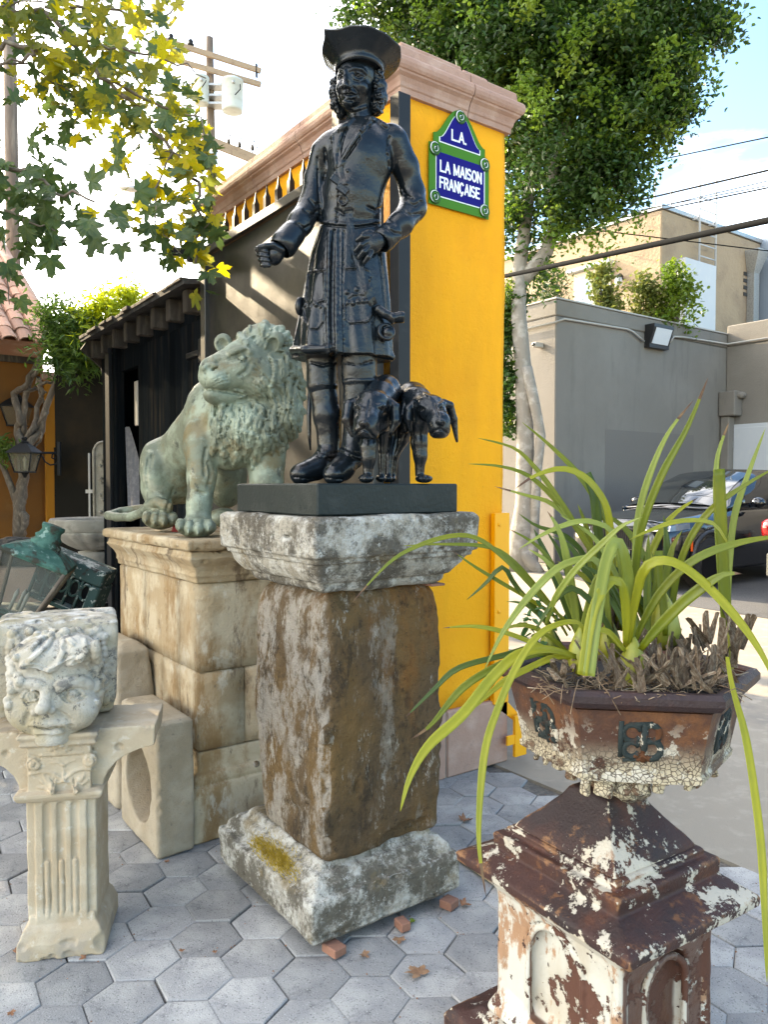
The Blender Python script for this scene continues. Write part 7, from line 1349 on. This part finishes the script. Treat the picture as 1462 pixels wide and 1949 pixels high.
def sheath_me(seed):
    r_ = random.Random(seed); L_ = 1.; rings = []
    for i in range(5): t = i / 4; w_ = .13 * (1 - .35 * t) * r_.uniform(.8, 1.2); k = .05 * math.sin(t * 3); rings.append([(-w_, k, t), (0, k + w_ * .5, t), (w_, k, t + (r_.uniform(-.14, .1) if i == 4 else 0)), (0, k + w_ * .25, t)])
    b = MB(); b.loft(rings); me = b.mesh('dry_sheath'); me.materials.append(m_sheath); return me
SH = [sheath_me(s) for s in range(5)]; rr = random.Random(31)
def chip(px, py, D, ln, lean, rz):
    c = gd(px, py, D) - ORO; o = link('dry_sheath', SH[rr.randrange(5)], None, orc, tuple(c), (lean, rr.uniform(-.5, .5), rz)); o.scale = (ln * rr.uniform(.6, 1.1), ln * .9, ln)
for _ in range(135):
    x = rr.gauss(1290, 62); y = rr.uniform(1195, 1290) + abs(x - 1290) * .08
    if not 1020 < x < 1410: continue
    chip(x, y + 22, 1.88 - (y - 1195) / 95 * .27, rr.uniform(.035, .085), rr.uniform(-.9, .9), rr.uniform(0, 6.28))
for _ in range(26): chip(rr.uniform(1130, 1200), rr.uniform(1180, 1220), rr.uniform(1.84, 1.93), rr.uniform(.06, .11), rr.uniform(-.35, .35), rr.uniform(0, 6.28))
for _ in range(60): chip(rr.uniform(1040, 1390), rr.uniform(1255, 1315), rr.uniform(1.62, 1.78), rr.uniform(.03, .09), rr.uniform(-1.5, 1.5), rr.uniform(0, 6.28))
for _ in range(14): chip(rr.uniform(1370, 1420), rr.uniform(1215, 1280), rr.uniform(1.7, 1.8), rr.uniform(.05, .09), rr.uniform(-.6, .6), rr.uniform(0, 6.28))
b = MB()
for _ in range(260):
    c = gd(rr.uniform(1030, 1400), rr.uniform(1250, 1318), rr.uniform(1.60, 1.84)) - ORO; c[2] = min(c[2], .03); d = Vector((rr.gauss(0, 1), rr.gauss(0, 1), rr.gauss(0, .35))).normalized() * rr.uniform(.015, .05); b.tube([tuple(Vector(c) - d), tuple(Vector(c) + Vector((0, 0, .006))), tuple(Vector(c) + d)], .0012, 3)
b.build('root_fibres', m_sheath, orc, kind='stuff')
m_weed = leafmat('weed_leaf', (.045, .12, .035), (.07, .15, .05), .4); g_ = np.random.default_rng(3); P = []
for px, py in ((1012, 1180), (1022, 1235), (1036, 1210), (1008, 1200), (1040, 1255), (1025, 1150), (1060, 1190)):
    for _ in range(7): P.append(gd(px + g_.normal() * 8, py + g_.normal() * 10, 1.84))
weed = foliage('weed', np.array(P), OV, OF, m_weed, orc, ORO, (.02, .04), g_)
# ================================================================== parked cars
m_cblk = mat('black_car_paint', (.006, .007, .009), [], rough=.12, coat=.9); m_cglass = mat('car_glass', (.012, .015, .018), [], rough=.03, spec=.9); m_tyre = mat('tyre_rubber', (.013, .013, .014), [], rough=.8); m_rim = mat('dark_wheel_rim', (.03, .03, .033), [], rough=.3, metal=.8); m_chrome = mat('chrome', (.6, .62, .64), [], rough=.12, metal=1.); m_led = mat('headlamp_clear', (.10, .13, .17), [], rough=.08, spec=.9); m_plate = mat('number_plate', (.75, .76, .76), [], rough=.4); m_amber = mat('amber_reflector', (.75, .10, .01), [], rough=.25); m_tail = mat('tail_lamp_red', (.28, .004, .006), [dict(col=(.10, .002, .003), kind='wave', scale=14, lo=.4, hi=.6, amt=.6)], rough=.15, coat=.4); m_silver = mat('silver_car_paint', (.25, .26, .25), [], rough=.22, metal=.6, coat=.6)
def car(name, label, loc, rz, m_body, front=True):
    W, L_ = 1.90, 4.75; t = thing(name, label, 'car', loc, rz)
    st = [(0.00, .22, .66, .62, .34, .70, .90), (.05, .22, .80, .82, .26, .80, .97), (.22, .21, .90, .90, .24, .85, .98), (.7, .22, .95, .94, .24, .93, 1.04), (1.2, .22, .95, .95, .24, .98, 1.10), (1.55, .23, .95, .95, .25, 1.02, 1.15), (2.4, .24, .95, .95, .26, 1.05, 1.16), (3.6, .24, .95, .95, .26, 1.08, 1.16), (4.3, .25, .93, .92, .28, 1.10, 1.17), (4.62, .30, .88, .86, .34, 1.05, 1.14), (4.75, .36, .74, .70, .42, .95, 1.06)]
    A = np.array(st); xs_ = np.linspace(0, 1, 60) ** 1.25 * L_; rings = []
    for x in xs_:
        v = [np.interp(x, A[:, 0], A[:, j]) for j in range(1, 7)]; zb, hw_, hb, z1, z2, zt = v; half = [(hb * .9, zb), (hw_ * .985, z1 + .05), (hw_, .62), (hw_ * .995, z2 - .06), (hw_ * .965, z2), (hw_ * .90, z2 + (zt - z2) * .55), (hw_ * .70, zt - .012), (hw_ * .35, zt + .008), (0, zt + .014)]
        rings.append([(x, y, z) for y, z in half] + [(x, -y, z) for y, z in half[-2::-1]])
    b = MB(); b.loft(rings, smooth=True); b.build('body', m_body, t)
    gs = [(1.30, 1.12, .86, .82), (1.7, 1.34, .86, .73), (2.1, 1.52, .86, .67), (2.5, 1.65, .86, .64), (3.0, 1.71, .86, .63), (3.8, 1.68, .85, .61), (4.4, 1.55, .83, .58), (4.68, 1.18, .80, .6)]
    G_ = np.array(gs); rings = []
    for x in np.linspace(1.30, 4.68, 36):
        zt, hb, ht = [np.interp(x, G_[:, 0], G_[:, j]) for j in (1, 2, 3)]; rings.append([(x, hb, 1.10), (x, hb * .97, 1.10 + (zt - 1.1) * .5), (x, ht + .02, zt - .07), (x, ht - .05, zt - .01), (x, 0, zt + .02), (x, -ht + .05, zt - .01), (x, -ht - .02, zt - .07), (x, -hb * .97, 1.10 + (zt - 1.1) * .5), (x, -hb, 1.10)])
    b = MB(); b.loft(rings, smooth=True); b.build('roof', m_body, t)
    def cr_(x): return [np.interp(x, G_[:, 0], G_[:, j]) for j in (1, 2, 3)]
    def screen(x0, x1, dx, name):
        rows = []
        for x in np.linspace(x0, x1, 8):
            zt, hb, ht = cr_(x); w_ = (ht - .03); rows.append([(x + dx, y * w_, zt + .034 - abs(y) ** 3 * .045) for y in np.linspace(-1, 1, 9)] )
        b = MB(); b.loft(rows, close=False, cap=False, smooth=True); b.build(name, m_cglass, t)
    screen(1.36, 2.5, -.014, 'windscreen'); screen(4.66, 4.3, .012, 'rear_window')
    for s_ in (1, -1):
        for x0, x1 in ((1.95, 2.85), (2.93, 3.75), (3.83, 4.3)):
            b = MB(); row = []
            for x in np.linspace(x0, x1, 6):
                zt, hb, ht = cr_(x); row.append([(x, s_ * (hb * .985 + .006 - (hb - ht) * .02), 1.19), (x, s_ * (hb * .955 + .012), 1.10 + (zt - 1.1) * .55), (x, s_ * (ht + .045), zt - .10)])
            b.loft(row, close=False, cap=False, smooth=True); b.build('side_window', m_cglass, t)
        for xw in (.86, 3.72):
            b = MB(); Mw = Matrix.Translation((xw, s_ * .84, .37)) @ Matrix.Rotation(R(90), 4, 'X'); b.lathe([(.22, -.12), (.33, -.125), (.365, -.10), (.372, 0), (.365, .10), (.33, .125), (.22, .12)], 36, M=Mw); wh = b.build('wheel', m_tyre, t)
            b = MB(); zc = -s_ * .10
            for k in range(10): b.box((.04, -.022, zc - .015), (.245, .022, zc + .015), .006, Mw @ Matrix.Rotation(R(36) * k, 4, 'Z'))
            b.lathe([(.05, zc - .02), (.05, zc + .02)], 14, M=Mw); b.lathe([(.235, zc - .03), (.255, zc - .03), (.255, zc + .03), (.235, zc + .03)], 30, M=Mw); b.build('rim', m_rim, wh)
            b = MB(); b.tube([(xw + .43 * math.cos(a), s_ * .945, .37 + .43 * math.sin(a)) for a in np.linspace(-.1, math.pi + .1, 20)], .035, 6); b.build('wheel_arch', m_black, t)
            b = MB(); b.lathe([(.01, -.015), (.40, -.015), (.40, .01), (.01, .01)], 30, M=Matrix.Translation((xw, s_ * .885, .37)) @ Matrix.Rotation(R(90), 4, 'X')); b.build('wheel_well', m_hole, t)
        b = MB(); b.lathe([(.004, -.10), (.06, -.08), (.085, 0), (.06, .09), (.004, .11)], 14, M=Matrix.Translation((1.95, s_ * 1.04, 1.20)) @ Matrix.Scale(1.3, 4, (0, 1, 0)) @ Matrix.Rotation(R(90), 4, 'Y')); b.tube([(1.98, s_ * .9, 1.15), (1.96, s_ * 1.0, 1.17)], .03, 6); b.build('mirror', m_body, t)
        b = MB(); b.box((.40, s_ * .946 - .008, .55), (.47, s_ * .946 + .012, .60) if False else (.43, s_ * .946 + .012, .80), .003, Matrix.Translation((.0, 0, 0))); b.build('side_reflector', m_amber, t)
        b = MB(); rows = [[(x, s_ * (y - .0), z) for x, y, z in r_] for r_ in ([(-.006, .45, .80), (.01, .62, .81), (.08, .80, .82), (.24, .885, .84), (.42, .915, .86)], [(.0, .45, .85), (.02, .62, .875), (.10, .79, .90), (.25, .885, .925), (.42, .905, .935)])]; b.loft(rows, close=False, cap=False, smooth=True); hl = b.build('headlight', m_led, t)
        b = MB(); b.tube([(-.012, s_ * .50, .83), (.005, s_ * .66, .83), (.08, s_ * .82, .835), (.10, s_ * .815, .90)], .012, 5); b.build('light_strip', m_plate, hl)
        b = MB(); b.box((-.028, min(s_ * .05, s_ * .37), .56), (-.004, max(s_ * .05, s_ * .37), .86), .012); gr = b.build('grille', m_black, t)
        for k in range(9): y = s_ * (.07 + k * .034); b = MB(); b.box((-.038, y - .005, .58), (-.0285, y + .005, .84)); b.build('grille_bar', m_rim, gr)
        b = MB(); b.tube([(-.03, s_ * .045, .56), (-.03, s_ * .37, .55), (-.02, s_ * .39, .85), (-.02, s_ * .05, .87), (-.03, s_ * .045, .56)], .009, 5); b.build('grille_frame', m_rim, t)
        b = MB(); b.loft([[(4.40 + dx * k_, s_ * y_, .93 + (z_ - .93) * k_) for dx, z_ in ((0, .80), (.30, .80), (.36, .86), (.38, .95), (.36, 1.03), (.28, 1.06), (0, 1.06))] for y_, k_ in ((.58, .9), (.80, 1.0), (.90, .98), (.95, .88), (.965, .6))], smooth=True); b.build('tail_light', m_tail, t)
    b = MB(); b.box((-.045, -.26, .42), (-.015, .26, .54), .004); b.build('number_plate', m_plate, t)
    b = MB(); b.box((-.012, -.70, .24), (.05, .70, .40), .02); b.build('lower_grille', m_black, t)
    b = MB(); b.box((-.02, -.72, .205), (.12, .72, .245), .015); b.build('bumper_lip', m_chrome, t)
    b = MB(); b.box((4.60, -.86, .34), (4.83, .86, .70), .06); b.build('rear_bumper', m_silver, t)
    return t
car('parked_suv', 'black parked sport utility car facing left before the grey building', (9.15, 6.95, .005), 0, m_cblk)
car('parked_car', 'silver parked car with red tail light cut off by the right picture edge', (8.98 + 4.75, 3.80, .005), math.pi, m_silver)
# ================================================================== wall lanterns on the ochre house
def lantern(name, label, c, s, m=m_dark):
    t = thing(name, label, 'lantern', tuple(c), -YAW); g = glass('lantern_glass_' + label[:6], opac=.35, body=(.25, .22, .16))
    b = MB(); b.lathe([(.02, .30), (.05, .28), (.03, .24), (.07, .22), (.06, .19)], 8, smooth=False, M=Matrix.Scale(s, 4)); b.loft([[(x * r_ * s, y * r_ * s, z * s) for x, y in ((-1, -1), (1, -1), (1, 1), (-1, 1))] for r_, z in ((.05, .20), (.10, .16), (.20, .06), (.205, .045))]); b.build('hood', m, t)
    for x, y in ((-1, -1), (1, -1), (1, 1), (-1, 1)): b = MB(); b.tube([(x * .18 * s, y * .18 * s, .044 * s), (x * .115 * s, y * .115 * s, -.24 * s)], .010 * s, 5); b.build('corner_bar', m, t)
    b = MB(); b.box((-.125 * s, -.125 * s, -.265 * s), (.125 * s, .125 * s, -.241 * s), .004); b.lathe([(.02, -.34), (.04, -.30), (.06, -.266)], 8, M=Matrix.Scale(s, 4)); b.build('base', m, t)
    for k in range(4): b = MB(); Mk = Matrix.Rotation(R(90) * k, 4, 'Z'); b.add([tuple(Mk @ Vector(p)) for p in ((-.17 * s, -.172 * s, .042 * s), (.17 * s, -.172 * s, .042 * s), (.11 * s, -.112 * s, -.24 * s), (-.11 * s, -.112 * s, -.24 * s))], [(0, 1, 2, 3)]); b.build('pane', g, t)
    b = MB(); b.lathe([(.02, -.22), (.022, -.1), (.03, -.06), (.004, 0)], 8, M=Matrix.Scale(s, 4)); b.build('candle', m_beige, t); return t
lc = gd(47, 868, 10.3); lantern('wall_lantern', 'black iron lantern hanging from a scrolled bracket on the ochre pier', lc, .85)
lc2 = gd(33, 780, 11.0); lantern('wall_lantern', 'dark upper lantern half hidden behind the vine stems on the ochre house', lc2, .9)
br = thing('lantern_bracket', 'black wrought iron scroll bracket fixed to the ochre pier', 'bracket', tuple(gd(112, 870, 10.45)), -YAW); BRO = uvw(gd(112, 870, 10.45))
def BZ(x, y): p = uvw(gd(x * .1915, 640 + y * .1915, 10.45)) - BRO; return tuple(p)
b = MB(); a = BZ(585, 1050); c = BZ(585, 1385); b.box((a[0] - .02, -.02, c[2]), (a[0] + .02, .02, a[2]), .004); b.build('wall_bar', m_dark, br)
b = MB(); b.tube([BZ(580, 1160), BZ(330, 1160), BZ(250, 1120)], .016, 6); b.build('arm', m_dark, br)
b = MB(); b.tube([BZ(580, 1240), BZ(560, 1270), BZ(500, 1280), BZ(450, 1250), BZ(420, 1195), BZ(390, 1180), BZ(370, 1200), BZ(385, 1225)], .011, 6); b.tube([BZ(575, 1230), BZ(585, 1190), BZ(555, 1165), BZ(520, 1175), BZ(515, 1210), BZ(535, 1220), BZ(545, 1205)], .011, 6); b.build('scroll', m_dark, br)
# ================================================================== wall fountain
m_fst = mat('grey_fountain_stone', (.30, .275, .235), [dict(col=(.38, .35, .30), scale=6, lo=.45, hi=.65), dict(col=(.17, .155, .13), scale=5, lo=.52, hi=.68, amt=.8)], rough=.9, bump=[(70, .004)])
fc = gd(186, 1000, 7.75); FO = np.array([fc[0], fc[1], 0.])
fnt = thing('stone_fountain', 'grey stone wall fountain with gadrooned basin, moulded foot and carved back slab', 'fountain', tuple(FO), -YAW)
def fz(py): return CAMH + (925 - py) / FPX * 7.75
b = MB(); rb = .455; b.lathe([(.01, fz(1003)), (rb * .86, fz(1002)), (rb * .92, fz(990)), (rb * .97, fz(986)), (rb, fz(990)), (rb, fz(1000)), (rb * .95, fz(1006)), (rb * .93, fz(1010))], 48); b.build('basin_rim', m_fst, fnt)
b = MB(); b.lathe([(rb * .92, fz(1010)), (rb * .88, fz(1016)), (rb * .76, fz(1026)), (rb * .60, fz(1036)), (rb * .42, fz(1044)), (.01, fz(1049))], 120, mod=lambda a, z: 1 + .055 * abs(math.sin(a * 8))); b.build('basin', m_fst, fnt)
b = MB(); b.lathe([(.19, fz(1049)), (.19, fz(1060)), (.15, fz(1064)), (.16, fz(1070)), (.10, fz(1080)), (.10, .18), (.2, .12), (.22, 0)], 24); b.build('foot', m_fst, fnt)
slc = uvw(gd(199, 925, 8.3)) - uvw(FO); b = MB(); hw_ = .115
poly = [(-hw_, 0), (hw_, 0), (hw_, 1.05 + fz(985)), ] ; zt = gd(199, 842, 8.3)[2]; zb_ = .6; ar = [(hw_ * math.cos(a), zt - hw_ + hw_ * math.sin(a)) for a in np.linspace(0, math.pi, 14)]
b.prism([(hw_, zb_)] + ar + [(-hw_, zb_)], -.04, .04, Matrix.Translation((slc[0], slc[1], 0)) @ SM); b.build('back_slab', m_fst, fnt)
b = MB(); b.tube([(slc[0] + x * .82, slc[1] - .045, z) for x, z in ar + [(-hw_, zb_ + .5)]], .014, 6); 
for k in range(16): z = zt - .12 - k * .045; x = slc[0] + .03 * math.sin(k * 1.7); b.lathe([(.004, -.02), (.022 + .008 * math.sin(k * 2.3), 0), (.004, .02)], 8, c=(x, slc[1] - .045, z))
b.build('carving', m_fst, fnt, kind='stuff')
# ================================================================== old lantern and cast iron lying on a table
m_vg = mat('green_copper', (.042, .115, .092), [dict(col=(.075, .175, .14), scale=14, lo=.45, hi=.62), dict(col=(.05, .04, .03), scale=11, detail=8, lo=.49, hi=.60, amt=.9), dict(col=(.28, .40, .35), scale=18, detail=8, lo=.58, hi=.66, amt=.7)], rough=.75, spec=.2, bump=[(90, .002)])
m_vg2 = mat('flaking_green_iron', (.030, .070, .065), [dict(col=(.46, .47, .43), scale=9, detail=8, rgh=.7, lo=.50, hi=.58, up=(.1, .5)), dict(col=(.035, .03, .025), scale=16, lo=.55, hi=.66), dict(col=(.40, .42, .39), scale=26, detail=6, lo=.60, hi=.63)], rough=.75, bump=[(120, .002)])
tb_c = gd(90, 1150, 4.55); tb_ = thing('work_table', 'dark low table behind the carved mask carrying the old green lantern', 'table', (tb_c[0], tb_c[1], 0), -YAW)
b = MB(); b.box((-.60, -.22, .66), (.22, .40, .70), .004); b.build('table_top', m_dark, tb_)
for x in (-.56, .18):
    for y in (-.18, .36): b = MB(); b.box((x - .02, y - .02, 0), (x + .02, y + .02, .659)); b.build('leg', m_dark, tb_)
LAO = gd(60, 1095, 4.4); la = thing('copper_lantern', 'old verdigris copper street lantern lying tilted with dusty glass panes', 'lantern', tuple(LAO), -YAW); LU = uvw(LAO)
def L7(x, y, d=0.): return Vector(uvw(gd(x * .16416, 940 + y * .16416, 4.4 + d)) - LU)
ax_c = L7(360, 740); 
# lantern axis runs from its base (lower left) to the chimney (upper right), tilted about 24 degrees
tilt = R(24); Ml = Matrix.Rotation(R(14), 4, 'Z') @ Matrix.Rotation(tilt, 4, 'Y'); s_ = .165
def LP_(x, y, z): return Ml @ Vector((x, y, z))
lg = glass('old_lantern_glass', tint=(.86, .9, .87), opac=.30, body=(.16, .17, .15), rough=.15)
b = MB(); b.loft([[tuple(LP_(x * r_, y * r_, z)) for x, y in ((-1, -1), (1, -1), (1, 1), (-1, 1))] for r_, z in ((.182, .095), (.19, .11), (.185, .125), (.12, .165), (.07, .185))]); b.build('hood', m_vg, la)
b = MB(); b.lathe([(.085, .17), (.088, .20), (.07, .215), (.078, .235), (.062, .25), (.055, .275), (.066, .295), (.064, .31), (.01, .312)], 20, M=Ml); b.build('chimney', m_vg, la)
for x, y in ((-1, -1), (1, -1), (1, 1), (-1, 1)):
    b = MB(); b.tube([tuple(LP_(x * .178, y * .178, .10)), tuple(LP_(x * .105, y * .105, -.26))], .012, 6); b.build('corner_bar', m_sbark, la)
b = MB(); b.loft([[tuple(LP_(x * r_, y * r_, z)) for x, y in ((-1, -1), (1, -1), (1, 1), (-1, 1))] for r_, z in ((.115, -.285), (.118, -.262), (.11, -.255))]); b.build('base_frame', m_vg, la)
for k in range(4): b = MB(); Mk = Ml @ Matrix.Rotation(R(90) * k, 4, 'Z'); b.add([tuple(Mk @ Vector(p)) for p in ((-.17, -.170, .092), (.17, -.170, .092), (.10, -.102, -.255), (-.10, -.102, -.255))], [(0, 1, 2, 3)]); b.build('pane', lg, la)
for x, y in ((.03, -.03), (-.03, -.02), (0, .04)): b = MB(); b.lathe([(.010, -.22), (.010, -.15), (.0105, -.145), (.013, -.13), (.012, -.115), (.003, -.09)], 8, c=(x, y, 0), M=None); bb = b.build('bulb_candle', m_pipe, la); bb.rotation_euler = Ml.to_euler()
# tilted cast iron piece with pierced arcade
CIO = gd(150, 1095, 4.75); ci = thing('cast_iron_fragment', 'tilted green cast iron fragment with white flaking top and pierced arcade beside the lantern', 'iron fragment', tuple(CIO), -YAW)
Mc = Matrix.Rotation(R(22), 4, 'Y'); b = MB(); b.box((-.24, -.10, .0), (.18, .12, .10), .008, Mc); b.build('top_block', m_vg2, ci)
b = MB(); b.box((.12, -.105, -.19), (.185, .12, -.002), .008, Mc); b.build('end_block', m_vg2, ci)
for k in range(5):
    x = -.22 + k * .072; b = MB(); P = [(x + .036 + .030 * math.cos(a), -.09, -.06 + .05 * math.sin(a)) for a in np.linspace(0, 2 * math.pi, 14)]; b.tube([tuple(Mc @ Vector(p)) for p in P], .009, 6); b.build('arcade_ring', m_vg2, ci); b = MB(); b.box((x - .006, -.10, -.18), (x + .008, -.07, -.001), .002, Mc); b.build('arcade_bar', m_vg2, ci)
b = MB(); b.box((-.24, -.10, -.21), (.119, .1, -.183), .004, Mc); b.build('bottom_rail', m_vg2, ci); b = MB(); b.box((-.23, -.02, -.18), (.118, .0, -.003), 0, Mc); b.build('back_plate', m_dark, ci)
S = Sculpt((-.3, -.2, -.16), (.3, .2, .17), .012); S.ell((-.05, 0, 0), (.24, .14, .11), .03); S.ell((.14, 0, -.05), (.13, .12, .08), .03); S.rough(.02, 9, 3, 2); m_rock = mat('dark_lava_rock', (.035, .032, .03), [dict(col=(.07, .06, .05), scale=30, lo=.5, hi=.7)], rough=.95, bump=[(60, .012)]); rk = gd(45, 1050, 5.6); o = S.build('lava_rock', m_rock, None, loc=tuple(rk), rot=(0, 0, -YAW)); tag(o, 'rough dark grey rock lying behind the old copper lantern', 'rock')
b = MB(); b.box((-.4, -.2, 0), (.4, .25, rk[2] - .10), .01); o = b.build('stone_plinth', m_pink, None, loc=(rk[0], rk[1], 0), rot=(0, 0, -YAW)); tag(o, 'low reddish stone plinth carrying the dark rock', 'plinth')
# ================================================================== small things on the ground
m_dead = [mat('dead_leaf_%s' % k, c, [dict(col=c2, scale=30, lo=.4, hi=.65)], rough=.8, trans=.15) for k, c, c2 in (('tan', (.34, .20, .11), (.24, .13, .07)), ('brown', (.22, .09, .04), (.30, .15, .08)), ('pink', (.55, .33, .26), (.45, .25, .18)), ('green', (.20, .26, .02), (.12, .19, .02)))]
def dead(px, py, sz, k, lab, curl=.5, z=.006):
    V, Fs = SYC[(px + py) % 5]; V = V.copy(); V[:, 2] = V[:, 2] * .5 + curl * (V[:, 0] ** 2) * .6 + .04 * np.sin(V[:, 1] * 6); V[:, 2] -= V[:, 2].min(); p = gz(px, py, z); me = np_mesh('fallen_leaf', V * sz, [Fs], smooth=False); me.materials.append(m_dead[k]); o = link('fallen_leaf', me, None, None, tuple(p), (R(random.uniform(-6, 6)), R(random.uniform(-6, 6)), random.uniform(0, 6.28))); tag(o, lab, 'leaf', 'fallen leaves on the paving')
dead(800, 1855, .048, 0, 'largest flat tan dry leaf on the pavers before the iron pedestal', .1); dead(882, 1562, .042, 1, 'curled rust brown leaf between pedestal and yellow pier', 1.2); dead(760, 1785, .028, 0, 'tan leaf lying against the middle brick shim', .4); dead(880, 1722, .03, 1, 'brown leaf propped at the right corner of the pedestal base', 1.2); dead(690, 1815, .024, 0, 'thin tan leaf right of the nearest brick shim', .6)
dead(788, 1750, .018, 3, 'small green leaf beside the pedestal base', .3); dead(1037, 1443, .03, 2, 'single pink leaf on the concrete driveway behind the planter', .3); dead(162, 1822, .018, 1, 'tiny brown leaf at the foot of the fluted column', .6); dead(20, 1925, .016, 1, 'reddish leaf bit at the lower left picture corner', .3); dead(30, 1812, .02, 1, 'brown leaf tucked at the left corner of the column foot', .8); dead(345, 1810, .014, 1, 'dark leaf crumb in a paver joint right of the column', .8); dead(408, 1812, .012, 1, 'smallest brown crumb in a joint left of the pedestal base', .6); dead(318, 1640, .016, 1, 'brown leaf at the foot of the hollow block', .7)
pa, pb = gz(882, 1640, .004), gz(978, 1706, .004); m_slat = mat('pale_pine', (.55, .46, .28), [dict(col=(.42, .33, .19), scale=14, st=(.2, 1, 1), lo=.45, hi=.65)], rough=.7); d = Vector(pb - pa); b = MB(); Mp = Matrix.Translation(pa) @ d.to_track_quat('X', 'Z').to_matrix().to_4x4(); b.box((-.1, -.012, 0), (d.length + .15, .012, .012), .002, Mp); o = b.build('wood_slat', m_slat); tag(o, 'pale thin wooden slat lying on the pavers beside the iron pedestal', 'slat')

# grit and leaf crumbs lodged in the paving joints
b = MB(); rg = random.Random(77)
for _ in range(900):
    p = gz(rg.uniform(-60, 1500), rg.uniform(1500, 1990), .0); 
    if p[0] > XB - .05: continue
    c = min((((p[0] - q[0]) ** 2 + (p[1] - q[1]) ** 2) for d_, q in cells[:420]), default=1) ** .5
    if c < .092 and rg.random() < .93: continue
    s_ = rg.uniform(.0012, .0045); a = rg.uniform(0, 6.28); z = -.001 if c > .092 else .002
    b.add([(p[0] + s_ * math.cos(a + k * 2.1) * rg.uniform(.6, 1.4), p[1] + s_ * math.sin(a + k * 2.1) * rg.uniform(.6, 1.4), z) for k in range(3)] + [(p[0], p[1], z + s_ * .9)], [(0, 1, 3), (1, 2, 3), (2, 0, 3)])
o = b.build('joint_grit', m_dead[1]); tag(o, 'tiny brown grit and leaf crumbs scattered in the paver joints', 'grit', kind='stuff')
